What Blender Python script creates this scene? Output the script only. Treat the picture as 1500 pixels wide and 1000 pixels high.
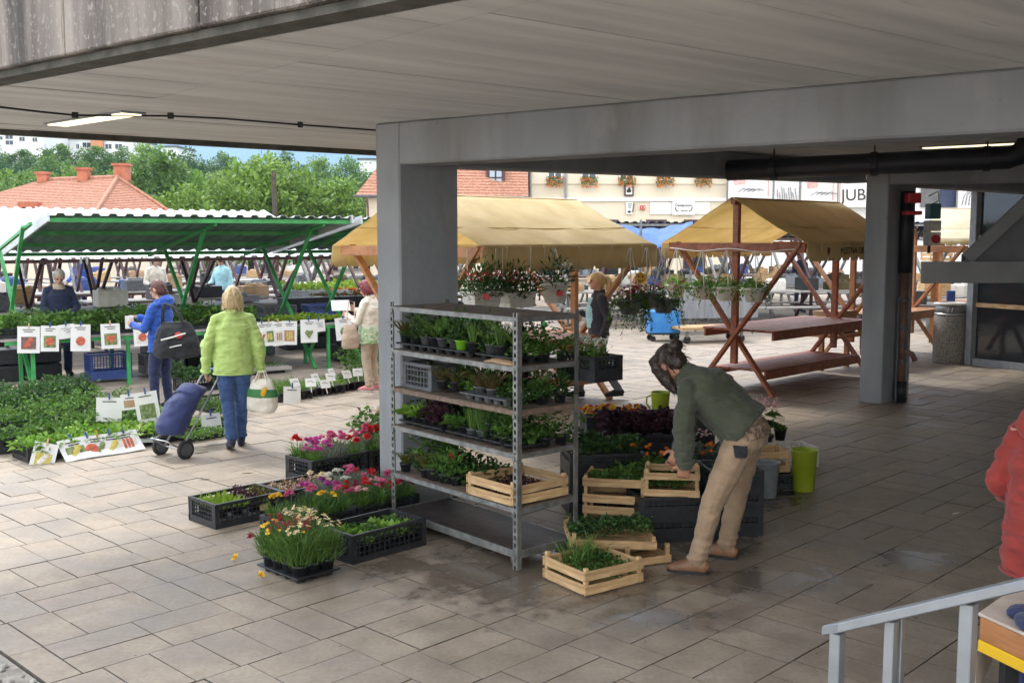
import bpy, math, random
import numpy as np
from mathutils import Vector, Matrix, noise
random.seed(7); RNG = np.random.default_rng(7)
S = bpy.context.scene
for o in list(bpy.data.objects): bpy.data.objects.remove(o)
COL = S.collection
R = math.radians; HAZE = 0.00026
# ---------------------------------------------------------------- camera
CAM_H = 2.2; CAM_F = 1550.0; CAM_P = math.atan(157/1550.0)
cam = bpy.data.cameras.new('camera'); camo = bpy.data.objects.new('camera', cam); COL.objects.link(camo)
cam.sensor_width = 36; cam.lens = CAM_F/1500*36; cam.clip_start = 0.1; cam.clip_end = 20000
camo.location = (0, 0, CAM_H); camo.rotation_euler = (math.pi/2-CAM_P, 0, 0)
S.camera = camo
# ---------------------------------------------------------------- sky, sun, exposure
SUN_EL, SUN_AZ = R(52), R(-38)            # azimuth measured from +Y towards +X: behind the stalls, to the left
w = bpy.data.worlds.new('World'); S.world = w; w.use_nodes = True
nt = w.node_tree; bg = nt.nodes['Background']
sky = nt.nodes.new('ShaderNodeTexSky'); sky.sky_type = 'NISHITA'; sky.sun_disc = False
sky.sun_elevation = SUN_EL; sky.sun_rotation = SUN_AZ; sky.air_density = 1.0; sky.dust_density = 0.6; sky.ozone_density = 2.5
wtc = nt.nodes.new('ShaderNodeTexCoord'); wmp = nt.nodes.new('ShaderNodeMapping'); wmp.inputs['Scale'].default_value = (1, 1, 2.2); nt.links.new(wtc.outputs['Generated'], wmp.inputs[0])
cn = nt.nodes.new('ShaderNodeTexNoise'); cn.inputs['Scale'].default_value = 3.2; cn.inputs['Detail'].default_value = 9; cn.inputs['Roughness'].default_value = .55; nt.links.new(wmp.outputs[0], cn.inputs['Vector'])
cr = nt.nodes.new('ShaderNodeMapRange'); cr.inputs[1].default_value = .30; cr.inputs[2].default_value = .58; cr.inputs[3].default_value = .30; cr.inputs[4].default_value = .92; nt.links.new(cn.outputs[0], cr.inputs[0])
cm = nt.nodes.new('ShaderNodeMix'); cm.data_type = 'RGBA'; nt.links.new(cr.outputs[0], cm.inputs[0]); nt.links.new(sky.outputs[0], cm.inputs[6]); cm.inputs[7].default_value = (8.6, 8.4, 8.1, 1)   # thin bright cloud
nt.links.new(cm.outputs[2], bg.inputs[0]); bg.inputs[1].default_value = 0.15
sun = bpy.data.lights.new('sun', 'SUN'); sun.energy = 1.25; sun.angle = R(11); sun.color = (1, .95, .86)
suno = bpy.data.objects.new('sun', sun); COL.objects.link(suno)
sd = Vector((math.sin(SUN_AZ)*math.cos(SUN_EL), math.cos(SUN_AZ)*math.cos(SUN_EL), math.sin(SUN_EL)))
suno.rotation_euler = sd.to_track_quat('Z', 'Y').to_euler()
S.view_settings.view_transform = 'Standard'; S.view_settings.look = 'None'
S.view_settings.exposure = 1.55; S.view_settings.gamma = 1
S.view_settings.use_curve_mapping = False
S.cycles.use_denoising = True
S.cycles.max_bounces = 10; S.cycles.transparent_max_bounces = 12; S.cycles.diffuse_bounces = 7

# ---------------------------------------------------------------- picture measurements turned into places
_c, _s = math.cos(CAM_P), math.sin(CAM_P)
def ray(px, py):
    u = (px-750)/CAM_F; v = (500-py)/CAM_F
    return Vector((u, _c+v*_s, -_s+v*_c))
def G(px, py, z=0.0):                       # point at height z seen at that pixel
    r = ray(px, py); t = (z-CAM_H)/r.z
    return Vector((r.x*t, r.y*t, z))
def D(px, py, Y):                           # point at distance Y seen at that pixel
    r = ray(px, py); t = Y/r.y
    return Vector((r.x*t, Y, CAM_H+r.z*t))
AX = Vector((.697, .717, 0)); BX = Vector((-.717, .697, 0))     # the two paving directions
ANG = math.atan2(.717, .697)
def AB(a, b, z=0.0): return Vector((AX.x*a+BX.x*b, AX.y*a+BX.y*b, z))

# ---------------------------------------------------------------- materials
MATS = {}
def mat(name, c1, c2=None, rough=.8, scale=8, bump=0.0, bscale=40, metal=0.0, spec=.5, tone=False, objrand=0.0,
        transl=0.0, stretch=None, detail=5, trans=0.0, emit=None, estr=0.0, coord='Object', contrast=(.35, .65), sheen=0.0):
    if name in MATS: return MATS[name]
    m = bpy.data.materials.new(name); m.use_nodes = True; MATS[name] = m
    n = m.node_tree.nodes; l = m.node_tree.links; p = n['Principled BSDF']
    c1 = (*c1, 1); c2 = (*(c2 or c1[:3]), 1)
    p.inputs['Roughness'].default_value = rough; p.inputs['Metallic'].default_value = metal
    p.inputs['Specular IOR Level'].default_value = spec
    if trans: p.inputs['Transmission Weight'].default_value = trans
    if sheen: p.inputs['Sheen Weight'].default_value = sheen
    tc = n.new('ShaderNodeTexCoord'); vec = tc.outputs[coord]
    if stretch:
        mp = n.new('ShaderNodeMapping'); mp.inputs['Scale'].default_value = stretch; l.new(vec, mp.inputs[0]); vec = mp.outputs[0]
    nz = n.new('ShaderNodeTexNoise'); nz.inputs['Scale'].default_value = scale; nz.inputs['Detail'].default_value = detail; l.new(vec, nz.inputs['Vector'])
    mr = n.new('ShaderNodeMapRange'); mr.inputs[1].default_value = contrast[0]; mr.inputs[2].default_value = contrast[1]; l.new(nz.outputs[0], mr.inputs[0])
    fac = mr.outputs[0]
    if tone:
        at = n.new('ShaderNodeAttribute'); at.attribute_name = 'tone'
        ad = n.new('ShaderNodeMath'); ad.operation = 'MULTIPLY_ADD'; ad.inputs[1].default_value = .7; l.new(at.outputs['Fac'], ad.inputs[0])
        mu = n.new('ShaderNodeMath'); mu.operation = 'MULTIPLY'; mu.inputs[1].default_value = .3; l.new(fac, mu.inputs[0]); l.new(mu.outputs[0], ad.inputs[2])
        fac = ad.outputs[0]
    mx = n.new('ShaderNodeMix'); mx.data_type = 'RGBA'; l.new(fac, mx.inputs[0]); mx.inputs[6].default_value = c1; mx.inputs[7].default_value = c2
    colr = mx.outputs[2]
    if objrand:
        oi = n.new('ShaderNodeObjectInfo'); mr2 = n.new('ShaderNodeMapRange'); mr2.inputs[3].default_value = 1-objrand; mr2.inputs[4].default_value = 1+objrand
        l.new(oi.outputs['Random'], mr2.inputs[0]); hs = n.new('ShaderNodeHueSaturation'); l.new(mr2.outputs[0], hs.inputs['Value']); l.new(colr, hs.inputs['Color']); colr = hs.outputs[0]
    l.new(colr, p.inputs['Base Color'])
    if bump:
        bz = n.new('ShaderNodeTexNoise'); bz.inputs['Scale'].default_value = bscale; bz.inputs['Detail'].default_value = 4; l.new(vec, bz.inputs['Vector'])
        bn = n.new('ShaderNodeBump'); bn.inputs['Strength'].default_value = bump; bn.inputs['Distance'].default_value = .02; l.new(bz.outputs[0], bn.inputs['Height']); l.new(bn.outputs[0], p.inputs['Normal'])
    if transl:
        tr = n.new('ShaderNodeBsdfTranslucent'); l.new(colr, tr.inputs[0]); ms = n.new('ShaderNodeMixShader'); ms.inputs[0].default_value = transl
        l.new(p.outputs[0], ms.inputs[1]); l.new(tr.outputs[0], ms.inputs[2]); l.new(ms.outputs[0], n['Material Output'].inputs[0])
    if emit: p.inputs['Emission Color'].default_value = (*emit, 1); p.inputs['Emission Strength'].default_value = estr
    return m
def leafmat(name, dark, light, transl=.38, rough=.55): return mat(name, dark, light, rough=rough, scale=3, tone=True, transl=transl, objrand=.12)

M_green = leafmat('leaf_green', (.028, .085, .014), (.15, .29, .045))
M_dark = leafmat('leaf_dark', (.018, .052, .014), (.075, .17, .035))
M_bright = leafmat('leaf_bright', (.07, .19, .02), (.27, .44, .06))
M_lime = leafmat('leaf_lime', (.16, .30, .02), (.36, .48, .06))
M_blade = leafmat('leaf_blade', (.045, .12, .02), (.18, .30, .06))
M_purple = leafmat('leaf_purple', (.03, .012, .018), (.10, .03, .05))
M_brownl = leafmat('leaf_brown', (.08, .06, .02), (.22, .17, .06))
M_olive = leafmat('leaf_olive', (.09, .09, .015), (.22, .19, .04))
M_silver = leafmat('leaf_silver', (.10, .13, .09), (.30, .34, .26))
M_treeA = leafmat('leaf_tree_deep', (.04, .10, .018), (.17, .29, .05), .35)
M_treeB = leafmat('leaf_tree_fresh', (.08, .17, .02), (.25, .38, .06), .35)
M_treeC = leafmat('leaf_tree_blueish', (.03, .085, .03), (.11, .20, .06), .3)
FL = {k: mat('petal_'+k, d, l_, rough=.6, scale=3, tone=True, transl=.25) for k, (d, l_) in dict(
    pink=((.50, .05, .16), (.78, .22, .38)), magenta=((.42, .03, .22), (.70, .14, .48)), red=((.45, .01, .015), (.72, .05, .05)),
    yellow=((.70, .38, .01), (.85, .62, .04)), white=((.62, .60, .52), (.85, .84, .78)), orange=((.60, .14, .01), (.80, .30, .03)),
    purple=((.20, .03, .18), (.40, .10, .36)), crimson=((.25, .01, .04), (.45, .03, .08)), cream=((.65, .55, .30), (.85, .78, .55)), rose=((.65, .30, .30), (.85, .62, .60))).items()}
M_soil = mat('soil', (.018, .012, .008), (.04, .028, .02), rough=.95, scale=60, bump=.6, bscale=120)
M_blackpl = mat('black_plastic', (.010, .011, .013), (.022, .023, .026), rough=.5, scale=20)
M_greypl = mat('grey_plastic', (.06, .065, .07), (.10, .105, .11), rough=.5, scale=20)
M_bluepl = mat('blue_plastic', (.03, .06, .22), (.05, .09, .28), rough=.45)
M_whitepl = mat('white_plastic', (.58, .56, .50), (.70, .68, .62), rough=.45, scale=10)
M_greyvase = mat('grey_vase', (.20, .22, .23), (.28, .30, .30), rough=.4, scale=10)
M_greenvase = mat('green_vase', (.34, .44, .02), (.44, .52, .04), rough=.35, scale=6, transl=.25)
M_limepot = mat('lime_pot', (.20, .50, .03), rough=.4)
M_cratewood = mat('crate_wood', (.36, .21, .09), (.60, .41, .21), rough=.75, scale=5, stretch=(1, 1, 9), objrand=.14, bump=.15, bscale=60)
M_stallwood = mat('stall_wood_red', (.24, .075, .038), (.38, .13, .065), rough=.5, scale=4, stretch=(3, 3, 3), objrand=.1, bump=.1, bscale=50)
M_stallwood2 = mat('stall_wood_orange', (.34, .14, .05), (.48, .22, .09), rough=.55, scale=4, objrand=.1, bump=.1)
M_brownframe = mat('brown_frame', (.045, .018, .018), (.08, .03, .03), rough=.5)
M_canvas = mat('canvas_ochre', (.76, .62, .33), (.86, .73, .45), rough=.75, scale=2.5, transl=.45, bump=.25, bscale=6, detail=6)
M_canvas_v = mat('canvas_valance', (.68, .55, .29), (.76, .64, .38), rough=.85, scale=3, transl=.4)
M_canvas_pale = mat('canvas_pale', (.62, .55, .38), (.70, .63, .46), rough=.85, scale=3, transl=.2, bump=.2, bscale=6)
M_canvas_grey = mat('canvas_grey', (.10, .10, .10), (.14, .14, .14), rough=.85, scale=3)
M_print = mat('dark_print', (.045, .035, .03), rough=.9)
M_steel = mat('galvanised_steel', (.17, .175, .17), (.30, .30, .28), rough=.5, metal=.6, scale=14, bump=.1)
M_steelp = mat('rail_steel', (.28, .30, .32), (.33, .35, .37), rough=.42, metal=.6, scale=8, bump=.0)
M_chrome = mat('bright_metal', (.55, .55, .56), rough=.25, metal=.9)
M_plyshelf = mat('old_plywood', (.07, .05, .036), (.17, .125, .09), rough=.85, scale=6, stretch=(1, 3, 1), bump=.3, bscale=30)
M_shelfwet = mat('wet_plywood', (.014, .010, .009), (.04, .03, .026), rough=.5, scale=9, bump=.25, bscale=18)
M_grime = mat('rubber_black', (.012, .012, .012), (.02, .02, .02), rough=.7)
M_rust = mat('rusty_caster', (.12, .08, .055), (.20, .14, .10), rough=.7, scale=30)
M_greenst = mat('green_painted_steel', (.03, .22, .055), (.05, .32, .09), rough=.45, scale=6, objrand=.08)
M_roofw = mat('white_sheet_roof', (.42, .44, .44), (.55, .56, .56), rough=.5, scale=2)
M_roofu = mat('green_sheet_underside', (.10, .20, .15), (.14, .26, .20), rough=.55, scale=3)
M_counter = mat('grey_counter', (.22, .21, .20), (.34, .32, .30), rough=.7, scale=3)
M_paper = mat('white_paper', (.72, .72, .70), (.80, .80, .78), rough=.8, scale=4, transl=.15)
M_card = mat('cardboard', (.30, .19, .10), (.40, .27, .16), rough=.85, scale=5)
M_peg = mat('blue_peg', (.03, .07, .25), rough=.5); M_pegw = mat('wooden_peg', (.5, .36, .2), rough=.7)
M_concrete_w = mat('painted_concrete', (.245, .262, .278), (.30, .31, .322), rough=.8, scale=1.6, detail=8, bump=.2, bscale=14)
M_iron = mat('cast_iron_paint', (.010, .011, .016), (.02, .02, .026), rough=.5, scale=9)
M_brownpipe = mat('brown_pipe', (.12, .06, .045), (.19, .10, .075), rough=.55, scale=8)
M_glassdark = mat('shop_glass', (.025, .028, .032), rough=.06, spec=.6)
M_alu = mat('grey_aluminium', (.22, .24, .26), (.28, .30, .32), rough=.5, scale=10)
M_lamp = mat('lit_diffuser', (.8, .78, .7), rough=.4, emit=(1, .84, .52), estr=.7)
M_dirt = mat('grey_dirt', (.22, .20, .17), (.36, .33, .29), rough=.95, scale=12, bump=.6, bscale=40)
M_pebble = mat('pebble', (.22, .20, .18), (.42, .40, .36), rough=.85, scale=10, objrand=.2)
M_bark = mat('bark', (.05, .04, .03), (.10, .08, .06), rough=.95, scale=6, bump=.5)
M_white = mat('white_render', (.66, .66, .65), (.74, .74, .73), rough=.9, scale=.4)
M_cream = mat('cream_render', (.62, .55, .42), (.68, .61, .48), rough=.9, scale=.5)
M_orange = mat('orange_render', (.60, .26, .12), rough=.9)
M_window = mat('window_glass', (.03, .035, .045), rough=.08, spec=.6)
M_brick = mat('chimney_brick', (.34, .11, .06), (.46, .17, .10), rough=.9, scale=3)
M_blue_cloth = mat('blue_tarp', (.03, .10, .30), (.05, .15, .42), rough=.55, scale=3, transl=.15, bump=.3, bscale=5)
M_navytarp = mat('navy_tarp', (.02, .035, .07), (.035, .05, .10), rough=.6, scale=3, bump=.3, bscale=5)
M_teal = mat('teal_cloth', (.02, .20, .15), (.03, .28, .20), rough=.8, scale=4)
M_greycloth = mat('grey_cloth', (.22, .23, .25), (.30, .31, .33), rough=.85, scale=2, stretch=(8, 8, 1), bump=.2, bscale=6)
M_bluebox = mat('blue_cart_paint', (.03, .20, .55), (.05, .26, .62), rough=.5, scale=4)
M_red = mat('red_paint', (.45, .03, .03), rough=.5); M_teal2 = mat('meter_green', (.05, .16, .14), rough=.5)
# clothes and skin
M_skin = mat('skin', (.48, .26, .18), (.56, .32, .23), rough=.55, scale=12)
M_skin2 = mat('skin_tanned', (.36, .17, .10), (.44, .22, .14), rough=.55, scale=12)
def cloth(name, c, c2=None, **k): return mat(name, c, c2 or tuple(min(1, x*1.25) for x in c), rough=.9, scale=10, bump=k.pop('bump', .75), bscale=k.pop('bscale', 13), sheen=.15, stretch=(1, 1, 1.7), **k)
C_olive = cloth('jacket_olive', (.052, .058, .036)); C_khaki = cloth('trousers_khaki', (.28, .19, .115), (.35, .245, .155)); C_tan = mat('leather_tan', (.15, .075, .04), (.25, .13, .07), rough=.55, scale=9, bump=.2)
C_lime = cloth('jacket_lime', (.40, .55, .16), (.50, .66, .22)); C_jeans = cloth('jeans_blue', (.03, .07, .19), (.06, .12, .28)); C_navyshoe = cloth('navy_suede', (.02, .025, .05))
C_blue = cloth('jacket_blue', (.015, .06, .30), (.02, .09, .42)); C_navy = cloth('trousers_navy', (.018, .025, .075)); C_navyj = cloth('jacket_navy', (.015, .022, .055))
C_beige = cloth('trousers_beige', (.42, .33, .25)); C_white = cloth('jacket_cream', (.62, .57, .48)); C_greenpat = mat('green_print', (.18, .38, .12), (.62, .66, .55), rough=.9, scale=26, detail=2)
C_pink = cloth('shoe_pink', (.60, .24, .26)); C_vest = cloth('vest_dark', (.03, .03, .045)); C_sky = cloth('shirt_pale_blue', (.34, .60, .68)); C_grey = cloth('trousers_grey', (.12, .13, .14))
C_red = cloth('hoodie_red', (.25, .028, .022), (.32, .04, .03), bump=.25, bscale=12); C_black = cloth('black_fabric', (.012, .013, .016), (.02, .022, .026)); C_plaid = mat('plaid_shirt', (.06, .04, .03), (.35, .24, .16), rough=.9, scale=60, stretch=(1, 1, .3))
H_blond = mat('hair_blond', (.42, .30, .14), (.66, .52, .30), rough=.5, scale=40, stretch=(1, 1, .15)); H_dark = mat('hair_dark', (.022, .015, .012), (.06, .04, .03), rough=.5, scale=40, stretch=(1, 1, .2))
H_grey = mat('hair_grey', (.34, .31, .27), (.52, .48, .42), rough=.6, scale=40); H_auburn = mat('hair_auburn', (.07, .025, .02), (.14, .05, .04), rough=.5, scale=40); H_wine = mat('hair_wine', (.12, .015, .02), (.22, .03, .04), rough=.5, scale=40)
M_eye = mat('eye_dark', (.02, .015, .012), rough=.2)

def overlay(m, scale, lo, hi, col, amt, stretch=(1, 1, 1), detail=6, seed=0.0):
    """stains or chips with an outline of their own over a material's colour"""
    n = m.node_tree.nodes; l = m.node_tree.links; p = n['Principled BSDF']; sock = p.inputs['Base Color']; src = sock.links[0].from_socket
    tc = n.new('ShaderNodeTexCoord'); mp = n.new('ShaderNodeMapping'); mp.inputs['Scale'].default_value = stretch; mp.inputs['Location'].default_value = (seed, seed*.7, seed*1.3); l.new(tc.outputs['Object'], mp.inputs[0])
    nz = n.new('ShaderNodeTexNoise'); nz.inputs['Scale'].default_value = scale; nz.inputs['Detail'].default_value = detail; nz.inputs['Roughness'].default_value = .6; l.new(mp.outputs[0], nz.inputs['Vector'])
    mr = n.new('ShaderNodeMapRange'); mr.inputs[1].default_value = lo; mr.inputs[2].default_value = hi; mr.inputs[4].default_value = amt; l.new(nz.outputs[0], mr.inputs[0])
    mx = n.new('ShaderNodeMix'); mx.data_type = 'RGBA'; l.new(mr.outputs[0], mx.inputs[0]); l.new(src, mx.inputs[6]); mx.inputs[7].default_value = (*col, 1); l.new(mx.outputs[2], sock); return m
overlay(M_concrete_w, 11, .69, .73, (.10, .095, .09), .6, seed=3); overlay(M_concrete_w, 1.3, .46, .72, (.16, .155, .145), .65, (1.6, 1.6, .22)); overlay(M_concrete_w, 3, .58, .75, (.42, .41, .39), .4, (1, 1, .6), seed=11); overlay(M_concrete_w, 40, .68, .72, (.10, .09, .08), .6, seed=8)
for q in (M_canvas, M_canvas_v, M_canvas_pale): overlay(q, 1.3, .52, .75, (.30, .22, .11), .55, seed=2); overlay(q, 14, .68, .74, (.22, .17, .10), .4)
for q in (M_stallwood, M_stallwood2): overlay(q, 5, .5, .72, (.12, .06, .04), .6, (4, 4, 4)); overlay(q, 22, .62, .7, (.42, .26, .18), .4)
overlay(M_cratewood, 7, .56, .74, (.20, .13, .07), .6); overlay(M_steel, 16, .55, .7, (.14, .11, .08), .5); overlay(M_steelp, 60, .62, .72, (.16, .15, .14), .35)
# ---------------------------------------------------------------- mesh helpers
def V3(p): return Vector((p[0], p[1], p[2]))
class MB:
    def __init__(s): s.V = []; s.F = []; s.M = []
    def add(s, vs, fs, m=0):
        b = len(s.V); s.V += [tuple(v) for v in vs]
        for f in fs: s.F.append(tuple(i+b for i in f)); s.M.append(m)
        return s
    def box(s, c, sz, rot=None, m=0):
        h = [x/2 for x in sz]; c = V3(c)
        vs = [Vector((x*h[0], y*h[1], z*h[2])) for z in (-1, 1) for y in (-1, 1) for x in (-1, 1)]
        if rot is not None: vs = [rot @ v for v in vs]
        return s.add([v+c for v in vs], [(0, 2, 3, 1), (4, 5, 7, 6), (0, 1, 5, 4), (2, 6, 7, 3), (0, 4, 6, 2), (1, 3, 7, 5)], m)
    def bar(s, p0, p1, wd, ht, m=0, up=(0, 0, 1)):
        p0 = V3(p0); p1 = V3(p1); d = (p1-p0); L = d.length; d.normalize(); u = V3(up)
        x = d.cross(u)
        if x.length < 1e-4: x = d.cross(Vector((1, 0, 0)))
        x.normalize(); y = x.cross(d)
        rot = Matrix((x, d, y)).transposed()
        return s.box((p0+p1)/2, (wd, L, ht), rot, m)
    def tube(s, pts, r, n=8, m=0):
        pts = [V3(p) for p in pts]; rs = r if isinstance(r, (list, tuple)) else [r]*len(pts)
        vs = []; fs = []; t0 = (pts[1]-pts[0]).normalized(); x = t0.orthogonal().normalized()
        for i, p in enumerate(pts):
            t = (pts[min(i+1, len(pts)-1)]-pts[max(i-1, 0)]).normalized()
            x = (x-t*x.dot(t)).normalized(); y = t.cross(x)
            for k in range(n):
                a = 2*math.pi*k/n; vs.append(p+(x*math.cos(a)+y*math.sin(a))*rs[i])
        for i in range(len(pts)-1):
            for k in range(n):
                a = i*n+k; b = i*n+(k+1) % n; fs.append((a, b, b+n, a+n))
        fs.append(tuple(range(n-1, -1, -1))); L = (len(pts)-1)*n; fs.append(tuple(range(L, L+n)))
        return s.add(vs, fs, m)
    def loft(s, pts, rads, xdir=(1, 0, 0), n=14, m=0):
        pts = [V3(p) for p in pts]; xd = V3(xdir); vs = []; fs = []
        for i, p in enumerate(pts):
            t = (pts[min(i+1, len(pts)-1)]-pts[max(i-1, 0)]).normalized(); r = rads[i]
            rx, ry = r if isinstance(r, (tuple, list)) else (r, r)
            x = (xd-t*xd.dot(t))
            if x.length < 1e-3: x = t.orthogonal()
            x.normalize(); y = t.cross(x)
            for k in range(n):
                a = 2*math.pi*k/n; vs.append(p+x*math.cos(a)*rx+y*math.sin(a)*ry)
        for i in range(len(pts)-1):
            for k in range(n):
                a = i*n+k; b = i*n+(k+1) % n; fs.append((a, b, b+n, a+n))
        L = (len(pts)-1)*n
        fs.append(tuple(range(n-1, -1, -1))); fs.append(tuple(range(L, L+n)))
        return s.add(vs, fs, m)
    def limb(s, p0, p1, r0, r1, xdir=(1, 0, 0), n=12, m=0):
        p0 = V3(p0); p1 = V3(p1); pts = []; rr = []
        mx = lambda r: max(r) if isinstance(r, (tuple, list)) else r
        sc = lambda r, k: tuple(q*k for q in r) if isinstance(r, (tuple, list)) else r*k
        d = (p1-p0).normalized()
        for k, f in ((-.95, .31), (-.7, .71), (-.3, .95)): pts.append(p0+d*mx(r0)*k); rr.append(sc(r0, f))
        pts += [p0, p1]; rr += [r0, r1]
        for k, f in ((.3, .95), (.7, .71), (.95, .31)): pts.append(p1+d*mx(r1)*k); rr.append(sc(r1, f))
        return s.loft(pts, rr, xdir, n, m)
    def ell(s, c, r, rot=None, nu=14, nv=9, m=0):
        c = V3(c); vs = []; fs = []
        for j in range(1, nv):
            ph = math.pi*j/nv
            for k in range(nu):
                a = 2*math.pi*k/nu; v = Vector((math.sin(ph)*math.cos(a)*r[0], math.sin(ph)*math.sin(a)*r[1], math.cos(ph)*r[2]))
                vs.append(c+(rot @ v if rot is not None else v))
        top = len(vs); t = Vector((0, 0, r[2])); vs += [c+(rot @ t if rot is not None else t), c-(rot @ t if rot is not None else t)]
        for j in range(nv-2):
            for k in range(nu):
                a = j*nu+k; b = j*nu+(k+1) % nu; fs.append((a, a+nu, b+nu, b))
        for k in range(nu): fs.append((top, k, (k+1) % nu)); q = (nv-2)*nu; fs.append((top+1, q+(k+1) % nu, q+k))
        return s.add(vs, fs, m)
    def lathe(s, prof, n=16, c=(0, 0, 0), m=0, cap=True):
        c = V3(c); vs = []; fs = []
        for (r, z) in prof:
            for k in range(n): a = 2*math.pi*k/n; vs.append(c+Vector((r*math.cos(a), r*math.sin(a), z)))
        for i in range(len(prof)-1):
            for k in range(n): a = i*n+k; b = i*n+(k+1) % n; fs.append((a, b, b+n, a+n))
        if cap: fs.append(tuple(range(n-1, -1, -1))); L = (len(prof)-1)*n; fs.append(tuple(range(L, L+n)))
        return s.add(vs, fs, m)
    def poly(s, pts, m=0): return s.add(pts, [tuple(range(len(pts)))], m)
    def prism(s, poly, z0, z1, m=0):
        n = len(poly); vs = [(p[0], p[1], z0) for p in poly]+[(p[0], p[1], z1) for p in poly]
        fs = [tuple(range(n-1, -1, -1)), tuple(range(n, 2*n))]+[(i, (i+1) % n, (i+1) % n+n, i+n) for i in range(n)]
        return s.add(vs, fs, m)
    def sheet(s, grid, th=None, m=0):
        nr = len(grid); nc = len(grid[0]); vs = [V3(p) for r_ in grid for p in r_]
        return s.add(vs, [(i*nc+j, i*nc+j+1, (i+1)*nc+j+1, (i+1)*nc+j) for i in range(nr-1) for j in range(nc-1)], m)
    def mesh(s, name, mats, smooth=False):
        me = bpy.data.meshes.new(name); me.from_pydata(s.V, [], s.F)
        for q in (mats if isinstance(mats, (list, tuple)) else [mats]): me.materials.append(q)
        if any(s.M): me.polygons.foreach_set('material_index', s.M)
        if smooth: me.polygons.foreach_set('use_smooth', [True]*len(s.F))
        me.update(); return me
    def build(s, name, mats, parent=None, smooth=False, bevel=0.0, loc=None, rotz=0.0, solid=0.0):
        return obj(name, s.mesh(name, mats, smooth), parent, loc, rotz, bevel, solid)
def obj(name, me, parent=None, loc=None, rotz=0.0, bevel=0.0, solid=0.0):
    o = bpy.data.objects.new(name, me); COL.objects.link(o)
    if parent is not None: o.parent = parent
    if loc is not None: o.location = loc
    if rotz: o.rotation_euler.z = rotz
    if solid: md = o.modifiers.new('thick', 'SOLIDIFY'); md.thickness = solid; md.offset = 0
    if bevel: md = o.modifiers.new('bevel', 'BEVEL'); md.width = bevel; md.segments = 1; md.limit_method = 'ANGLE'
    return o
def tag(o, label=None, cat=None, group=None, kind=None):
    if label: o['label'] = label
    if cat: o['category'] = cat
    if group: o['group'] = group
    if kind: o['kind'] = kind
    return o
def thing(name, label, cat, loc=(0, 0, 0), rotz=0.0, group=None):
    o = bpy.data.objects.new(name, None); COL.objects.link(o); o.location = loc; o.rotation_euler.z = rotz; o.empty_display_size = .1
    return tag(o, label, cat, group)
def copy_tree(o, parent=None):
    c = o.copy(); COL.objects.link(c); c.parent = parent
    for ch in [q for q in ALLKIDS(o)]: copy_tree(ch, c)
    return c
def ALLKIDS(o): return list(o.children)
def struct(o): return tag(o, kind='structure')
ORD = ['first', 'second', 'third', 'fourth', 'fifth', 'sixth', 'seventh', 'eighth', 'ninth', 'tenth', 'eleventh', 'twelfth', 'thirteenth', 'fourteenth', 'fifteenth', 'sixteenth', 'seventeenth', 'eighteenth', 'nineteenth', 'twentieth']
def text(name, body, size, mtx, m, parent, extrude=.001):
    cu = bpy.data.curves.new(name, 'FONT'); cu.body = body; cu.size = size; cu.align_x = 'CENTER'; cu.align_y = 'CENTER'; cu.extrude = extrude; cu.materials.append(m)
    o = bpy.data.objects.new('tmp_text', cu); COL.objects.link(o); dg = bpy.context.evaluated_depsgraph_get(); me = bpy.data.meshes.new_from_object(o.evaluated_get(dg)); me.name = name
    bpy.data.objects.remove(o); bpy.data.curves.remove(cu); o = bpy.data.objects.new(name, me); COL.objects.link(o); o.parent = parent; o.matrix_local = mtx; return o
def frame(o, x, y):                          # a matrix from an origin, an x direction and an up direction
    x = V3(x).normalized(); y = V3(y); y = (y-x*x.dot(y)).normalized(); z = x.cross(y)
    return Matrix(((x.x, y.x, z.x, o[0]), (x.y, y.y, z.y, o[1]), (x.z, y.z, z.z, o[2]), (0, 0, 0, 1)))

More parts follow.
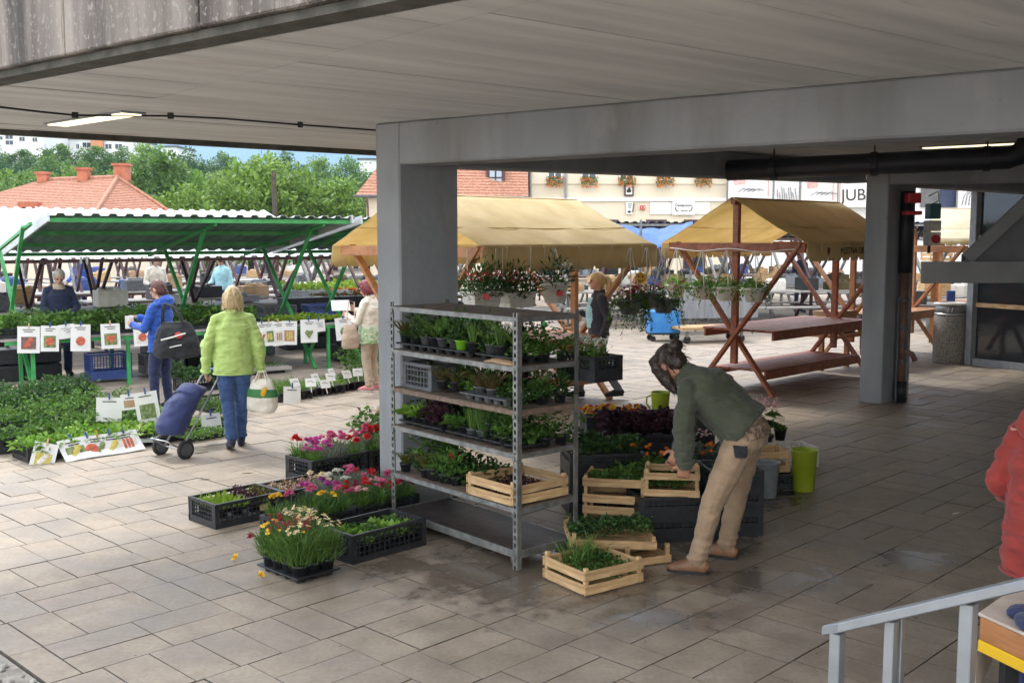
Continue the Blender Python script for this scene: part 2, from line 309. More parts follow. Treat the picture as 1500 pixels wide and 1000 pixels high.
# ---------------------------------------------------------------- leaves and petals (numpy)
def unit(a): return a/np.maximum(np.linalg.norm(a, axis=1, keepdims=True), 1e-6)
class LB:
    def __init__(s): s.V = []; s.F = []; s.T = []; s.M = []; s.n = 0
    def leaf(s, P, Dv, L, W, tone=None, m=0, fold=.25, droop=.0):
        P = np.asarray(P, float); n = len(P); Dv = unit(np.asarray(Dv, float)); L = np.broadcast_to(L, n)[:, None]; W = np.broadcast_to(W, n)[:, None]
        up = np.array([0, 0, 1.0])+RNG.normal(0, .45, (n, 3)); sd = unit(np.cross(Dv, up)); nm = np.cross(sd, Dv)
        mid = P+Dv*L*.45-np.array([0, 0, 1])*droop*L*.1; tip = P+Dv*L-np.array([0, 0, 1])*droop*L
        a = mid+sd*W*.5+nm*W*fold; b = mid-sd*W*.5+nm*W*fold
        vs = np.stack([P, a, tip, b], 1).reshape(-1, 3)
        base = s.n+np.arange(n)[:, None]*4
        fs = np.concatenate([base+np.array([0, 1, 2]), base+np.array([0, 2, 3])], 1).reshape(-1, 3)
        if tone is None: tone = RNG.random(n)
        s.V.append(vs); s.F.append(fs); s.T.append(np.repeat(np.broadcast_to(tone, n), 2)); s.M.append(np.full(2*n, m)); s.n += 4*n; return s
    def blade(s, P, Dv, L, W, droop=.4, tone=None, m=0):
        P = np.asarray(P, float); n = len(P); Dv = unit(np.asarray(Dv, float)); L = np.broadcast_to(L, n)[:, None]; W = np.broadcast_to(W, n)[:, None]; dr = np.broadcast_to(droop, n)[:, None]
        h = Dv.copy(); h[:, 2] = 0; sd = unit(np.cross(Dv, np.array([0, 0, 1.0])+RNG.normal(0, .3, (n, 3))))
        m1 = P+Dv*L*.55; tip = m1+unit(Dv+unit(h+1e-6)*dr-np.array([0, 0, 1])*dr*.8)*L*.45
        vs = np.stack([P+sd*W*.4, P-sd*W*.4, m1+sd*W*.5, m1-sd*W*.5, tip], 1).reshape(-1, 3)
        base = s.n+np.arange(n)[:, None]*5
        fs = np.concatenate([base+np.array([0, 1, 3]), base+np.array([0, 3, 2]), base+np.array([2, 3, 4])], 1).reshape(-1, 3)
        if tone is None: tone = RNG.random(n)
        s.V.append(vs); s.F.append(fs); s.T.append(np.repeat(np.broadcast_to(tone, n), 3)); s.M.append(np.full(3*n, m)); s.n += 5*n; return s
    def flower(s, C, N, r, petals=7, m=0, layers=1, cup=.35, width=.75):
        C = np.asarray(C, float); n = len(C); N = unit(np.asarray(N, float)); x = unit(np.cross(N, np.array([.3, .5, .8]))); y = np.cross(N, x); r = np.broadcast_to(r, n)
        for ly in range(layers):
            f = 1-.28*ly; c = cup+.55*ly
            for k in range(petals):
                a = 2*math.pi*k/petals+ly*.4+RNG.normal(0, .15, n)[:, None]
                d = (x*np.cos(a)+y*np.sin(a))+N*c
                s.leaf(C+N*.1*r[:, None]*ly, d, r*f, r*width*f, m=m, fold=.1)
        return s
    def mesh(s, name, mats):
        me = bpy.data.meshes.new(name); V = np.concatenate(s.V); F = np.concatenate(s.F); T = np.concatenate(s.T); M = np.concatenate(s.M)
        me.vertices.add(len(V)); me.vertices.foreach_set('co', V.ravel()); nf = len(F)
        me.loops.add(nf*3); me.loops.foreach_set('vertex_index', F.ravel().astype(np.int32)); me.polygons.add(nf)
        me.polygons.foreach_set('loop_start', np.arange(0, nf*3, 3, dtype=np.int32)); me.polygons.foreach_set('loop_total', np.full(nf, 3, np.int32))
        for q in (mats if isinstance(mats, (list, tuple)) else [mats]): me.materials.append(q)
        me.polygons.foreach_set('material_index', M.astype(np.int32))
        at = me.attributes.new('tone', 'FLOAT', 'FACE'); at.data.foreach_set('value', T.astype(np.float32)); me.update(calc_edges=True); return me
def rnd(n, lo=0.0, hi=1.0): return RNG.uniform(lo, hi, n)
def dome(n, r, h, z0=0.0, power=.5):         # points in a dome with outward directions
    a = rnd(n, 0, 2*math.pi); u = rnd(n)**power; ph = np.arccos(rnd(n, -.15, 1))
    P = np.stack([np.sin(ph)*np.cos(a)*u*r, np.sin(ph)*np.sin(a)*u*r, z0+np.cos(ph)*u*h], 1)
    Dv = np.stack([np.cos(a)*np.sin(ph), np.sin(a)*np.sin(ph), np.cos(ph)*.8+.15], 1)+RNG.normal(0, .45, (n, 3)); return P, Dv
# ---------------------------------------------------------------- plant meshes, shared between copies
PC = {}
def foliage(kind, v=0):
    key = (kind, v)
    if key in PC: return PC[key]
    b = LB()
    if kind == 'herb':
        P, d = dome(150, .065, .15, .01, .6); b.leaf(P, d, rnd(150, .022, .04), rnd(150, .010, .018)); ms = [M_green]
    elif kind == 'basil':
        P, d = dome(90, .07, .14, .02, .5); b.leaf(P, d, rnd(90, .035, .06), rnd(90, .02, .034), droop=.25); ms = [M_green]
    elif kind == 'darkherb':
        P, d = dome(140, .07, .16, .01, .55); b.leaf(P, d, rnd(140, .025, .05), rnd(140, .012, .02)); ms = [M_dark]
    elif kind == 'chive':
        n = 70; a = rnd(n, 0, 6.28); P = np.stack([np.cos(a)*rnd(n, 0, .03), np.sin(a)*rnd(n, 0, .03), np.zeros(n)], 1); d = np.stack([np.cos(a)*rnd(n, .02, .4), np.sin(a)*rnd(n, .02, .4), np.ones(n)], 1)
        b.blade(P, d, rnd(n, .14, .26), rnd(n, .004, .007), droop=rnd(n, .05, .5)); ms = [M_blade]
    elif kind == 'spider':
        n = 46; a = rnd(n, 0, 6.28); P = np.stack([np.cos(a)*.012, np.sin(a)*.012, np.zeros(n)], 1); d = np.stack([np.cos(a)*rnd(n, .3, .9), np.sin(a)*rnd(n, .3, .9), np.ones(n)], 1)
        b.blade(P, d, rnd(n, .14, .26), rnd(n, .008, .013), droop=rnd(n, .4, 1.4)); ms = [M_olive if v == 1 else M_blade]
    elif kind == 'carex':
        n = 70; a = rnd(n, 0, 6.28); P = np.stack([np.cos(a)*.015, np.sin(a)*.015, np.zeros(n)], 1); d = np.stack([np.cos(a)*rnd(n, .2, .9), np.sin(a)*rnd(n, .2, .9), np.ones(n)], 1)
        b.blade(P, d, rnd(n, .09, .17), rnd(n, .005, .009), droop=rnd(n, .3, 1.3)); ms = [M_brownl]
    elif kind == 'lettuce':
        n = 26; a = rnd(n, 0, 6.28); t = rnd(n, .15, 1.0); P = np.stack([np.cos(a)*.01, np.sin(a)*.01, np.full(n, .005)], 1); d = np.stack([np.cos(a)*t, np.sin(a)*t, 1.1-t*.8], 1)
        b.leaf(P, d, rnd(n, .06, .11), rnd(n, .04, .065), droop=.3, fold=.15); ms = [M_bright if v == 0 else M_green]
    elif kind == 'hosta':
        n = 22; a = rnd(n, 0, 6.28); t = rnd(n, .1, .8); P = np.stack([np.cos(a)*.015, np.sin(a)*.015, rnd(n, 0, .06)], 1); d = np.stack([np.cos(a)*t, np.sin(a)*t, np.full(n, .8)], 1)
        b.leaf(P, d, rnd(n, .10, .17), rnd(n, .035, .055), droop=.35, fold=.15); ms = [M_green if v else M_dark]
    elif kind == 'tomato':
        ps, ds = [], []
        for k in range(12):
            z = .03+.022*k; a = k*2.4
            for q in range(7): ps.append((math.cos(a)*.014*q, math.sin(a)*.014*q, z+.004*q)); ds.append((math.cos(a+(q % 3-1)*.9), math.sin(a+(q % 3-1)*.9), random.uniform(-.1, .6)))
        n = len(ps); b.leaf(ps, ds, rnd(n, .035, .06), rnd(n, .016, .026), droop=.3); ms = [M_green]
    elif kind == 'purple':
        P, d = dome(110, .075, .14, .01, .5); b.leaf(P, d, rnd(110, .03, .055), rnd(110, .018, .03)); ms = [M_purple]
    elif kind == 'succulent':
        n = 60; a = rnd(n, 0, 6.28); t = rnd(n, .1, 1.2); P = np.stack([np.cos(a)*rnd(n, 0, .06), np.sin(a)*rnd(n, 0, .06), np.zeros(n)], 1); d = np.stack([np.cos(a)*t, np.sin(a)*t, np.ones(n)], 1)
        b.leaf(P, d, rnd(n, .05, .10), rnd(n, .014, .022), fold=.3); ms = [M_lime]
    elif kind == 'sedum':
        P, d = dome(170, .09, .10, 0, .6); b.leaf(P, d, rnd(170, .015, .03), rnd(170, .008, .014)); ms = [M_olive]
    elif kind == 'carnation':
        n = 130; a = rnd(n, 0, 6.28); rr = rnd(n, 0, .05); P = np.stack([np.cos(a)*rr, np.sin(a)*rr, rnd(n, 0, .07)], 1); d = np.stack([np.cos(a)*rnd(n, .1, .8), np.sin(a)*rnd(n, .1, .8), np.ones(n)], 1)
        b.blade(P, d, rnd(n, .07, .15), rnd(n, .004, .007), droop=rnd(n, .1, .8)); ms = [M_silver if v else M_green]
    elif kind == 'daisyleaf':
        n = 150; a = rnd(n, 0, 6.28); rr = rnd(n, 0, .045); P = np.stack([np.cos(a)*rr, np.sin(a)*rr, rnd(n, 0, .05)], 1); d = np.stack([np.cos(a)*rnd(n, .05, .7), np.sin(a)*rnd(n, .05, .7), np.ones(n)], 1)
        b.blade(P, d, rnd(n, .12, .24), rnd(n, .003, .0055), droop=rnd(n, .05, .5)); ms = [M_blade]
    elif kind == 'feather':
        n = 420; a = rnd(n, 0, 6.28); rr = np.sqrt(rnd(n))*.075; P = np.stack([np.cos(a)*rr, np.sin(a)*rr, rnd(n, 0, .12)], 1); d = np.stack([np.cos(a)*rnd(n, .0, .9), np.sin(a)*rnd(n, .0, .9), np.ones(n)], 1)+RNG.normal(0, .25, (n, 3))
        b.blade(P, d, rnd(n, .06, .14), rnd(n, .004, .007), droop=rnd(n, .0, .7)); ms = [M_blade]
    elif kind == 'geranium':
        P, d = dome(120, .11, .13, .02, .45); b.leaf(P, d, rnd(120, .035, .06), rnd(120, .035, .05), fold=.1, droop=.2); ms = [M_green if v == 0 else M_dark]
    elif kind == 'hanging':
        P, d = dome(230, .19, .17, .0, .5); b.leaf(P, d, rnd(230, .04, .075), rnd(230, .03, .045), droop=.3, fold=.12)
        for k in range(9):
            a = random.uniform(0, 6.28); n = 14; t = np.linspace(0, 1, n); r = .15+.06*t; z = .05-.30*t**1.5*random.uniform(.4, 1)
            P = np.stack([np.cos(a)*r, np.sin(a)*r, z], 1); b.leaf(P, np.stack([np.full(n, math.cos(a)), np.full(n, math.sin(a)), rnd(n, -1.2, .2)], 1)+RNG.normal(0, .6, (n, 3)), rnd(n, .03, .06), rnd(n, .022, .04))
        ms = [M_green if v == 0 else M_bright]
    elif kind == 'trail':
        P, d = dome(280, .27, .2, -.02, .5); b.leaf(P, d, rnd(280, .035, .065), rnd(280, .022, .04), droop=.3)
        for k in range(26):
            a = random.uniform(0, 6.28); n = 20; t = np.linspace(0, 1, n); r = .2+.10*t; z = .03-.45*t**1.4*random.uniform(.4, 1.1)
            P = np.stack([np.cos(a)*r, np.sin(a)*r, z], 1); b.leaf(P, np.stack([np.full(n, math.cos(a)), np.full(n, math.sin(a)), rnd(n, -1.2, .2)], 1)+RNG.normal(0, .6, (n, 3)), rnd(n, .03, .055), rnd(n, .018, .032))
        ms = [M_dark if v == 0 else M_green]
    elif kind == 'oleander':
        P, d = dome(200, .19, .34, .0, .5); d[:, 2] += .5; b.leaf(P, d, rnd(200, .07, .11), rnd(200, .016, .026), droop=.15); ms = [M_dark]
    elif kind == 'hydrangea':
        n = 22; a = rnd(n, 0, 6.28); P = np.stack([np.cos(a)*.03, np.sin(a)*.03, rnd(n, .02, .22)], 1); d = np.stack([np.cos(a), np.sin(a), rnd(n, -.1, .7)], 1)
        b.leaf(P, d, rnd(n, .12, .19), rnd(n, .08, .12), droop=.3, fold=.1); ms = [M_green]
    PC[key] = b.mesh('foliage_'+kind, ms); return PC[key]
def heads(kind, col, n, r, z0, size, v=0):
    key = ('heads', kind, col, n, r, z0, size, v)
    if key in PC: return PC[key]
    b = LB(); a = rnd(n, 0, 6.28); rr = np.sqrt(rnd(n))*r
    C = np.stack([np.cos(a)*rr, np.sin(a)*rr, z0+rnd(n, -.02, .03)], 1); N = np.stack([np.cos(a)*rr/r*.6, np.sin(a)*rr/r*.6, np.ones(n)], 1)+RNG.normal(0, .25, (n, 3))
    ms = [FL[col]]
    if kind == 'double': b.flower(C, N, size, 8, layers=3, cup=.25, width=.8)
    elif kind == 'daisy': b.flower(C, N, size, 9, cup=.12, width=.42); b.flower(C+N*.003, N, size*.33, 6, m=1, cup=.5, width=1); ms.append(FL['yellow'])
    elif kind == 'cluster':
        for k in range(n): Q = C[k]+RNG.normal(0, size*.55, (9, 3)); b.flower(Q, RNG.normal(0, .5, (9, 3))+np.array([0, 0, .8]), size*.42, 5, cup=.3)
    elif kind == 'pansy': b.flower(C, N+RNG.normal(0, .4, (n, 3)), size, 5, cup=.1, width=1.0)
    PC[key] = b.mesh('flowers_'+col, ms); return PC[key]
def pot_mesh(kind='round', m=None, r=.05, h=.085):
    m = m or M_blackpl; key = ('pot', kind, m.name, r, h)
    if key in PC: return PC[key]
    b = MB(); b.lathe([(r*.74, 0), (r*.97, h*.86), (r*1.06, h*.86), (r*1.06, h), (r*.93, h), (r*.90, h*.8)], 14, cap=True)
    PC[key] = b.mesh('pot', [m], True); return PC[key]
SOILD = {}
def soil_mesh(r, z):
    key = (round(r, 3), round(z, 3))
    if key not in SOILD: b = MB(); b.poly([(math.cos(k*.524)*r, math.sin(k*.524)*r, z) for k in range(12)]); SOILD[key] = b.mesh('soil', [M_soil])
    return SOILD[key]
def pot_plant(name, label, cat, loc, fol, fl=None, pot=None, s=1.0, group=None, potr=.05, poth=.085, rz=None):
    t = thing(name, label, cat, loc, random.uniform(0, 6.28) if rz is None else rz, group); 
    obj('pot', pot_mesh('round', pot, potr, poth), t); obj('soil', soil_mesh(potr*.9, poth*.86), t)
    f = obj('foliage', foliage(*fol), t, (0, 0, poth*.85)); f.scale = (s, s, s*random.uniform(.9, 1.12))
    if fl is not None: q = obj('flower_heads', heads(*fl), t, (0, 0, poth*.85)); q['kind'] = 'stuff'; q.scale = (s, s, f.scale.z)
    return t
# ---------------------------------------------------------------- crates and trays
def lattice(L, h, nx, nz, solid_low=.0, m=None, th=.012):
    b = MB(); b.box((0, 0, h-.012), (L, .022, .024)); b.box((0, 0, .012+solid_low/2), (L, .02, .024+solid_low))
    for s_ in (-1, 1): b.box((s_*(L/2-.02), 0, h/2), (.04, .018, h-.03))
    for k in range(nx): x = -L/2+.04+(L-.08)*(k+.5)/nx; b.box((x, 0, h/2), (.007, .010, h-.03))
    for k in range(nz): b.box((0, 0, .03+solid_low+(h-.06-solid_low)*(k+.5)/nz), (L-.06, .007, .007))
    return b
def plastic_crate(label, loc, rotz=ANG, L=.6, W=.4, h=.17, m=None, group=None, name='plastic_crate', dense=1.0, solid=.03):
    m = m or M_blackpl; t = thing(name, label, 'crate', loc, rotz, group); key = ('crate', L, W, h, m.name, dense, solid)
    if key not in PC:
        PC[key] = (lattice(L, h, int(12*dense*L/.6), 3, solid).mesh('crate_side', [m]), lattice(W-.03, h, int(8*dense*W/.4), 3, solid).mesh('crate_end', [m]), MB().box((0, 0, .012), (L-.03, W-.03, .012)).mesh('crate_floor', [m]))
    a, e, f = PC[key]
    for s_ in (-1, 1): obj('side_wall', a, t, (0, s_*(W/2-.011), 0)); o = obj('end_wall', e, t, (s_*(L/2-.011), 0, 0)); o.rotation_euler.z = math.pi/2
    obj('crate_floor', f, t); return t
def wood_crate(label, loc, rotz, L=.5, W=.33, h=.16, rows=2, slat=.055, group=None, tilt=(0, 0), post=.05):
    t = thing('wooden_crate', label, 'crate', loc, rotz, group); t.rotation_euler.x, t.rotation_euler.y = tilt
    key = ('wc', L, W, h, rows, slat)
    if key not in PC:
        PC[key] = (MB().box((0, 0, 0), (L, .009, slat)).mesh('crate_slat', [M_cratewood]), MB().box((0, 0, 0), (W-.02, .009, slat)).mesh('crate_slat', [M_cratewood]),
                   MB().box((0, 0, 0), (.024, .024, h)).mesh('corner_post', [M_cratewood]), MB().box((0, 0, 0), (L-.02, (W-.05)/3-.012, .006)).mesh('base_board', [M_cratewood]))
    a, e, c, f = PC[key]
    gap = (h-.02-slat)/(max(rows-1, 1))
    for k in range(rows):
        z = .008+slat/2+gap*k
        for s_ in (-1, 1):
            o = obj('slat', a, t, (0, s_*W/2, z+random.uniform(-.003, .003))); o.rotation_euler.y = random.uniform(-.012, .012)
            o = obj('slat', e, t, (s_*(L/2-.006), 0, z+random.uniform(-.003, .003)), math.pi/2); o.rotation_euler.y = random.uniform(-.012, .012)
    for x in (-1, 1):
        for y in (-1, 1): obj('corner_post', c, t, (x*(L/2-.022), y*(W/2-.017), h/2+random.uniform(.004, .016)))
    for k in range(3): obj('base_board', f, t, (0, (k-1)*(W-.05)/3, .006))
    return t
def tray(label, loc, rotz, L=.5, W=.3, m=None, group=None, h=.05):
    t = thing('cell_tray', label, 'tray', loc, rotz, group); m = m or M_greypl; key = ('tray', L, W, m.name, h)
    if key not in PC:
        b = MB(); b.box((0, 0, h-.006), (L, W, .012))
        nx = int(L/.1); ny = max(1, int(W/.1)); c = MB()
        for i in range(nx):
            for j in range(ny): c.lathe([(.024, 0), (.034, h-.012)], 8, ((i+.5)/nx*L-L/2, (j+.5)/ny*W-W/2, 0))
        PC[key] = (b.mesh('tray_rim', [m]), c.mesh('tray_cups', [m]))
    obj('tray_rim', PC[key][0], t, bevel=.003); obj('tray_cups', PC[key][1], t); return t
def bed(name, label, loc, rotz, L, W, n, h, m, leafl=(.04, .07), leafw=(.02, .035), mode='leaf', fl=None, rough=.5, soil=True, cat='seedlings'):
    """dense seedlings over a rectangle: nobody could count them"""
    b = LB(); x = rnd(n, -L/2, L/2); y = rnd(n, -W/2, W/2)
    hh = h*(1-rough+rough*np.array([noise.noise((p*5+loc[0]*3, q*5+loc[1]*3, 1.7)) for p, q in zip(x, y)])+rnd(n, -.15, .15))
    z = hh*np.sqrt(rnd(n)); P = np.stack([x, y, np.maximum(z-.02, 0)], 1); d = RNG.normal(0, .8, (n, 3)); d[:, 2] = np.abs(d[:, 2])+.35
    ed = (np.abs(x)/(L/2))**8; d[:, 0] += np.sign(x)*ed*.8; ed = (np.abs(y)/(W/2))**8; d[:, 1] += np.sign(y)*ed*.8
    tn = np.clip(.55*rnd(n)+.25+.75*np.array([noise.noise((p*6+loc[0]*2, q*6+loc[1], r_*5)) for p, q, r_ in zip(x, y, z)]), 0, 1)
    if mode == 'leaf': b.leaf(P, d, rnd(n, *leafl), rnd(n, *leafw), droop=.35, tone=tn)
    else: P[:, 2] = 0; d[:, 2] += 1.2; b.blade(P, d, h*rnd(n, .6, 1.15), rnd(n, *leafw), droop=rnd(n, .1, .7))
    ms = [m]
    if fl:
        for (c, k, r) in fl:
            ms.append(FL[c]); C = np.stack([rnd(k, -L/2, L/2), rnd(k, -W/2, W/2), h*rnd(k, .85, 1.1)], 1); b.flower(C, RNG.normal(0, .4, (k, 3))+np.array([0, 0, 1]), r, 6, m=len(ms)-1, layers=2)
    o = obj(name, b.mesh(name, ms), None, loc, rotz); tag(o, label, cat, kind='stuff')
    return o
# ---------------------------------------------------------------- people
def remesh(name, mb, voxel, smooth, m, parent, wr=0.0, wscale=9.0, dirw=(1, 1, 1)):
    me = mb.mesh('tmp', [m]); o = bpy.data.objects.new('tmp', me); COL.objects.link(o)
    md = o.modifiers.new('r', 'REMESH'); md.mode = 'VOXEL'; md.voxel_size = voxel; md.adaptivity = 0
    if smooth: sm = o.modifiers.new('s', 'SMOOTH'); sm.iterations = smooth; sm.factor = .5
    dg = bpy.context.evaluated_depsgraph_get(); ev = o.evaluated_get(dg); nm = bpy.data.meshes.new_from_object(ev); nm.name = name
    bpy.data.objects.remove(o); bpy.data.meshes.remove(me)
    nm.materials.clear(); nm.materials.append(m)
    if wr:
        nv = len(nm.vertices); no = [v.normal.copy() for v in nm.vertices]
        for v, q in zip(nm.vertices, no):
            p = v.co; f = noise.noise((p.x*wscale*dirw[0], p.y*wscale*dirw[1], p.z*wscale*dirw[2]))+.5*noise.noise((p.x*wscale*2.1*dirw[0]+5, p.y*wscale*2.1*dirw[1], p.z*wscale*2.1*dirw[2]))
            v.co = p+q*(f*wr)
    nm.polygons.foreach_set('use_smooth', [True]*len(nm.polygons)); nm.update()
    return obj(name, nm, parent)
def hand(b, w, d, n, curl=.5, side=1, s=1.0, spread=.1):
    """w wrist, d towards the fingers, n out of the palm, side +1 if the thumb lies on cross(d, n)"""
    w = V3(w); d = V3(d).normalized(); n = V3(n); n = (n-d*n.dot(d)).normalized(); t = d.cross(n)*side
    b.loft([w-d*.01*s, w+d*.03*s, w+d*.07*s, w+d*.092*s], [(.027*s, .02*s), (.036*s, .018*s), (.042*s, .016*s), (.038*s, .011*s)], t, 12)
    for k, (off, L) in enumerate(((.030, .072), (.010, .080), (-.011, .075), (-.031, .058))):
        p = w+d*.082*s+t*off*s; dd = (d+t*off*spread*20*.25).normalized(); ang = 0
        for f, (r0, r1) in zip((.42, .32, .26), ((.0098, .0092), (.0092, .0084), (.0084, .0072))):
            ang += curl*(.9 if f > .4 else 1.1); q = (dd*math.cos(ang)+n*math.sin(ang)); e = p+q*L*f*s; b.limb(p, e, r0*s, r1*s, t, 8); p = e
    p = w+d*.025*s+t*.03*s; e = p+(d*.5+t*.75+n*.35).normalized()*.042*s; b.limb(p, e, .0135*s, .011*s, n, 8); b.limb(e, e+(d*.85+t*.15+n*.4).normalized()*.034*s, .011*s, .009*s, n, 8)
def person(label, loc, rotz, J, top, trou, shoe, hair, skin=None, h=1.7, hairstyle='short', vox=.009, group=None, look=None, wr=.006, heavy=1.0, extra=None, hem=None, sleeve_r=1.0, topm2=None, toed=None, hoodup=False, topheavy=None, hemring=True):
    """J overrides joints, in metres for a 1.7 m body facing local +Y; x is the body's right"""
    k = h/1.7; skin = skin or M_skin
    j = dict(pel=(0, 0, .93), waist=(0, 0, 1.07), chest=(0, .0, 1.27), neck=(0, -.01, 1.43), head=(0, .03, 1.575),
             hr=(.09, 0, .90), hl=(-.09, 0, .90), kr=(.10, .02, .49), kl=(-.10, .02, .49), ar=(.10, -.03, .085), al=(-.10, -.03, .085),
             sr=(.168, -.01, 1.352), sl=(-.168, -.01, 1.352), er=(.235, -.04, 1.11), el=(-.235, -.04, 1.11), wr=(.25, .05, .87), wl=(-.25, .05, .87),
             dr=(0, .25, -.9), dl=(0, .25, -.9), nr=(-1, .1, 0), nl=(1, .1, 0), tr=None, tl=None, face=(0, 1, -.05), up=(0, 0, 1), xd=(1, 0, 0), cr=.5, cl=.5)
    j.update(J); P = {q: (V3(v)*k if isinstance(v, tuple) and q not in ('face', 'up', 'xd', 'dr', 'dl', 'nr', 'nl') else v) for q, v in j.items()}
    xd = V3(j['xd']); t = thing('person', label, 'person', loc, rotz, group)
    hv = heavy
    fdir = V3(j['face']).normalized(); upv = V3(j['up']); sx = fdir.cross(upv).normalized(); upv = sx.cross(fdir); HR = Matrix((sx, fdir, upv)).transposed(); hc = P['head']
    hd = lambda x, y, z: hc+HR @ (Vector((x, y, z))*k)
    # body: one continuous figure
    b = MB()
    spine = [P['pel']-V3((0, 0, .05)), P['pel'], P['waist'], P['chest'], P['neck']-(P['neck']-P['chest'])*.25, P['neck']]
    b.loft(spine, [(.10*k, .08*k), (.145*k, .10*k), (.125*k, .09*k), (.15*k, .105*k), (.10*k, .07*k), (.055*k, .055*k)], xd)
    b.limb(P['neck']-(P['head']-P['neck'])*.1, P['head']-(P['head']-P['neck'])*.25, .056*k, .052*k, xd)
    for s_ in 'rl':
        b.limb(P['h'+s_], P['k'+s_], .075*k, .052*k); b.limb(P['k'+s_], P['a'+s_], .05*k, .036*k)
        b.limb(P['chest']+(P['s'+s_]-P['chest'])*.5, P['s'+s_], .06*k, .052*k); b.limb(P['s'+s_], P['e'+s_], .048*k, .037*k); b.limb(P['e'+s_], P['w'+s_], .037*k, .026*k)
        hand(b, P['w'+s_], j['d'+s_], j['n'+s_], j['c'+s_], 1 if s_ == 'r' else -1, k)
        fd = V3(toed[s_] if toed else (.1 if s_ == 'r' else -.1, 1, 0)).normalized(); an = P['a'+s_]
        b.limb(an, an+fd*.10*k-V3((0, 0, .05*k)), .036*k, .03*k); 
    b.ell(hc+HR @ (Vector((0, -.008, .022))*k), (.073*k, .093*k, .098*k), HR); b.ell(hd(0, .02, -.045), (.056*k, .066*k, .068*k), HR)      # skull, jaw
    b.limb(hd(0, .084, .012), hd(0, .104, -.022), .010*k, .014*k, sx, 8); b.ell(hd(0, .072, -.085), (.026*k, .022*k, .02*k), HR)             # nose, chin
    b.limb(hd(-.024, .083, -.054), hd(.024, .083, -.054), .008*k, .008*k, fdir, 8); b.limb(hd(-.045, .078, .034), hd(.045, .078, .034), .010*k, .010*k, fdir, 8)   # mouth, brow
    for s_ in (-1, 1): b.ell(hd(s_*.074, -.005, -.005), (.012*k, .022*k, .034*k), HR)
    remesh('body', b, min(vox, .0075), 3, skin, t)
    for s_ in (-1, 1): e = MB().ell(hd(s_*.031, .080, .012), (.011*k, .009*k, .008*k), HR, 8, 6); e.build('eye', [M_eye], t, True)
    # jacket or top with sleeves
    hv = topheavy or heavy
    b = MB(); hemp = P['pel']+(P['pel']-P['waist'])*.35 if hem is None else V3(hem)*k
    b.loft([hemp, P['pel']+(P['waist']-P['pel'])*.2, P['waist'], (P['waist']+P['chest'])/2, P['chest'], P['chest']+(P['neck']-P['chest'])*.5, P['neck']-(P['neck']-P['chest'])*.08],
           [(.185*k*hv, .135*k*hv), (.187*k*hv, .14*k*hv), (.172*k*hv, .13*k*hv), (.178*k*hv, .132*k*hv), (.185*k*hv, .135*k*hv), (.15*k, .11*k), (.075*k, .075*k)], xd, 20)
    for s_ in 'rl':
        c = P['chest']+(P['neck']-P['chest'])*.35
        b.limb(P['neck']-(P['neck']-P['chest'])*.18, P['s'+s_], .062*k, .060*k, xd); b.limb(c+(P['s'+s_]-c)*.35, P['s'+s_]-(P['s'+s_]-c)*.12, .080*k, .062*k, xd); b.limb(P['s'+s_], P['e'+s_], (.058+.004*sleeve_r)*k, .056*k*sleeve_r); b.limb(P['e'+s_], P['w'+s_]-(P['w'+s_]-P['e'+s_])*.05, .056*k*sleeve_r, .044*k*sleeve_r)
    b.loft([P['neck']-(P['neck']-P['chest'])*.15, P['neck']+(P['head']-P['neck'])*.2], [(.088*k, .088*k), (.075*k, .075*k)], xd)
    if hoodup: b.ell(P['neck']-HR @ (Vector((0, .09, .03))*k), (.14*k, .085*k, .09*k), HR)
    jo = remesh('jacket', b, vox, 3, top, t, wr*1.5, 8, (1, 1, 2.6))
    if vox < .012:
        hl = MB(); hp = [hemp+Vector((math.cos(a)*.19*k*hv, math.sin(a)*.14*k*hv, 0)) for a in [q*.2618 for q in range(25)]]; 
        if hemring: hl.tube(hp, .009, 6).build('hem', [top], jo, True)
        for s_ in 'rl': d_ = (P['w'+s_]-P['e'+s_]).normalized(); MB().lathe([(.046*k*sleeve_r, -.012), (.05*k*sleeve_r, 0), (.046*k*sleeve_r, .012)], 16).build('cuff', [top], jo, True).matrix_local = frame(P['w'+s_]-d_*.015, d_.orthogonal(), d_.cross(d_.orthogonal()))
    # trousers
    hv = heavy
    b = MB(); b.loft([P['pel']-V3((0, 0, .1*k)), P['pel']-V3((0, 0, .04*k)), P['pel']+(P['waist']-P['pel'])*.35], [(.15*k*hv, .115*k*hv), (.172*k*hv, .128*k*hv), (.158*k*hv, .118*k*hv)], xd, 18)
    for s_ in 'rl':
        b.limb(P['h'+s_]-V3((0, 0, .02)), P['k'+s_], .095*k*hv, .066*k*hv); b.limb(P['k'+s_], P['a'+s_]+V3((0, 0, .01)), .064*k*hv, .05*k*hv)
        for q, rr in ((.02, .060), (.065, .058), (.115, .056)): b.ell(P['a'+s_]+(P['k'+s_]-P['a'+s_])*(q/.4)+V3((random.uniform(-.006, .006), random.uniform(-.006, .006), 0)), (rr*k*hv, rr*k*hv, .02*k), None, 14, 6)
    remesh('trousers', b, vox, 3, trou, t, wr*.8, 9, (1, 1, 1.6))
    for s_ in 'rl':
        b = MB(); an = P['a'+s_]; fd = V3(toed[s_] if toed else (.1 if s_ == 'r' else -.1, 1, 0)); lift = fd.z; fd.normalize(); x = Vector((fd.y, -fd.x, 0)); z0 = an.z-.085*k
        f2 = lambda q, zz: Vector((an.x, an.y, z0))+fd*q*k+Vector((0, 0, zz*k))
        b.loft([f2(-.075, .045), f2(-.05, .052), f2(.0, .055), f2(.06, .048), f2(.12, .036), f2(.165, .028), f2(.19, .02)], [(.022*k, .022*k), (.036*k, .046*k), (.037*k, .05*k), (.042*k, .044*k), (.046*k, .032*k), (.036*k, .022*k), (.012*k, .012*k)], x, 14)
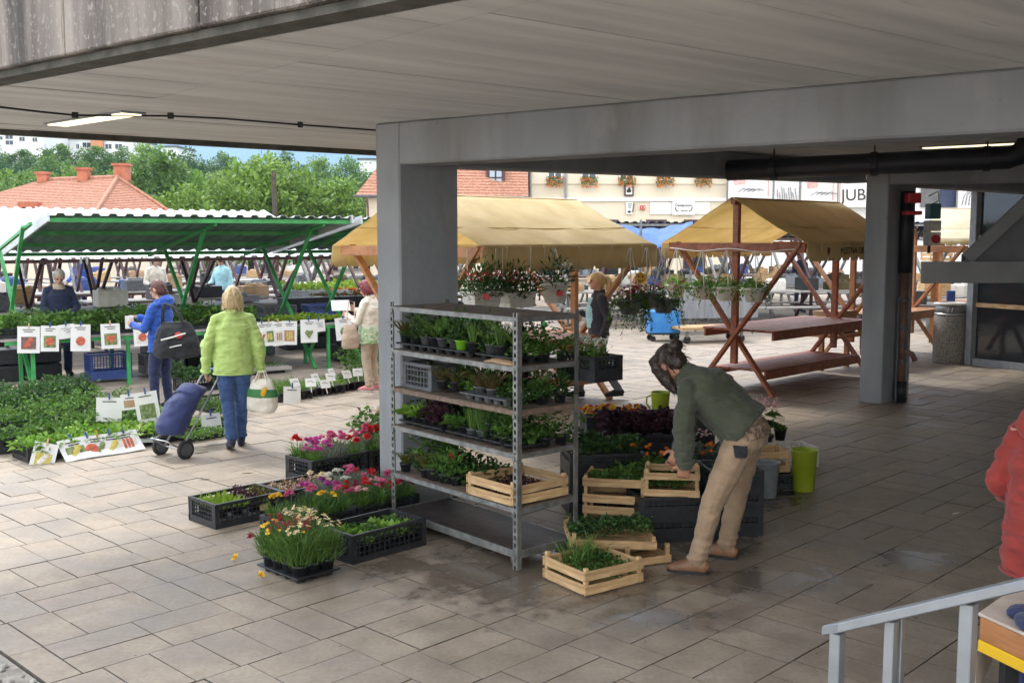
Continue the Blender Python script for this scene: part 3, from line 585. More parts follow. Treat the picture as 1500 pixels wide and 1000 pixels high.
        b.limb(an-V3((0, 0, .03*k)), an+V3((0, 0, .02*k)), .045*k, .042*k)
        sole = MB(); out = []
        for q in range(16):
            a = 2*math.pi*q/16; y = .058+.132*math.sin(a); ww = .038+.008*math.sin(a)-(.01 if y < -.04 else 0); out.append(f2(y, 0)+x*math.cos(a)*ww*k)
        n = len(out); sole.add([p for p in out]+[p+V3((0, 0, .018*k)) for p in out], [tuple(range(n-1, -1, -1)), tuple(range(n, 2*n))]+[(q, (q+1) % n, (q+1) % n+n, q+n) for q in range(n)])
        so = remesh('shoe', b, vox*.8, 2, shoe, t); 
        if vox < .012: [MB().tube([f2(.055+.022*q, .062-.008*q)-x*.026*k, f2(.055+.022*q, .070-.008*q), f2(.055+.022*q, .062-.008*q)+x*.026*k], .003, 5).build('lace', [M_grime], so) for q in range(4)]
        so2 = sole.build('sole', [M_grime if shoe is not C_pink else M_whitepl], so)
    # hair
    b = MB(); b.ell(hd(0, -.018, .036), (.081*k, .098*k, .096*k), HR); b.ell(hd(0, -.05, -.01), (.074*k, .06*k, .08*k), HR)
    if hairstyle == 'bob':
        b.loft([hd(0, -.03, .06), hd(0, -.045, 0), hd(0, -.05, -.07), hd(0, -.052, -.115)], [(.08*k, .075*k), (.097*k, .075*k), (.100*k, .066*k), (.085*k, .05*k)], sx)
        for s_ in (-1, 1): b.limb(hd(s_*.075, .01, .03), hd(s_*.085, .01, -.07), .024*k, .022*k)
    if hairstyle == 'pony': b.loft([hd(0, -.09, .06), hd(0, -.135, .05), hd(0, -.165, -.02), hd(.0, -.16, -.12), hd(0, -.14, -.19)], [.025*k, .035*k, .042*k, .036*k, .012*k], sx)
    if hairstyle == 'bun':
        b.ell(hd(.02, -.12, .03), (.05*k, .045*k, .04*k), HR); b.loft([hd(.0, .02, .12), hd(-.03, .085, .07), hd(-.05, .10, -.02), hd(-.055, .105, -.11)], [.03*k, .024*k, .016*k, .006*k], sx); b.loft([hd(-.05, .02, .10), hd(-.075, .035, .03), hd(-.078, .05, -.05), hd(-.07, .075, -.12), hd(-.06, .085, -.17)], [.045*k, .046*k, .042*k, .028*k, .008*k], sx); b.loft([hd(-.03, .07, .08), hd(-.06, .085, .0), hd(-.06, .095, -.08), hd(-.05, .10, -.15)], [.034*k, .032*k, .026*k, .008*k], sx); b.loft([hd(.05, .03, .10), hd(.065, .07, .03), hd(.07, .085, -.07)], [.03*k, .02*k, .006*k], sx)
    if hairstyle != 'none':
        ho = remesh('hair', b, .007, 2, hair, t, .006, 45, (1, 1, .25))
        L_ = LB(); n = 500; me = ho.data; idx = RNG.integers(0, len(me.vertices), n); C = np.array([me.vertices[int(i)].co[:] for i in idx]); N = np.array([me.vertices[int(i)].normal[:] for i in idx])
        dn = -np.array(upv)[None, :]*1.0-np.array(fdir)[None, :]*.35+N*.25+RNG.normal(0, .15, (n, 3))
        L_.blade(C-N*.004, dn, rnd(n, .035, .075)*k, rnd(n, .004, .008), droop=.1); obj('hair_strands', L_.mesh('hair_strands', [hair]), ho)
    return t
# ================================================================ GROUND
def pave_mat(name, attr, brick=False):
    m = bpy.data.materials.new(name); m.use_nodes = True; n = m.node_tree.nodes; l = m.node_tree.links; p = n['Principled BSDF']
    geo = n.new('ShaderNodeNewGeometry'); pos = geo.outputs['Position']
    if attr == 'obj': src = n.new('ShaderNodeObjectInfo').outputs['Random']
    else:
        a = n.new('ShaderNodeAttribute'); a.attribute_name = 'tone'; src = a.outputs['Fac']
    if brick:
        mp = n.new('ShaderNodeMapping'); mp.inputs['Rotation'].default_value = (0, 0, -ANG); l.new(pos, mp.inputs[0])
        bt = n.new('ShaderNodeTexBrick'); l.new(mp.outputs[0], bt.inputs[0]); bt.inputs['Scale'].default_value = 1; bt.inputs['Brick Width'].default_value = .5; bt.inputs['Row Height'].default_value = .5
        bt.inputs['Mortar Size'].default_value = .012; bt.inputs['Color1'].default_value = (.0, .0, .0, 1); bt.inputs['Color2'].default_value = (1, 1, 1, 1); bt.inputs['Mortar'].default_value = (.5, .5, .5, 1)
        sp = n.new('ShaderNodeSeparateColor'); l.new(bt.outputs[0], sp.inputs[0]); src = sp.outputs[0]
    rp = n.new('ShaderNodeValToRGB'); l.new(src, rp.inputs[0]); e = rp.color_ramp.elements
    e[0].position = 0; e[0].color = (.335, .275, .212, 1); e[1].position = 1; e[1].color = (.318, .265, .208, 1)
    for q, c in ((.25, (.345, .28, .214, 1)), (.45, (.318, .262, .202, 1)), (.62, (.348, .288, .224, 1)), (.82, (.305, .256, .204, 1))): x = e.new(q); x.color = c
    nz = n.new('ShaderNodeTexNoise'); nz.inputs['Scale'].default_value = 2.2; nz.inputs['Detail'].default_value = 8; l.new(pos, nz.inputs['Vector'])
    mr = n.new('ShaderNodeMapRange'); mr.inputs[1].default_value = .3; mr.inputs[2].default_value = .7; mr.inputs[3].default_value = .70; mr.inputs[4].default_value = 1.14; l.new(nz.outputs[0], mr.inputs[0])
    n2 = n.new('ShaderNodeTexNoise'); n2.inputs['Scale'].default_value = 38; n2.inputs['Detail'].default_value = 5; l.new(pos, n2.inputs['Vector'])
    m3 = n.new('ShaderNodeMapRange'); m3.inputs[1].default_value = .3; m3.inputs[2].default_value = .7; m3.inputs[3].default_value = .88; m3.inputs[4].default_value = 1.1; l.new(n2.outputs[0], m3.inputs[0])
    ml = n.new('ShaderNodeMath'); ml.operation = 'MULTIPLY'; l.new(mr.outputs[0], ml.inputs[0]); l.new(m3.outputs[0], ml.inputs[1])
    val = ml.outputs[0]
    # spilt water and soil around the plants: wet patches with their own outline
    n4 = n.new('ShaderNodeTexNoise'); n4.inputs['Scale'].default_value = 5.5; n4.inputs['Detail'].default_value = 10; n4.inputs['Roughness'].default_value = .62; l.new(pos, n4.inputs['Vector'])
    tot = None
    for (x, y, rx, ry, k) in ((.15, 6.75, 1.25, 1.0, 1.0), (1.5, 6.6, .95, .4, .95), (-.75, 6.9, .5, .45, .8), (2.75, 7.0, .5, .4, .9), (2.2, 8.55, .5, .5, .8), (.9, 5.95, .7, .35, .75), (2.9, 6.0, .7, .8, .45), (1.2, 7.6, 1.2, .8, .9)):
        mp = n.new('ShaderNodeMapping'); mp.vector_type = 'POINT'; mp.inputs['Location'].default_value = (-x/rx, -y/ry, 0); mp.inputs['Scale'].default_value = (1/rx, 1/ry, 0); l.new(pos, mp.inputs[0])
        ln = n.new('ShaderNodeVectorMath'); ln.operation = 'LENGTH'; l.new(mp.outputs[0], ln.inputs[0])
        q = n.new('ShaderNodeMapRange'); q.inputs[1].default_value = 0; q.inputs[2].default_value = 1.15; q.inputs[3].default_value = k*.60; q.inputs[4].default_value = 0; l.new(ln.outputs['Value'], q.inputs[0])
        if tot is None: tot = q.outputs[0]
        else: mx = n.new('ShaderNodeMath'); mx.operation = 'MAXIMUM'; l.new(tot, mx.inputs[0]); l.new(q.outputs[0], mx.inputs[1]); tot = mx.outputs[0]
    ad = n.new('ShaderNodeMath'); ad.operation = 'ADD'; l.new(tot, ad.inputs[0]); l.new(n4.outputs[0], ad.inputs[1])
    wet = n.new('ShaderNodeMapRange'); wet.inputs[1].default_value = .66; wet.inputs[2].default_value = .84; l.new(ad.outputs[0], wet.inputs[0])
    wv = n.new('ShaderNodeMapRange'); wv.inputs[3].default_value = 1; wv.inputs[4].default_value = .50; l.new(wet.outputs[0], wv.inputs[0])
    m5 = n.new('ShaderNodeMath'); m5.operation = 'MULTIPLY'; l.new(val, m5.inputs[0]); l.new(wv.outputs[0], m5.inputs[1])
    hs = n.new('ShaderNodeHueSaturation'); l.new(m5.outputs[0], hs.inputs['Value']); l.new(rp.outputs[0], hs.inputs['Color']); colr = hs.outputs[0]
    n6 = n.new('ShaderNodeTexNoise'); n6.inputs['Scale'].default_value = 6.5; n6.inputs['Detail'].default_value = 9; n6.inputs['Roughness'].default_value = .65; l.new(pos, n6.inputs['Vector'])
    m6 = n.new('ShaderNodeMapRange'); m6.inputs[1].default_value = .46; m6.inputs[2].default_value = .72; m6.inputs[4].default_value = .5; l.new(n6.outputs[0], m6.inputs[0])
    x6 = n.new('ShaderNodeMix'); x6.data_type = 'RGBA'; l.new(m6.outputs[0], x6.inputs[0]); l.new(colr, x6.inputs[6]); x6.inputs[7].default_value = (.19, .145, .105, 1); colr = x6.outputs[2]
    n7 = n.new('ShaderNodeTexNoise'); n7.inputs['Scale'].default_value = 17; n7.inputs['Detail'].default_value = 2; l.new(pos, n7.inputs['Vector'])
    m7 = n.new('ShaderNodeMapRange'); m7.inputs[1].default_value = .735; m7.inputs[2].default_value = .76; m7.inputs[4].default_value = .75; l.new(n7.outputs[0], m7.inputs[0])
    x7 = n.new('ShaderNodeMix'); x7.data_type = 'RGBA'; l.new(m7.outputs[0], x7.inputs[0]); l.new(colr, x7.inputs[6]); x7.inputs[7].default_value = (.06, .05, .042, 1); colr = x7.outputs[2]   # trodden gum and soil crumbs
    if brick:
        mxx = n.new('ShaderNodeMix'); mxx.data_type = 'RGBA'; l.new(bt.outputs['Fac'], mxx.inputs[0]); l.new(colr, mxx.inputs[6]); mxx.inputs[7].default_value = (.09, .08, .07, 1); colr = mxx.outputs[2]
    l.new(colr, p.inputs['Base Color'])
    rg = n.new('ShaderNodeMapRange'); rg.inputs[1].default_value = .3; rg.inputs[2].default_value = .7; rg.inputs[3].default_value = .46; rg.inputs[4].default_value = .74; l.new(nz.outputs[0], rg.inputs[0])
    rw = n.new('ShaderNodeMix'); rw.data_type = 'FLOAT'; l.new(wet.outputs[0], rw.inputs[0]); l.new(rg.outputs[0], rw.inputs[2]); rw.inputs[3].default_value = .22; l.new(rw.outputs[0], p.inputs['Roughness'])
    bn = n.new('ShaderNodeBump'); bn.inputs['Strength'].default_value = .12; bn.inputs['Distance'].default_value = .01; l.new(n2.outputs[0], bn.inputs['Height']); l.new(bn.outputs[0], p.inputs['Normal'])
    return m
M_pave_o = pave_mat('paving_stone_single', 'obj'); M_pave_a = pave_mat('paving_stone_run', 'attr'); M_pave_b = pave_mat('paving_far', 'attr', True)
M_joint = mat('joint_sand', (.07, .06, .05), (.11, .095, .08), rough=.95, scale=30)
struct(MB().poly([(-700, -60, -.03), (700, -60, -.03), (700, 1500, -.03), (-700, 1500, -.03)]).build('ground', [M_pave_b]))
pave = MB().poly([AB(2.0, -9, -.014), AB(30, -9, -.014), AB(30, 22, -.014), AB(2.0, 22, -.014)]).build('pavement', [M_joint]); struct(pave)
def proj(p):
    z = p[2]-CAM_H; yc = p[1]*_c-z*_s; zz = p[1]*_s+z*_c
    return (750+CAM_F*p[0]/yc, 500-CAM_F*zz/yc) if yc > .2 else (-9999, 9999)
tiles = []
rt = random.Random(3)
for kb in range(-16, 44):
    b0 = .16+.4975*kb; off = rt.uniform(0, .25); a = 2.0-off; first = True
    while a < 30:
        if rt.random() < .33: seg = [(a+.25, b0+.125, .25*2, .25), (a+.25, b0+.373, .5, .25)]; a += .4975
        else: seg = [(a+.125, b0+.249, .25, .4975)]; a += .249
        for (ca, cb, la, lb) in seg:
            p = AB(ca, cb); x, y = proj(p); dd = p.y
            if ca+la/2 < 2.08: continue
            if ca-la/2 < 2.0: e_ = ca+la/2; la = e_-2.0; ca = 2.0+la/2
            if 3.2 < dd < 27 and -120 < x < 1620 and y < 1110: tiles.append((dd, ca, cb, la, lb))
tiles.sort()
def stone(la, lb, ch=.002, gap=.005):
    a, b = la/2-gap/2, lb/2-gap/2
    vs = [(x*a, y*b, -.03) for x, y in ((-1, -1), (1, -1), (1, 1), (-1, 1))]+[(x*a, y*b, -ch) for x, y in ((-1, -1), (1, -1), (1, 1), (-1, 1))]+[(x*(a-ch), y*(b-ch), 0) for x, y in ((-1, -1), (1, -1), (1, 1), (-1, 1))]
    fs = [(8, 9, 10, 11)]+[(i, (i+1) % 4, (i+1) % 4+4, i+4) for i in range(4)]+[(i+4, (i+1) % 4+4, (i+1) % 4+8, i+8) for i in range(4)]
    return vs, fs
SM = {}
for la, lb in ((.5, .25), (.25, .4975)):
    q_ = MB().add(*stone(la, lb)); q_.M = [0]+[1]*8; me = q_.mesh('paving_stone', [M_pave_o, M_joint]); SM[(la, lb)] = me
vis = [t for t in tiles if (t[3], t[4]) in SM and -20 < proj(AB(t[1], t[2]))[0] < 1520 and proj(AB(t[1], t[2]))[1] < 1020]
single = set(vis[:298])
for t in vis[:298]:
    o = bpy.data.objects.new('paving_stone', SM[(t[3], t[4])]); COL.objects.link(o); o.parent = pave
    p = AB(t[1], t[2]); o.location = (p.x, p.y, rt.uniform(-.002, .002)); o.rotation_euler = (rt.uniform(-.003, .003), rt.uniform(-.003, .003), ANG+rt.uniform(-.004, .004))
V = []; F = []; T = []; MI = []; ca_, sa_ = math.cos(ANG), math.sin(ANG)
for t in tiles:
    if t in single: continue
    vs, fs = stone(t[3], t[4]); p = AB(t[1], t[2], rt.uniform(-.003, .002)); b = len(V); tn = rt.random()
    V += [(p.x+x*ca_-y*sa_, p.y+x*sa_+y*ca_, p.z+z) for x, y, z in vs]; F += [tuple(i+b for i in f) for f in fs]; T += [tn]*len(fs); MI += [0]+[1]*8
me = bpy.data.meshes.new('paving_run'); me.from_pydata(V, [], F); me.materials.append(M_pave_a); me.materials.append(M_joint); me.polygons.foreach_set('material_index', MI); at = me.attributes.new('tone', 'FLOAT', 'FACE'); at.data.foreach_set('value', T); me.update()
o = obj('paving_run', me, pave); o['kind'] = 'stuff'
# gravelly strip where the paving stops, bottom left
struct(MB().poly([AB(-1, 2, -.01), AB(1.99, 2, -.01), AB(1.99, 12, -.01), AB(-1, 12, -.01)]).build('verge', [M_dirt]))
b = MB()
for k in range(420):
    p = AB(rt.uniform(1.1, 1.97), rt.uniform(4.2, 7.2)); r = rt.choice((.008, .012, .02, .03)); b.ell((p.x, p.y, -.006+r*.3), (r*rt.uniform(.8, 1.3), r, r*.6), None, 6, 4)
tag(b.build('pebbles', [M_pebble]), 'loose pebbles and grit on the dirt strip at the paving edge', 'gravel', kind='stuff')
# ================================================================ CONCRETE BUILDING OVER THE MARKET CORNER
def streaky(name, c1, c2, rough, sx, sy, scale, bump=.2, spots=None):
    return mat(name, c1, c2, rough=rough, scale=scale, stretch=(sx, sy, sx), detail=8, bump=bump, bscale=scale*3, contrast=(.3, .72))
M_soffit = streaky('board_marked_concrete', (.50, .505, .50), (.70, .70, .685), .85, .22, 2.2, 2.6); overlay(M_soffit, 1.2, .60, .78, (.34, .25, .17), .6, (.5, 1.6, 1), seed=4); overlay(M_soffit, 5, .62, .72, (.36, .35, .33), .55, (.35, 3, 1), seed=1)
M_fascia = mat('exposed_aggregate', (.085, .07, .062), (.34, .30, .265), rough=.9, scale=1.3, stretch=(3.2, 3.2, .25), detail=10, bump=.9, bscale=55, contrast=(.36, .66)); overlay(M_fascia, 34, .56, .62, (.40, .37, .33), .55, (1, 1, 1)); overlay(M_fascia, 2.2, .55, .7, (.05, .045, .04), .7, (2.5, 2.5, .15), seed=6)
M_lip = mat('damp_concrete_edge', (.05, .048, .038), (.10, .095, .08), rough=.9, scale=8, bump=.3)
TH = math.atan2(.64, .77); LX = Vector((math.cos(TH), math.sin(TH), 0)); LY = Vector((-math.sin(TH), math.cos(TH), 0))
def loc2(p): p = V3(p); return Vector((p.dot(LX), p.dot(LY), p.z))
bld = thing('concrete_building', 'grey concrete canopy building with painted beams, square columns and a projecting roof slab', 'building', (0, 0, 0), TH); 
dA = Vector((.734, .679, 0)); dB = Vector((.795, -.606, 0)); ZT = 3.07
P0 = Vector((-2.94, 6.2, 0)); dF = Vector((.775, -.632, 0)); PF = Vector((-4.287, 8.992, 0)); dS = Vector((.77, .64, 0))
C0 = Vector((-5.32, 8.14, 0)); nearE = P0+dF*16; farE = PF+dS*26; right = Vector((24, 12, 0))
slab = [loc2(q) for q in (C0, nearE, right, farE)]
MB().prism([(q.x, q.y) for q in slab], ZT+.012, ZT+.34).build('roof_slab', [M_lip], bld)
# formwork panels of the soffit, joints recessed
xj = loc2(G(256, 137, ZT)).x; ring = [(q.x, q.y) for q in slab]; cx = sum(q[0] for q in ring)/4; cy = sum(q[1] for q in ring)/4
def clip(poly, ring):
    out = poly
    for i in range(len(ring)):
        a = ring[i]; bb = ring[(i+1) % len(ring)]; nx, ny = -(bb[1]-a[1]), bb[0]-a[0]
        if (cx-a[0])*nx+(cy-a[1])*ny < 0: nx, ny = -nx, -ny
        L = math.hypot(nx, ny); f = lambda q: ((q[0]-a[0])*nx+(q[1]-a[1])*ny)/L-.10
        new = []
        for k in range(len(out)):
            p, q = out[k], out[(k+1) % len(out)]; fp, fq = f(p), f(q)
            if fp >= 0: new.append(p)
            if fp*fq < 0: t = fp/(fp-fq); new.append((p[0]+(q[0]-p[0])*t, p[1]+(q[1]-p[1])*t))
        out = new
        if not out: break
    return out
for i in range(-4, 8):
    for k in range(-8, 24):
        x0 = xj+i*3.6; y0 = k*.78+(.31 if i % 2 else 0)-6
        q = clip([(x0+.006, y0+.005), (x0+3.594, y0+.005), (x0+3.594, y0+.775), (x0+.006, y0+.775)], ring)
        if len(q) > 2: MB().prism(q, ZT+rt.uniform(-.003, .003), ZT+.009).build('soffit_panel', [M_soffit], bld)
# fascia panels hung on the near edge
jt = [((G(px, py, ZT-.02)-P0).dot(dF)) for px, py in ((106, 98), (290, 58), (550, 12))]
edges = [jt[0]-1.35*k for k in (3, 2, 1)]+jt+[jt[2]+1.35*k for k in range(1, 11)]
nF = Vector((-dF.y, dF.x, 0)); nF = -nF if nF.y > 0 else nF
for e0, e1 in zip(edges[:-1], edges[1:]):
    q = [P0+dF*(e0+.008), P0+dF*(e1-.008), P0+dF*(e1-.008)+nF*.13, P0+dF*(e0+.008)+nF*.13]; q = [loc2(v) for v in q]
    MB().prism([(v.x, v.y) for v in q], ZT+.034, ZT+1.5).build('fascia_panel', [M_fascia], bld, bevel=.008)
q = [loc2(v) for v in (P0+dF*-3.2+nF*.09, P0+dF*15+nF*.09, P0+dF*15-nF*.06, P0+dF*-3.2-nF*.06)]
MB().prism([(v.x, v.y) for v in q], ZT-.008, ZT+.03).build('drip_edge', [M_lip], bld)
q = [loc2(v) for v in (PF+dS*-1.25, PF+dS*24, PF+dS*24-LY*.10, PF+dS*-1.25-LY*.10)]
MB().prism([(v.x, v.y) for v in q], ZT-.045, ZT+.012).build('drip_edge', [M_lip], bld)
def column(near, wB, wA, ztop):
    n_ = V3(near); q = [loc2(v) for v in (n_, n_-dB*wB, n_-dB*wB+dA*wA, n_+dA*wA)]
    return MB().prism([(v.x, v.y) for v in q], 0, ztop).build('column', [M_concrete_w], bld, bevel=.012)
N1 = Vector((-.88, 8.35, 0)); N2 = Vector((4.80, 13.61, 0))
column(N1, .26, .60, ZT-.004); column(N2, .29, .74, ZT-.004)
def beam(p, d, L, nrm, wdt, z0, z1, zt):
    a = V3(p); e = a+d*L; q = [loc2(v) for v in (a, e, e+nrm*wdt, a+nrm*wdt)]; zz = [z0, z1, z1, z0]
    vs = [(v.x, v.y, z) for v, z in zip(q, zz)]+[(v.x, v.y, zt) for v in q]
    return MB().add(vs, [(3, 2, 1, 0), (4, 5, 6, 7)]+[(i, (i+1) % 4, (i+1) % 4+4, i+4) for i in range(4)]).build('beam', [M_concrete_w], bld, bevel=.015)
nB = Vector((.606, .795, 0)); nA = Vector((-.679, .734, 0))
beam(N1+dB*.0-nB*.003, dB, 9.5, nB, .34, 2.74, 2.735, ZT-.002)
beam(N1+dA*.604, dA, 6.57, nA, .26, 2.742, 2.83, ZT-.006)
beam(N2+dA*.0+dB*.003, Vector((.93, -.36, 0)), 9, Vector((.36, .93, 0)), .34, 2.832, 2.83, ZT-.002)
beam(N2+dA*.744, dA, 8, nA, .29, 2.83, 2.83, ZT-.006)
# cable with clips along the soffit
b = MB(); cpts = [G(-60, 150, ZT-.02), G(0, 157, ZT-.02), G(60, 164, ZT-.02), G(110, 169, ZT-.02), G(250, 170, ZT-.02), G(330, 174, ZT-.02), G(440, 183, ZT-.02), G(551, 191, ZT-.02)]
cab = thing('ceiling_cable', 'thin black cable clipped along the underside of the concrete slab', 'cable')
MB().tube(cpts, .008, 6).build('cable', [M_grime], cab, True)
for p in (cpts[3], cpts[4], cpts[6]): MB().box(p+Vector((0, 0, .005)), (.035, .035, .05)).build('cable_clip', [M_grime], cab)
# ceiling lamps
def ceil_lamp(p0, p1, wd, label):
    t = thing('ceiling_lamp', label, 'lamp'); p0 = V3(p0); p1 = V3(p1); d = (p1-p0).normalized()
    MB().bar(p0+Vector((0, 0, -.003)), p1+Vector((0, 0, -.003)), wd+.04, .02).build('lamp_housing', [M_alu], t)
    MB().bar(p0+d*.03+Vector((0, 0, -.014)), p1-d*.03+Vector((0, 0, -.014)), wd, .012).build('diffuser', [M_lamp], t)
ceil_lamp((-3.62, 8.52, ZT), (-2.70, 7.68, ZT), .15, 'lit strip lamp under the slab near its left edge, above the green stalls')
ceil_lamp((4.10, 10.75, ZT), (4.85, 10.18, ZT), .12, 'lit strip lamp under the slab beyond the big beam, above the black pipe')
# cast iron drain pipe under the slab
t = thing('drain_pipe', 'thick black drain pipe hung below the slab, elbow at its right end', 'pipe')
a = D(1066, 250, 11.1); e = D(1478, 231, 9.9); d = (e-a).normalized(); up = Vector((0, 0, 1))
MB().tube([a, e, e+d*.09+up*.03, e+d*.15+up*.10, e+d*.17+up*.2, e+d*.17+up*(ZT-e.z-.01)], .105, 14).build('pipe_run', [M_iron], t, True)
for f in (.18, .55, .93): p = a+(e-a)*f; MB().lathe([(.118, -.03), (.118, .03)], 14).build('pipe_collar', [M_iron], t).matrix_local = frame(p, d.cross(up), up.cross(d.cross(up))) @ Matrix.Rotation(0, 4, 'X'); MB().tube([p+up*.1, (p.x, p.y, ZT-.01)], .008, 6).build('hanger', [M_iron], t)
for ch in t.children:
    if ch.name.startswith('pipe_collar'): ch.rotation_euler = d.to_track_quat('Z', 'Y').to_euler()
# downpipe and meter boxes on the second column's shaded face
t = thing('downpipe', 'brown plastic downpipe with grey clips on the shaded side of the far column', 'pipe')
pb = N2+dA*.36-nA*.075
MB().tube([(pb.x, pb.y, .02), (pb.x, pb.y, 1.75)], .055, 12).build('pipe_run', [M_brownpipe], t, True); MB().tube([(pb.x, pb.y, 1.7), (pb.x, pb.y, 2.75)], .085, 12).build('upper_pipe', [M_iron], t, True)
MB().tube([(pb.x, pb.y, .0), (pb.x, pb.y, .28)], .075, 12).build('socket', [M_iron], t, True)
for z in (.55, .75, .98, 1.35): MB().lathe([(.064, z-.02), (.064, z+.02)], 12, (pb.x, pb.y, 0)).build('pipe_clip', [M_greypl], t)
MB().tube([(pb.x, pb.y, .70), (pb.x+.12, pb.y-.04, .64), (pb.x+.16, pb.y-.05, .55)], .035, 8).build('branch', [M_brownpipe], t, True)
MB().tube([(pb.x-.10, pb.y-.1, .02), (pb.x-.10, pb.y-.1, 1.4)], .012, 6).build('earth_wire', [M_greypl], t)
t = thing('meter_boxes', 'stack of red, green and white electric fittings with cables behind the far column', 'electric box')
q0 = N2+dA*.80-nA*.02
for z, sz, m_, nm in ((2.66, (.16, .22, .13), M_red, 'red_box'), (2.47, (.2, .22, .05), M_red, 'red_strip'), (2.50, (.14, .2, .2), M_teal2, 'meter'), (2.31, (.16, .2, .14), M_whitepl, 'socket_box'), (2.14, (.16, .2, .18), M_whitepl, 'junction_box')):
    MB().box((q0.x+.16 if 'red' not in nm else pb.x+.02, q0.y-.06 if 'red' not in nm else pb.y-.1, z), sz).build(nm, [m_], t, bevel=.01)
MB().lathe([(.06, -.05), (.06, .05)], 12).build('plug', [M_red], t, loc=(q0.x+.17, q0.y-.12, 2.13)).rotation_euler.x = 1.4
MB().tube([(q0.x+.1, q0.y-.05, 2.7), (q0.x+.2, q0.y-.1, 2.76), (q0.x+.22, q0.y-.1, 2.64), (q0.x+.12, q0.y-.05, 2.58)], .01, 6).build('loop_cable', [M_whitepl], t)
MB().tube([(q0.x+.13, q0.y-.05, 2.05), (q0.x+.13, q0.y-.05, 1.95)], .02, 6).build('connector', [M_grime], t)
# glazed shop front under the slab, right
t = thing('glass_shopfront', 'dark glazed shopfront with grey metal frame behind the concrete litter bin', 'shopfront')
g0 = Vector((7.78, 17.85, 0)); gd = Vector((.50, -.866, 0)); gn = Vector((.866, .5, 0))
for k in range(5):
    p = g0+gd*(2.0*k); MB().bar((p.x, p.y, 0), (p.x, p.y, 3.05), .16, .12, up=gd).build('mullion', [M_alu], t, bevel=.005)
    if k < 4:
        q = p+gd*2.0
        MB().add([p+gd*.08+gn*.02, q-gd*.08+gn*.02, q-gd*.08+gn*.02+up*3.04, p+gd*.08+gn*.02+up*3.04], [(0, 1, 2, 3)]).build('glass_pane', [M_glassdark], t, solid=.01)
        MB().bar(p+gd*.08+up*.06, q-gd*.08+up*.06, .10, .12).build('bottom_rail', [M_alu], t); MB().bar(p+gd*.08+up*1.02, q-gd*.08+up*1.02, .05, .07).build('beige_bar', [M_cratewood], t)  # bottom rail, and a beige bar across each pane
        MB().bar(p+gd*.08+up*2.15, q-gd*.08+up*2.15, .06, .06).build('transom', [M_alu], t)
iw = [g0+gd*-.2+gn*3.5, g0+gd*8.4+gn*3.5]; MB().bar(iw[0]+up*1.5, iw[1]+up*1.5, .1, 3.0).build('inner_wall', [M_canvas_grey], t)
rw_ = thing('light_block_wall', 'dark grey rendered wall of the building that closes the covered area on the right', 'building')
MB().bar((10.4, 9.6, 1.53), (5.6, -3.5, 1.53), .3, 3.06).build('wall', [M_lip], rw_)  # unseen wall, added to keep light from the right off columns and floor
# ================================================================ HILL, TREES, HOUSES
def hill(x, y): 
    s_ = min(max((y-62)/140, 0), 1); return -.06+17*s_*s_*(3-2*s_)*min(max((45-x)/110, 0.05), 1)+max(y-210, 0)*.02
g = [[(x, y, hill(x, y)+.6*noise.noise((x*.03, y*.03, 0))-.6) for x in range(-420, 421, 20)] for y in list(range(62, 240, 12))+list(range(240, 700, 40))]
M_hill = mat('hill_grass', (.03, .07, .02), (.07, .12, .03), rough=.95, scale=.15, detail=8)
struct(MB().sheet(g).build('hillside', [M_hill], smooth=True))
M_mount = mat('mountain_forest', (.020, .045, .022), (.05, .08, .04), rough=1, scale=.004, detail=9)
g = [[(x, y, -1+max(0, (y-2600)/2200)*(520+110*noise.noise((x*.0007, y*.0006, 2)) + 60*noise.noise((x*.003, y*.003, 5)))) for x in range(-4200, 4201, 150)] for y in range(2500, 5401, 150)]
struct(MB().sheet(g).build('mountain', [M_mount], smooth=True))
def crown(seed, rx, rz, ncl, nl, ls):
    rg = np.random.default_rng(seed); b = LB(); C = []
    while len(C) < ncl:
        p = rg.uniform(-1, 1, 3); q = np.linalg.norm(p)
        if q < 1 and q > .35 and p[2] > -.75: C.append(p*np.array([rx, rx, rz])*(.8+.25*rg.random()))
    for c in C:
        cr = rx*rg.uniform(.22, .38); n = nl; v = rg.normal(0, 1, (n, 3)); v /= np.linalg.norm(v, axis=1, keepdims=True); v *= cr*rg.random((n, 1))**.4
        d = v/cr+rg.normal(0, .5, (n, 3)); d[:, 2] += .1
        b.leaf(c+v*np.array([1, 1, .75]), d, rg.uniform(ls*.7, ls*1.4, n), rg.uniform(ls*.45, ls*.8, n), tone=np.clip(rg.random(n)*.7+.3*rg.random(), 0, 1), fold=.1)
    return b
crowns = []
for k in range(6): crowns.append([crown(50+k, 3.0, 3.1+.5*(k % 3), 46, 90, .36).mesh('crown', [mm]) for mm in ((M_treeA,), (M_treeB,), (M_treeC,), (M_treeA,), (M_treeC,), (M_treeB,))[k]])
trunkm = MB(); trunkm.tube([(0, 0, -1), (.05, 0, 1.2), (0, .1, 3.2)], [.26, .2, .12], 8)
for a in range(5): trunkm.tube([(0, .05, 1.6+.25*a), (math.cos(a*2.3)*1.1, math.sin(a*2.3)*1.1, 3.0+.4*a)], [.10, .03], 6)
trunkm = trunkm.mesh('trunk', [M_bark])
TL = ['dense deep green tree on the wooded slope behind the market', 'fresh light green tree in front of the wooded slope', 'bluish dark green tree on the wooded slope behind the market']
TREES = []
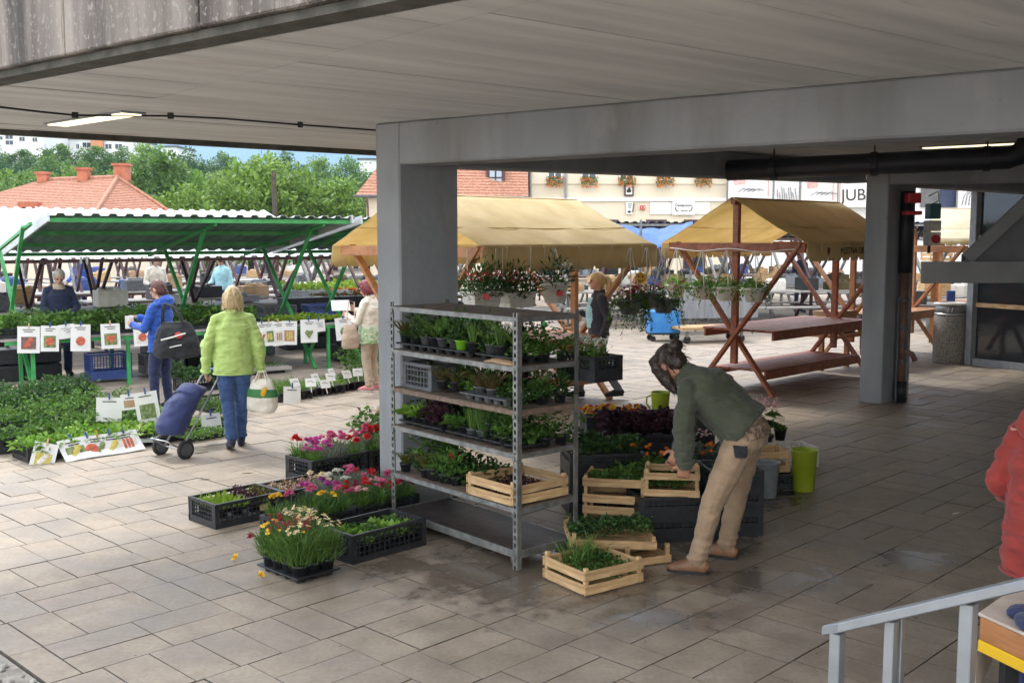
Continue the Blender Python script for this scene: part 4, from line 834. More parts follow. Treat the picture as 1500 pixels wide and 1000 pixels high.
def tree(x, y, s, k, row, label=None):
    t = thing('tree', label or TL[{0: 0, 3: 0, 1: 1, 5: 1, 2: 2, 4: 2}[k]], 'tree', (x, y, hill(x, y)-.4), rt.uniform(0, 6.28), 'trees on the slope behind the market'); t.scale = (s, s, s); TREES.append((row, x/y, k, t))
    obj('trunk', trunkm, t); o = obj('crown', crowns[k][0], t, (0, 0, 4.3)); o.scale = (1, 1, rt.uniform(.9, 1.15))
skyline = {-60: 214, 0: 216, 40: 212, 75: 207, 110: 212, 150: 222, 200: 222, 230: 214, 270: 216, 320: 222, 370: 236, 420: 226, 470: 232, 520: 238, 580: 240}
def sky_y(px):
    ks = sorted(skyline); 
    for a, e in zip(ks[:-1], ks[1:]):
        if a <= px <= e: return skyline[a]+(skyline[e]-skyline[a])*(px-a)/(e-a)
    return 235
for row, (dist, drop, step) in enumerate(((132, 0, 46), (112, 24, 44), (96, 48, 50), (84, 74, 58))):
    px = -70+row*17
    while px < 640:
        yy = sky_y(min(max(px, -60), 580))+drop+rt.uniform(-6, 8); dd = dist+rt.uniform(-5, 5); P = D(px, yy, dd); base = hill(P.x, dd)-.4
        s_ = max(.5, (P.z-base)/7.3)
        if s_ > 1.5: s_ = 1.5
        k = rt.choice((0, 3, 0, 3, 2, 1)) if row < 2 else rt.choice((0, 1, 3, 5, 1, 5, 2))
        tree(P.x, dd, s_, k, row)
        px += step*rt.uniform(.8, 1.2)
for px, py, dd, k in ((365, 248, 62, 1), (430, 256, 64, 5), (490, 268, 66, 1), (330, 276, 58, 5), (300, 262, 70, 0), (240, 240, 72, 3), (20, 262, 66, 0), (265, 285, 56, 5), (520, 275, 70, 2)):
    P = D(px, py, dd); s_ = (P.z-hill(P.x, dd)+.4)/7.3; tree(P.x, dd, s_, k, 4)
KN = {0: 'deep green', 3: 'deep green', 1: 'fresh light green', 5: 'fresh light green', 2: 'bluish green', 4: 'bluish green'}; RN = ['topmost row on the slope', 'second row on the slope', 'third row on the slope', 'lowest row on the slope', 'group just behind the market roofs']
for row in range(5):
    for i, (r_, f_, k, t) in enumerate(sorted([q for q in TREES if q[0] == row], key=lambda q: q[1])): t['label'] = '%s tree, %s from the left in the %s' % (KN[k], ORD[i], RN[row])
# ---- houses
def windows(parent, items, y, z_m=M_window, fm=M_white, depth=.06):
    for (x0, x1, z0, z1) in items:
        f = MB(); fw = .07
        for q in ((x0, z0, x1, z0+fw), (x0, z1-fw, x1, z1), (x0, z0+fw, x0+fw, z1-fw), (x1-fw, z0+fw, x1, z1-fw), ((x0+x1)/2-.025, z0+fw, (x0+x1)/2+.025, z1-fw)): f.box(((q[0]+q[2])/2, y-.03, (q[1]+q[3])/2), (q[2]-q[0], .08, q[3]-q[1]))
        o = f.build('window', [fm], parent); MB().box(((x0+x1)/2, y-.012, (z0+z1)/2), (x1-x0-.1, .03, z1-z0-.1)).build('pane', [z_m], o)
def zat(py, d): return CAM_H+(343-py)/CAM_F*d*1.0
def xat(px, d): return (px-750)/CAM_F*d*1.0
def block(label, px0, px1, ytop, d, depth, m, wins, extra=None):
    x0, x1 = xat(px0, d), xat(px1, d); zt = zat(ytop, d); zb = hill((x0+x1)/2, d)-2
    t = thing('apartment_building', label, 'building'); MB().box(((x0+x1)/2, d+depth/2, (zb+zt)/2), (x1-x0, depth, zt-zb)).build('wall', [m], t); MB().box(((x0+x1)/2, d+depth/2, zt+.12), (x1-x0+.5, depth+.5, .24)).build('roof', [M_greypl], t)
    windows(t, [(xat(a, d), xat(e, d), zat(q, d), zat(p, d)) for a, e, p, q in wins], d)
    return t
block('tall white apartment block with a glazed stair strip at the left edge above the trees', -60, 73, 186, 175, 12, M_white, [(6, 15, 202, 208), (18, 30, 191, 199), (18, 30, 200, 207), (18, 30, 208, 215), (38, 47, 203, 210), (57, 65, 204, 211), (-20, -10, 203, 210)])
t = block('white apartment block with an orange bay and balconies above the trees', 100, 202, 207, 185, 12, M_white, [(104, 111, 213, 221), (120, 125, 213, 221), (129, 142, 211, 219), (162, 172, 213, 221), (176, 187, 213, 221), (192, 196, 216, 223), (150, 158, 214, 221)])
x0, x1 = xat(144, 185), xat(161, 185); MB().box(((x0+x1)/2, 185-.5, zat(213, 185)), (x1-x0, .8, 1.6)).build('orange_bay', [M_orange], t)
block('small white house just visible among the hilltop trees', 243, 266, 218, 170, 9, M_white, [(247, 251, 221, 226), (255, 261, 221, 226)])
block('white house at the right end of the hilltop trees', 528, 556, 236, 165, 9, M_white, [(536, 540, 239, 242), (543, 547, 239, 242)])
M_tile = mat('clay_roof_tiles', (.30, .13, .08), (.46, .24, .16), rough=.9, scale=9, detail=6, objrand=.03)
def slope(parent, e0, e1, r0, r1, n, name='roof_slope', th=.035):
    b = MB(); e0, e1, r0, r1 = map(V3, (e0, e1, r0, r1)); nr = (e1-e0).cross(r0-e0).normalized()
    if nr.z < 0: nr = -nr
    for k in range(n):
        f0, f1 = k/n, (k+1.15)/n; f1 = min(f1, 1); a, bq = e0.lerp(r0, f0), e1.lerp(r1, f0); c, d_ = e1.lerp(r1, f1), e0.lerp(r0, f1)
        b.add([a+nr*th, bq+nr*th, c+nr*.004, d_+nr*.004, a, bq], [(0, 1, 2, 3), (4, 5, 1, 0)])
    return b.build(name, [M_tile], parent)
t = thing('tile_roofed_house', 'low house with a hipped orange tile roof and brick chimneys behind green stalls', 'house')
Cc = D(138, 315, 40); Ee = D(257, 316, 44); Rr = D(172, 261, 45); rdir = Vector((-.88, .475, 0)); Rl = Rr+rdir*4.9; Cl = Cc+rdir*11; El = Ee+rdir*11
Cc.z = Ee.z = Cl.z = El.z = 2.92; Rl.z = Rr.z
slope(t, Cl, Cc, Rl, Rr, 22); slope(t, Cc, Ee, Rr, Rr+Vector((.01, .01, 0)), 22); slope(t, Ee, El, Rr, Rl, 22); slope(t, El, Cl, Rl, Rl+Vector((.01, .01, 0)), 22)
b = MB()
for a, e in ((Cc, Rr), (Ee, Rr), (Rr, Rl)): b.tube([a+up*.05, e+up*.05], .09, 6)
b.build('ridge_tiles', [M_tile], t)
ins = lambda p: p.lerp((Cc+Ee+Cl+El)/4, .06)
MB().prism([(v.x, v.y) for v in map(ins, (Cc, Ee, El, Cl))], -.03, 2.86).build('wall', [M_cream], t)
for px, p0, p1, ww, f in ((88, 252, 266, .42, .95), (135, 246, 264, .45, .42), (178, 243, 266, .55, .0)):
    p = Rr.lerp(Rl, f)+Vector((.1, -.2 if f else .3, 0)); h_ = (zat(p0, p.y)-zat(p1, p.y)); c = MB().box((p.x, p.y, Rr.z+h_/2-.12), (ww, ww, h_)).build('chimney', [M_brick], t, bevel=.02)
    MB().box((p.x, p.y, Rr.z+h_-.10), (ww+.12, ww+.12, .1)).build('cap', [M_brick], c)
sk = Cl.lerp(Cc, .62).lerp(Rl.lerp(Rr, .3), .22); MB().box(sk+up*.1, (.8, .5, .2)).build('roof_hatch', [M_brick], t)
t = thing('utility_pole', 'bare wooden pole standing between the trees above the green roofs', 'pole', D(403, 330, 55)*1.0)
t.location.z = -.03; MB().tube([(0, 0, 0), (0, 0, zat(252, 55))], [.16, .11], 8).build('pole', [M_bark], t)
# house with dormer
t = thing('dormer_house', 'cream house with a red tiled roof and small dormer window behind the stalls', 'house')
e0 = D(521, 288, 48); e1 = D(774, 287, 50); e0.z = e1.z = 3.95; r0 = e0+Vector((2.2, 4.2, 3.6)); r1 = e1+Vector((0, 4.2, 3.6))
slope(t, e0, e1, r0, r1, 26); slope(t, e0+Vector((.0, 8.4, 0)), e0, r0, r0+Vector((.01, 0, 0)), 26); slope(t, e1+Vector((0, 8.4, 0)), e0+Vector((0, 8.4, 0)), r1, r0, 10)
MB().box(((e0.x+e1.x)/2+.1, e0.y+4.6, 1.93), (e1.x-e0.x-.6, 8.0, 3.9)).build('wall', [M_cream], t)
MB().tube([e0-Vector((.1, .1, .05)), e1-Vector((0, .1, .05))], .07, 6).build('gutter', [M_greypl], t); MB().tube([e0+Vector((.5, -.0, -.05)), e0+Vector((.5, .35, -.6)), (e0.x+.5, e0.y+.45, 0)], .05, 6).build('downpipe', [M_brownpipe], t)
dx0, dx1 = xat(713, 51), xat(740, 51); dz0, dz1 = zat(278, 51), zat(244, 51)
dm = MB().box(((dx0+dx1)/2, 51.6, (dz0+dz1)/2), (dx1-dx0, 2.2, dz1-dz0)).build('dormer', [M_brownframe], t)
for i in (0, 1):
    for k in (0, 1): MB().box((dx0+(dx1-dx0)*(.32+.36*i), 50.47, dz0+(dz1-dz0)*(.28+.34*k)), ((dx1-dx0)*.27, .05, (dz1-dz0)*.27)).build('pane', [mat('dormer_glass', (.30, .36, .42), rough=.15)], dm)
# long cream facade with signs
FD = 52.0; t = thing('cream_town_house', 'long cream rendered town house with window boxes, plaques and shop sign', 'building')
x0, x1 = xat(775, FD), xat(1062, FD); MB().box(((x0+x1)/2, FD+4, 5), (x1-x0, 8, 10)).build('wall', [M_cream], t)
MB().box(((x0+x1)/2, FD-.04, zat(293, FD)), (x1-x0, .16, .16)).build('cornice', [M_white], t); MB().box(((x0+x1)/2, FD-.03, zat(270, FD)), (x1-x0, .08, .05)).build('string_course', [M_cream], t)
for px in (777, 828): MB().tube([(xat(px, FD), FD-.12, 0), (xat(px, FD), FD-.12, 9)], .06, 8).build('downpipe', [M_alu], t)
wn = [(801, 823), (850, 873), (905, 927), (960, 982), (1015, 1037)]; windows(t, [(xat(a, FD), xat(e, FD), zat(266, FD), zat(228, FD)) for a, e in wn], FD)
for a, e in wn:
    c = ((a+e)/2); bb = LB(); n = 260; P = np.stack([rnd(n, -.42, .42), rnd(n, -.2, .05), rnd(n, -.18, .22)], 1); bb.leaf(P, RNG.normal(0, 1, (n, 3)), .09, .05, m=0); C = np.stack([rnd(60, -.42, .42), rnd(60, -.26, .0), rnd(60, -.3, .2)], 1); bb.flower(C, RNG.normal(0, 1, (60, 3))+np.array([0, -1, .3]), .07, 5, m=1)
    wb = obj('window_box', bb.mesh('window_box', [M_green, FL['orange']]), t, (xat(c, FD), FD-.2, zat(267, FD)))
windows(t, [(xat(a, FD), xat(e, FD), zat(398, FD), zat(322, FD)) for a, e in ((790, 812), (835, 860), (880, 905), (945, 975), (1000, 1032))], FD, fm=M_brownframe)
def plaque(name, px0, px1, py0, py1, m, fr=None, lab=None, off=.08, parent=t):
    d = FD-off; a, e, z0, z1 = xat(px0, d), xat(px1, d), zat(py1, d), zat(py0, d); o = MB().box(((a+e)/2, d, (z0+z1)/2), (e-a, .06, z1-z0)).build(name, [m], parent)
    return o, (a+e)/2, d-.032, (z0+z1)/2, e-a, z1-z0
o, x, y, z, ww, hh = plaque('framed_plaque', 913, 926.5, 269.5, 288, M_brownframe); MB().box((x, y-.01, z), (ww*.68, .03, hh*.76)).build('plaque_face', [M_white], o); MB().lathe([(.09, -.01), (.12, .06), (.05, .16), (.015, .22)], 10, (x, y-.03, z-.12)).build('bell_emblem', [M_print], o)
o, x, y, z, ww, hh = plaque('scroll_sign', 916, 926, 297, 314, M_white); 
MB().bar((x+.14, y-.02, z-.2), (x+.2, y-.02, z+.25), .03, .05).build('scroll_edge', [M_greypl], o); MB().ell((x-.02, y-.02, z-.17), (.08, .02, .06), None, 10, 6).build('scroll_emblem', [M_print], o)
for k in range(3): MB().box((x, y-.01, z+.2-.09*k), (.2-.03*k, .012, .025)).build('scroll_line', [M_print], o)
o, x, y, z, ww, hh = plaque('number_plate', 936.5, 943.5, 301.5, 308, M_red); text('lettering', '13', .2, frame((x, y-.012, z), (1, 0, 0), (0, 0, 1)), M_white, o, .004)
plaque('white_panel', 951, 1037, 297, 314, M_white, off=.05)
o, x, y, z, ww, hh = plaque('shop_sign', 983, 1016, 295, 315, M_white, off=.14)
text('lettering', 'Čevljarstvo', .185, frame((x, y-.012, z+.12), (1, 0, 0), (0, 0, 1)), M_print, o, .004); text('lettering', 'servis', .14, frame((x+.02, y-.012, z-.13), (1, 0, 0), (0, 0, 1)), M_print, o, .004)
for s_ in (-1, 1): MB().tube([(x+s_*.42, y-.02, z+.02), (x+s_*.36, y-.02, z-.12), (x+s_*.25, y-.02, z-.17)], .018, 5).build('shoe_mark', [M_print], o)
# scaffolded building wrapped with printed banners
t = thing('wrapped_building', 'white building wrapped in printed scaffold banners behind the right stalls', 'building')
x0, x1 = xat(1064, FD), xat(1750, FD); MB().box(((x0+x1)/2, FD+4, 5), (x1-x0, 8, 10)).build('wall', [M_white], t)
M_ban = mat('banner_cloth', (.66, .65, .63), (.74, .73, .72), rough=.8, scale=3, bump=.3, bscale=4); M_banr = mat('banner_red', (.62, .20, .18), (.72, .45, .42), rough=.8, scale=4); M_bank = mat('banner_ink', (.10, .10, .11), (.35, .35, .36), rough=.8, scale=14, contrast=(.45, .55))
for px0, px1, py0, py1, w_ in ((1064, 1128, 235, 292, 'r'), (1131, 1166, 240, 296, 'k'), (1170, 1222, 235, 297, 'r2'), (1224, 1300, 235, 304, 'jub'), (1398, 1425, 240, 307, 'face'), (1440, 1462, 240, 300, 'pink'), (1464, 1500, 240, 300, 'k')):
    o, x, y, z, ww, hh = plaque('banner', px0, px1, py0, py1, M_ban, off=.5, parent=t); q = lambda px, py: (xat(px, FD-.55), FD-.55, zat(py, FD-.55))
    if w_ in ('jub',):
        text('lettering', 'JUB', .78, frame(q(1246, 287), (1, 0, .03), (.15, 0, 1)), M_print, o, .004)
        for px, h0 in ((1266, 282), (1271, 274), (1276, 278)): a = q(px, h0); e = q(px, 301); MB().bar(a, e, .10, .02).build('bottle_print', [M_print], o)
        MB().bar(q(1226, 268), q(1226, 303), .05, .02).build('banner_edge', [M_banr], o)
    elif w_ == 'k':
        for k in range(9): MB().bar(q(px0+4+k*3.2, py1-18+5*math.sin(k*2)), q(px0+5+k*3.4, py1-3), .07, .02).build('print_stroke', [M_bank], o)
    elif w_ in ('r', 'r2'):
        MB().bar(q(px0+8, py1-24), q(px0+24, py1-26), .28, .02, up=(0, 1, 0)).build('red_print', [M_banr], o); MB().bar(q(px1-6, py1-34), q(px1-6, py1-3), .07, .02).build('red_print', [M_banr], o)
        for k in range(4): MB().tube([q(px0+14+k*7, py1-10), q(px0+22+k*7, py1-15), q(px0+34+k*6, py1-12)], .02, 4).build('print_stroke', [M_bank], o)
    elif w_ == 'face':
        for k in range(3): MB().tube([q(px0+6+k*5, py1-6), q(px0+9+k*4, py1-20), q(px0+16+k*3, py1-28)], .025, 4).build('print_stroke', [M_bank], o)
        MB().bar(q(px0+4, 263), q(px0+12, 263), .12, .02, up=(0, 1, 0)).build('red_print', [M_banr], o)
    elif w_ == 'pink': MB().bar(q(px0+2, 270), q(px1-2, 270), .5, .02, up=(0, 1, 0)).build('red_print', [M_banr], o)
for px0, px1, m_ in ((1344, 1369, M_canvas_grey), (1371, 1395, M_navytarp)): plaque('dark_opening', px0, px1, 262, 304, m_, off=.1, parent=t)
for px in (1062, 1129, 1168, 1223, 1300, 1396, 1440): MB().tube([(xat(px, FD-.7), FD-.7, 0), (xat(px, FD-.7), FD-.7, 8)], .03, 6).build('scaffold_tube', [M_steel], t)
# ================================================================ MARKET STALLS
def green_stall(label, O, s, L, frames, roof, m, table=True, roofm=True, group=None, zt=.74, tn=(0, 1.0), ts=(-.3, 5.0), legs=(.1, 1.4, 3.0, 4.6), sheetm=None, underm=None, name='market_stall', deep=2.2):
    th = math.atan2(s[1], s[0]); t = thing(name, label, 'market stall', (O[0], O[1], 0), th, group)
    s0, s1, n0, n1, z0, z1 = roof
    zr = lambda n: z0+(z1-z0)*(n-n0)/(n1-n0)
    if roofm:
        pts = []; p = .23; k = 0; x = s0
        prof = []
        while x < s1: prof += [(x, .0), (x+.10, .0), (x+.125, .032), (x+.205, .032)]; x += p
        prof.append((min(x, s1+.1), 0))
        g = [[(x, n, zr(n)+dz+.045) for x, dz in prof] for n in (n0, (n0+n1)/2, n1)]
        MB().sheet(g).build('roof_sheet', [sheetm or M_roofw], t, solid=.004)
        g = [[(x, n, zr(n)+dz+.036) for x, dz in prof] for n in (n0+.03, n1-.03)]
        MB().sheet(g).build('roof_underside', [underm or M_roofu], t)
        for f in (.02, .35, .68, .98): n = n0+(n1-n0)*f; MB().bar((s0+.02, n, zr(n)-.005), (s1-.02, n, zr(n)-.005), .05, .06).build('purlin', [m], t)
        for x in (s0, s1): MB().bar((x, n0-.03, zr(n0)+.03), (x, n1+.03, zr(n1)+.03), .03, .13).build('barge_board', [sheetm or M_roofw], t)
    for x in frames:
        if z0 > z1: a0, a1, b0, b1 = (x, .05, zr(n0+.5)-.03), (x, deep, .0), (x+.055, deep+.1, zr(min(deep+.1, n1))-.03), (x+.055, .12, 0)
        else: a0, a1, b0, b1 = (x, n1-.5, zr(n1-.5)-.03), (x, n1-.5-deep, 0), (x+.055, n0+.4, zr(n0+.4)-.03), (x+.055, n1-.7, 0)
        MB().bar(a0, a1, .05, .05, up=(1, 0, 0)).build('cross_post', [m], t); MB().bar(b0, b1, .05, .05, up=(1, 0, 0)).build('cross_post', [m], t)
        if roofm: MB().bar((x+.03, n0+.1, zr(n0+.1)-.05), (x+.03, n1-.1, zr(n1-.1)-.05), .045, .045).build('rafter', [m], t)
    if table:
        nb = 4; wdt = (tn[1]-tn[0])/nb
        for k in range(nb): MB().box(((ts[0]+ts[1])/2, tn[0]+wdt*(k+.5), zt), (ts[1]-ts[0], wdt-.012, .035)).build('table_board', [M_counter], t)
        for n in (tn[0]+.04, tn[1]-.04):
            MB().bar((ts[0]+.05, n, zt-.045), (ts[1]-.05, n, zt-.045), .05, .05).build('table_rail', [m], t)
            for x in legs: MB().bar((x, n, 0), (x, n, zt-.07), .05, .05).build('leg', [m], t)
    return t
SO, SD = (-6.77, 14.63), (.82, .572); SNV = (-.572, .82)
def SP(s, n, z=0): return Vector((SO[0]+SD[0]*s+SNV[0]*n, SO[1]+SD[1]*s+SNV[1]*n, z))
STH = math.atan2(SD[1], SD[0])
green_stall('long green steel stall with tomato seedlings on its counter', SO, SD, 5, (.05, 2.6, 4.35), (.28, 4.82, -.45, 3.2, 2.41, 1.86), M_greenst)
q = SP(5.1, 0); green_stall('green steel stall half hidden behind the left yellow canopy', (q.x, q.y), SD, 4, (.12, 3.7), (-.12, 4.2, -.45, 3.2, 2.40, 1.86), M_greenst, ts=(.6, 4.2), legs=(.8, 3.9), zt=.74)
BG = 'brown framed stalls in the rows behind'
for i, (s_, n_, L, lab) in enumerate(((-3.0, 4.2, 4.4, 'white roofed brown frame stall straight behind the man in the navy jacket'), (1.9, 4.2, 4.2, 'white roofed brown frame stall behind the woman in the green jacket'))):
    q = SP(s_, n_); green_stall(lab, (q.x, q.y), SD, L, (.3, 2.2, 4.0), (-.3, L+.3, -.6, 3.0, 1.72, 2.66), M_brownframe, ts=(-.2, L+.2), legs=(.3, L-.4), tn=(.3, 1.4), zt=.8, group=BG)
k = 0
for s_, n_, lab in ((-4.5, 9.5, 'far grey topped market table left of the bald seller, third row'), (.8, 9.5, 'far grey topped market table in the third row behind the white shirt'), (6.2, 8.2, 'grey topped market table in the third row right of the green posts'), (-6, 14, 'grey topped market table in the fourth row, far left'), (-.2, 14, 'grey topped market table in the fourth row, second from left'), (5.4, 14, 'grey topped market table in the fourth row, third from left'), (7.4, 4.0, 'grey topped market table beside the teal cloth behind the lettuces'), (12.2, 10.5, 'grey topped market table behind the left yellow canopy')):
    q = SP(s_, n_); green_stall(lab, (q.x, q.y), SD, 4.6, (.3, 2.3, 4.3), (0, 4.6, 0, 2.6, 2.15, 1.95), M_brownframe, roofm=False, ts=(0, 4.6), legs=(.3, 4.3), tn=(.5, 1.6), zt=.82, group=BG, name='market_table', deep=2.0); k += 1
# benches and boards under the far tables
for k, (s_, n_) in enumerate(((-3, 6.4), (1.6, 6.4), (-3, 11.6), (2.5, 11.6))):
    t = thing('bench', 'long grey plank bench in the %s row behind the tomato seedlings, %s of the two' % (('second', 'third')[k//2], ('left', 'right')[k % 2]), 'bench', SP(s_, n_), STH)
    for j in range(2): MB().box((2, .15*j, .46), (4.2, .13, .04)).build('seat_board', [M_counter], t)
    for x in (.3, 2, 3.7): MB().bar((x, .07, 0), (x, .07, .44), .06, .2).build('leg', [M_brownframe], t)
# ---- wooden stalls with ochre canopies
def canvas_slope(L, w_, zr, ze, sgn, over=.03, sag=.035, seed=0, m=None):
    nx, ny = 34, 16; g = []
    for j in range(ny+1):
        v = j/ny; row = []
        for i in range(nx+1):
            u = i/nx; x = -over+(L+2*over)*u; y = sgn*(w_+.05)*v; z = zr+(ze-zr)*v
            z -= sag*math.sin(math.pi*v)*(.6+.4*math.sin(math.pi*u)); 
            z += .022*noise.noise((x*1.9+v*2.6+seed, v*1.1, seed))*math.sin(math.pi*min(v*1.1, 1))+.012*noise.noise((x*5+v*7, v*2.0-x, seed+4))*math.sin(math.pi*min(v*1.05, 1))+.007*math.sin((x*3.2+v*5)*2)*math.sin(math.pi*v)
            row.append((x, y, z))
        g.append(row)
    return MB().sheet(g)
def valance(L, y, z, hgt, sgn, over=.03, scal=.22, seed=0):
    g = []; n = 90; tops, bots, mids = [], [], []
    for i in range(n+1):
        x = -over+(L+2*over)*i/n; wv = .012*math.sin(x*7+seed)+.008*math.sin(x*17+seed)
        ph = (x % scal)/scal; dz = .035*(1-min(1, abs(ph-.5)*2.0)**3)-.035
        if abs(ph-.0) < .06 or abs(ph-1) < .06: dz = .045
        tops.append((x, y, z)); mids.append((x, y+sgn*.012+wv*.6, z-hgt*.5)); bots.append((x, y+sgn*.02+wv, z-hgt+(dz if dz > 0 else dz*.4)))
    return MB().sheet([tops, mids, bots])
def wood_stall(label, apex, dr, L, w_, zr, ze, cm, vm, wm, group, canopy=True, table=True, tz=.88, letter=None, crest=False, seed=0, shelf=True, vh=.24):
    th = math.atan2(dr[1], dr[0]); t = thing('wooden_stall', label, 'market stall', (apex[0], apex[1], 0), th, group)
    if canopy:
        c = canvas_slope(L, w_, zr, ze, -1, seed=seed).build('canopy', [cm], t, smooth=True, solid=.004); c2 = canvas_slope(L, w_, zr, ze, 1, seed=seed+5).build('canopy', [cm], t, smooth=True, solid=.004)
        for cc, sgn in ((c, -1), (c2, 1)):
            b = MB(); g = []
            for i in range(31): u = i/30; x = -.03+(L+.06)*u; v_ = .62; y = sgn*(w_+.05)*v_; z = zr+(ze-zr)*v_-.035*math.sin(math.pi*v_)*(.6+.4*math.sin(math.pi*u))+.006+.012*noise.noise((x*1.6+seed, 3, seed)); g.append((x, y, z))
            b.tube(g, .006, 5).build('seam', [M_canvas_v], cc, True)
            for i in range(5): x = L*(.1+.2*i); MB().tube([(x, sgn*(w_+.05), ze+.02), (x+.01, sgn*(w_+.085), ze-.02), (x-.02, sgn*(w_+.10), ze-.12)], .006, 5).build('tie', [M_canvas_pale], cc)
        for sgn in (-1, 1):
            v = valance(L, sgn*(w_+.055), ze, vh, sgn, seed=seed+sgn).build('valance', [vm], t, smooth=True, solid=.003)
            if letter:
                for inner in (0, 1):
                    yy = sgn*(w_+.075+(.012 if not inner else -.022)); 
                    fm = frame((L*.5+.02, yy, ze-vh*.46), (-sgn, 0, 0) if False else ((1, 0, 0) if sgn < 0 else (-1, 0, 0)), (0, 0, 1))
                    tx = text('lettering', letter, .125, fm, M_print, v, .002)
                    MB().prism([(-.035, .05), (.035, .05), (.035, -.01), (0, -.055), (-.035, -.01)], -.002, .002).build('crest', [mat('crest_print', (.20, .06, .05), rough=.9)], v).matrix_local = frame((L*.5+.02-1.02*(1 if sgn < 0 else -1), yy, ze-vh*.46), (1, 0, 0) if sgn < 0 else (-1, 0, 0), (0, 0, 1))
            elif crest and sgn > 0: MB().prism([(-.06, .08), (.06, .08), (.06, -.02), (0, -.09), (-.06, -.02)], -.003, .003).build('crest', [M_brownpipe], v).matrix_local = frame((.95, w_+.03, ze-vh*.5), (1, 0, 0), (0, 0, 1))
    MB().bar((0, 0, zr-.05), (L, 0, zr-.05), .07, .09).build('ridge_beam', [wm], t, bevel=.004)
    for x in (.06, L-.06):
        MB().bar((x, -w_+.02, ze-.06), (x, w_-.02, ze-.06), .05, .12).build('cross_beam', [wm], t, bevel=.004)
        MB().bar((x+.055, 0, .42), (x+.055, 0, zr-.09), .09, .07).build('centre_post', [wm], t, bevel=.004)
        for sgn in (-1, 1): MB().bar((x+(.11 if sgn > 0 else .0), sgn*(w_-.08), ze+.0), (x+(.11 if sgn > 0 else .0), -sgn*.60, 0), .045, .095, up=(1, 0, 0)).build('cross_leg', [wm], t, bevel=.004)
    if table:
        n = 7; wd = 1.14/n
        for k in range(n): MB().box((L/2+.12, -.57+wd*(k+.5), tz+rt.uniform(-.002, .002)), (L-.1, wd-.014, .032)).build('table_plank', [wm], t, bevel=.003)
        for y in (-.545, .545): MB().bar((.20, y, tz-.07), (L+.03, y, tz-.07), .035, .10).build('apron', [wm], t, bevel=.003)
    if shelf:
        n = 6; wd = .86/n
        for k in range(n): MB().box((L/2+.12, -.43+wd*(k+.5), .33), (L-.2, wd-.014, .028)).build('shelf_plank', [wm], t, bevel=.003)
        for y in (-.43, .43): MB().bar((.22, y, .27), (L, y, .27), .035, .11).build('shelf_rail', [wm], t, bevel=.003)
        MB().box((L/2, 0, .25), (.08, .84, .06)).build('batten', [wm], t)
    return t
YG = 'wooden stalls with ochre canopies'
ST1 = wood_stall('wooden stall with a plain ochre canopy behind the near concrete column', (-1.25, 12.3), (.70, .71), 3.0, 1.3, 2.67, 2.06, M_canvas, M_canvas_v, M_stallwood2, YG, crest=True, seed=1, vh=.27, tz=.86)
ST2 = wood_stall('red wooden stall with an ochre canopy, lettered valance and hanging pots', (3.0, 14.5), (.70, .71), 2.95, 1.1, 2.70, 2.08, M_canvas, M_canvas_v, M_stallwood, YG, letter='MESTNA OBČINA KRANJ', seed=9, vh=.23)
wood_stall('wooden stall with a pale canopy right of the far column', (8.3, 21.0), (.93, -.36), 3.0, 1.3, 2.70, 2.10, M_canvas_pale, M_canvas_v, M_stallwood2, YG, seed=4, vh=.1, shelf=False)
wood_stall('bare orange wooden stall frame without canopy behind the red wooden stall', (5.55, 17.4), (.70, .71), 2.4, 1.0, 2.30, 2.0, M_canvas, M_canvas_v, M_stallwood2, YG, canopy=False, shelf=False)
t = wood_stall('shaded wooden stall with a grey canopy near the right edge', (3.42, 5.6), (.93, .20), 2.6, .95, 2.62, 2.02, M_canvas_grey, M_canvas_grey, M_brownframe, YG, table=False, shelf=False, canopy=False)
for ch in list(t.children): bpy.data.objects.remove(ch)
t['label'] = 'shaded stall awning of dark grey canvas with a flat front board near the right edge'
t['category'] = 'awning'; t.name = 'grey_awning'; t.location = (0, 0, 0); t.rotation_euler = (0, 0, 0); del t['group']
f0 = D(1350, 399, 6.6); f1 = f0+Vector((2.7, .25, 0)); MB().bar(f0, f1, .03, .135).build('front_board', [M_canvas_grey], t, bevel=.004)
a = D(1412, 372, 6.75); e = D(1520, 270, 6.75); a2 = a+Vector((1.7, 2.4, 0)); e2 = e+Vector((1.7, 2.4, 0)); top = e+Vector((.45, 0, .35))
MB().add([a, e, e2, a2], [(0, 1, 2, 3)]).build('canvas_slope', [M_canvas_grey], t, solid=.012); MB().bar(a+Vector((.02, 0, -.03)), e+Vector((.02, 0, -.03)), .04, .075).build('edge_rail', [M_canvas_grey], t)
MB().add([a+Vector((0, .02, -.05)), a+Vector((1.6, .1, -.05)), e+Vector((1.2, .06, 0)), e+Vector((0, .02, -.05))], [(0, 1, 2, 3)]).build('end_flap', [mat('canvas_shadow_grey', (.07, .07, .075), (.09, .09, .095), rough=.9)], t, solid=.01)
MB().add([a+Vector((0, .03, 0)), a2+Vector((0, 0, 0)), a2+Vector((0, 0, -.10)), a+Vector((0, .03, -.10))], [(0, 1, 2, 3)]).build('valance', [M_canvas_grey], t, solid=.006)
for x in (1.25, 2.5): MB().bar((f0.x+x, f0.y+.12, 0), (f0.x+x, f0.y+.12, f0.z), .07, .07).build('post', [M_brownframe], t)

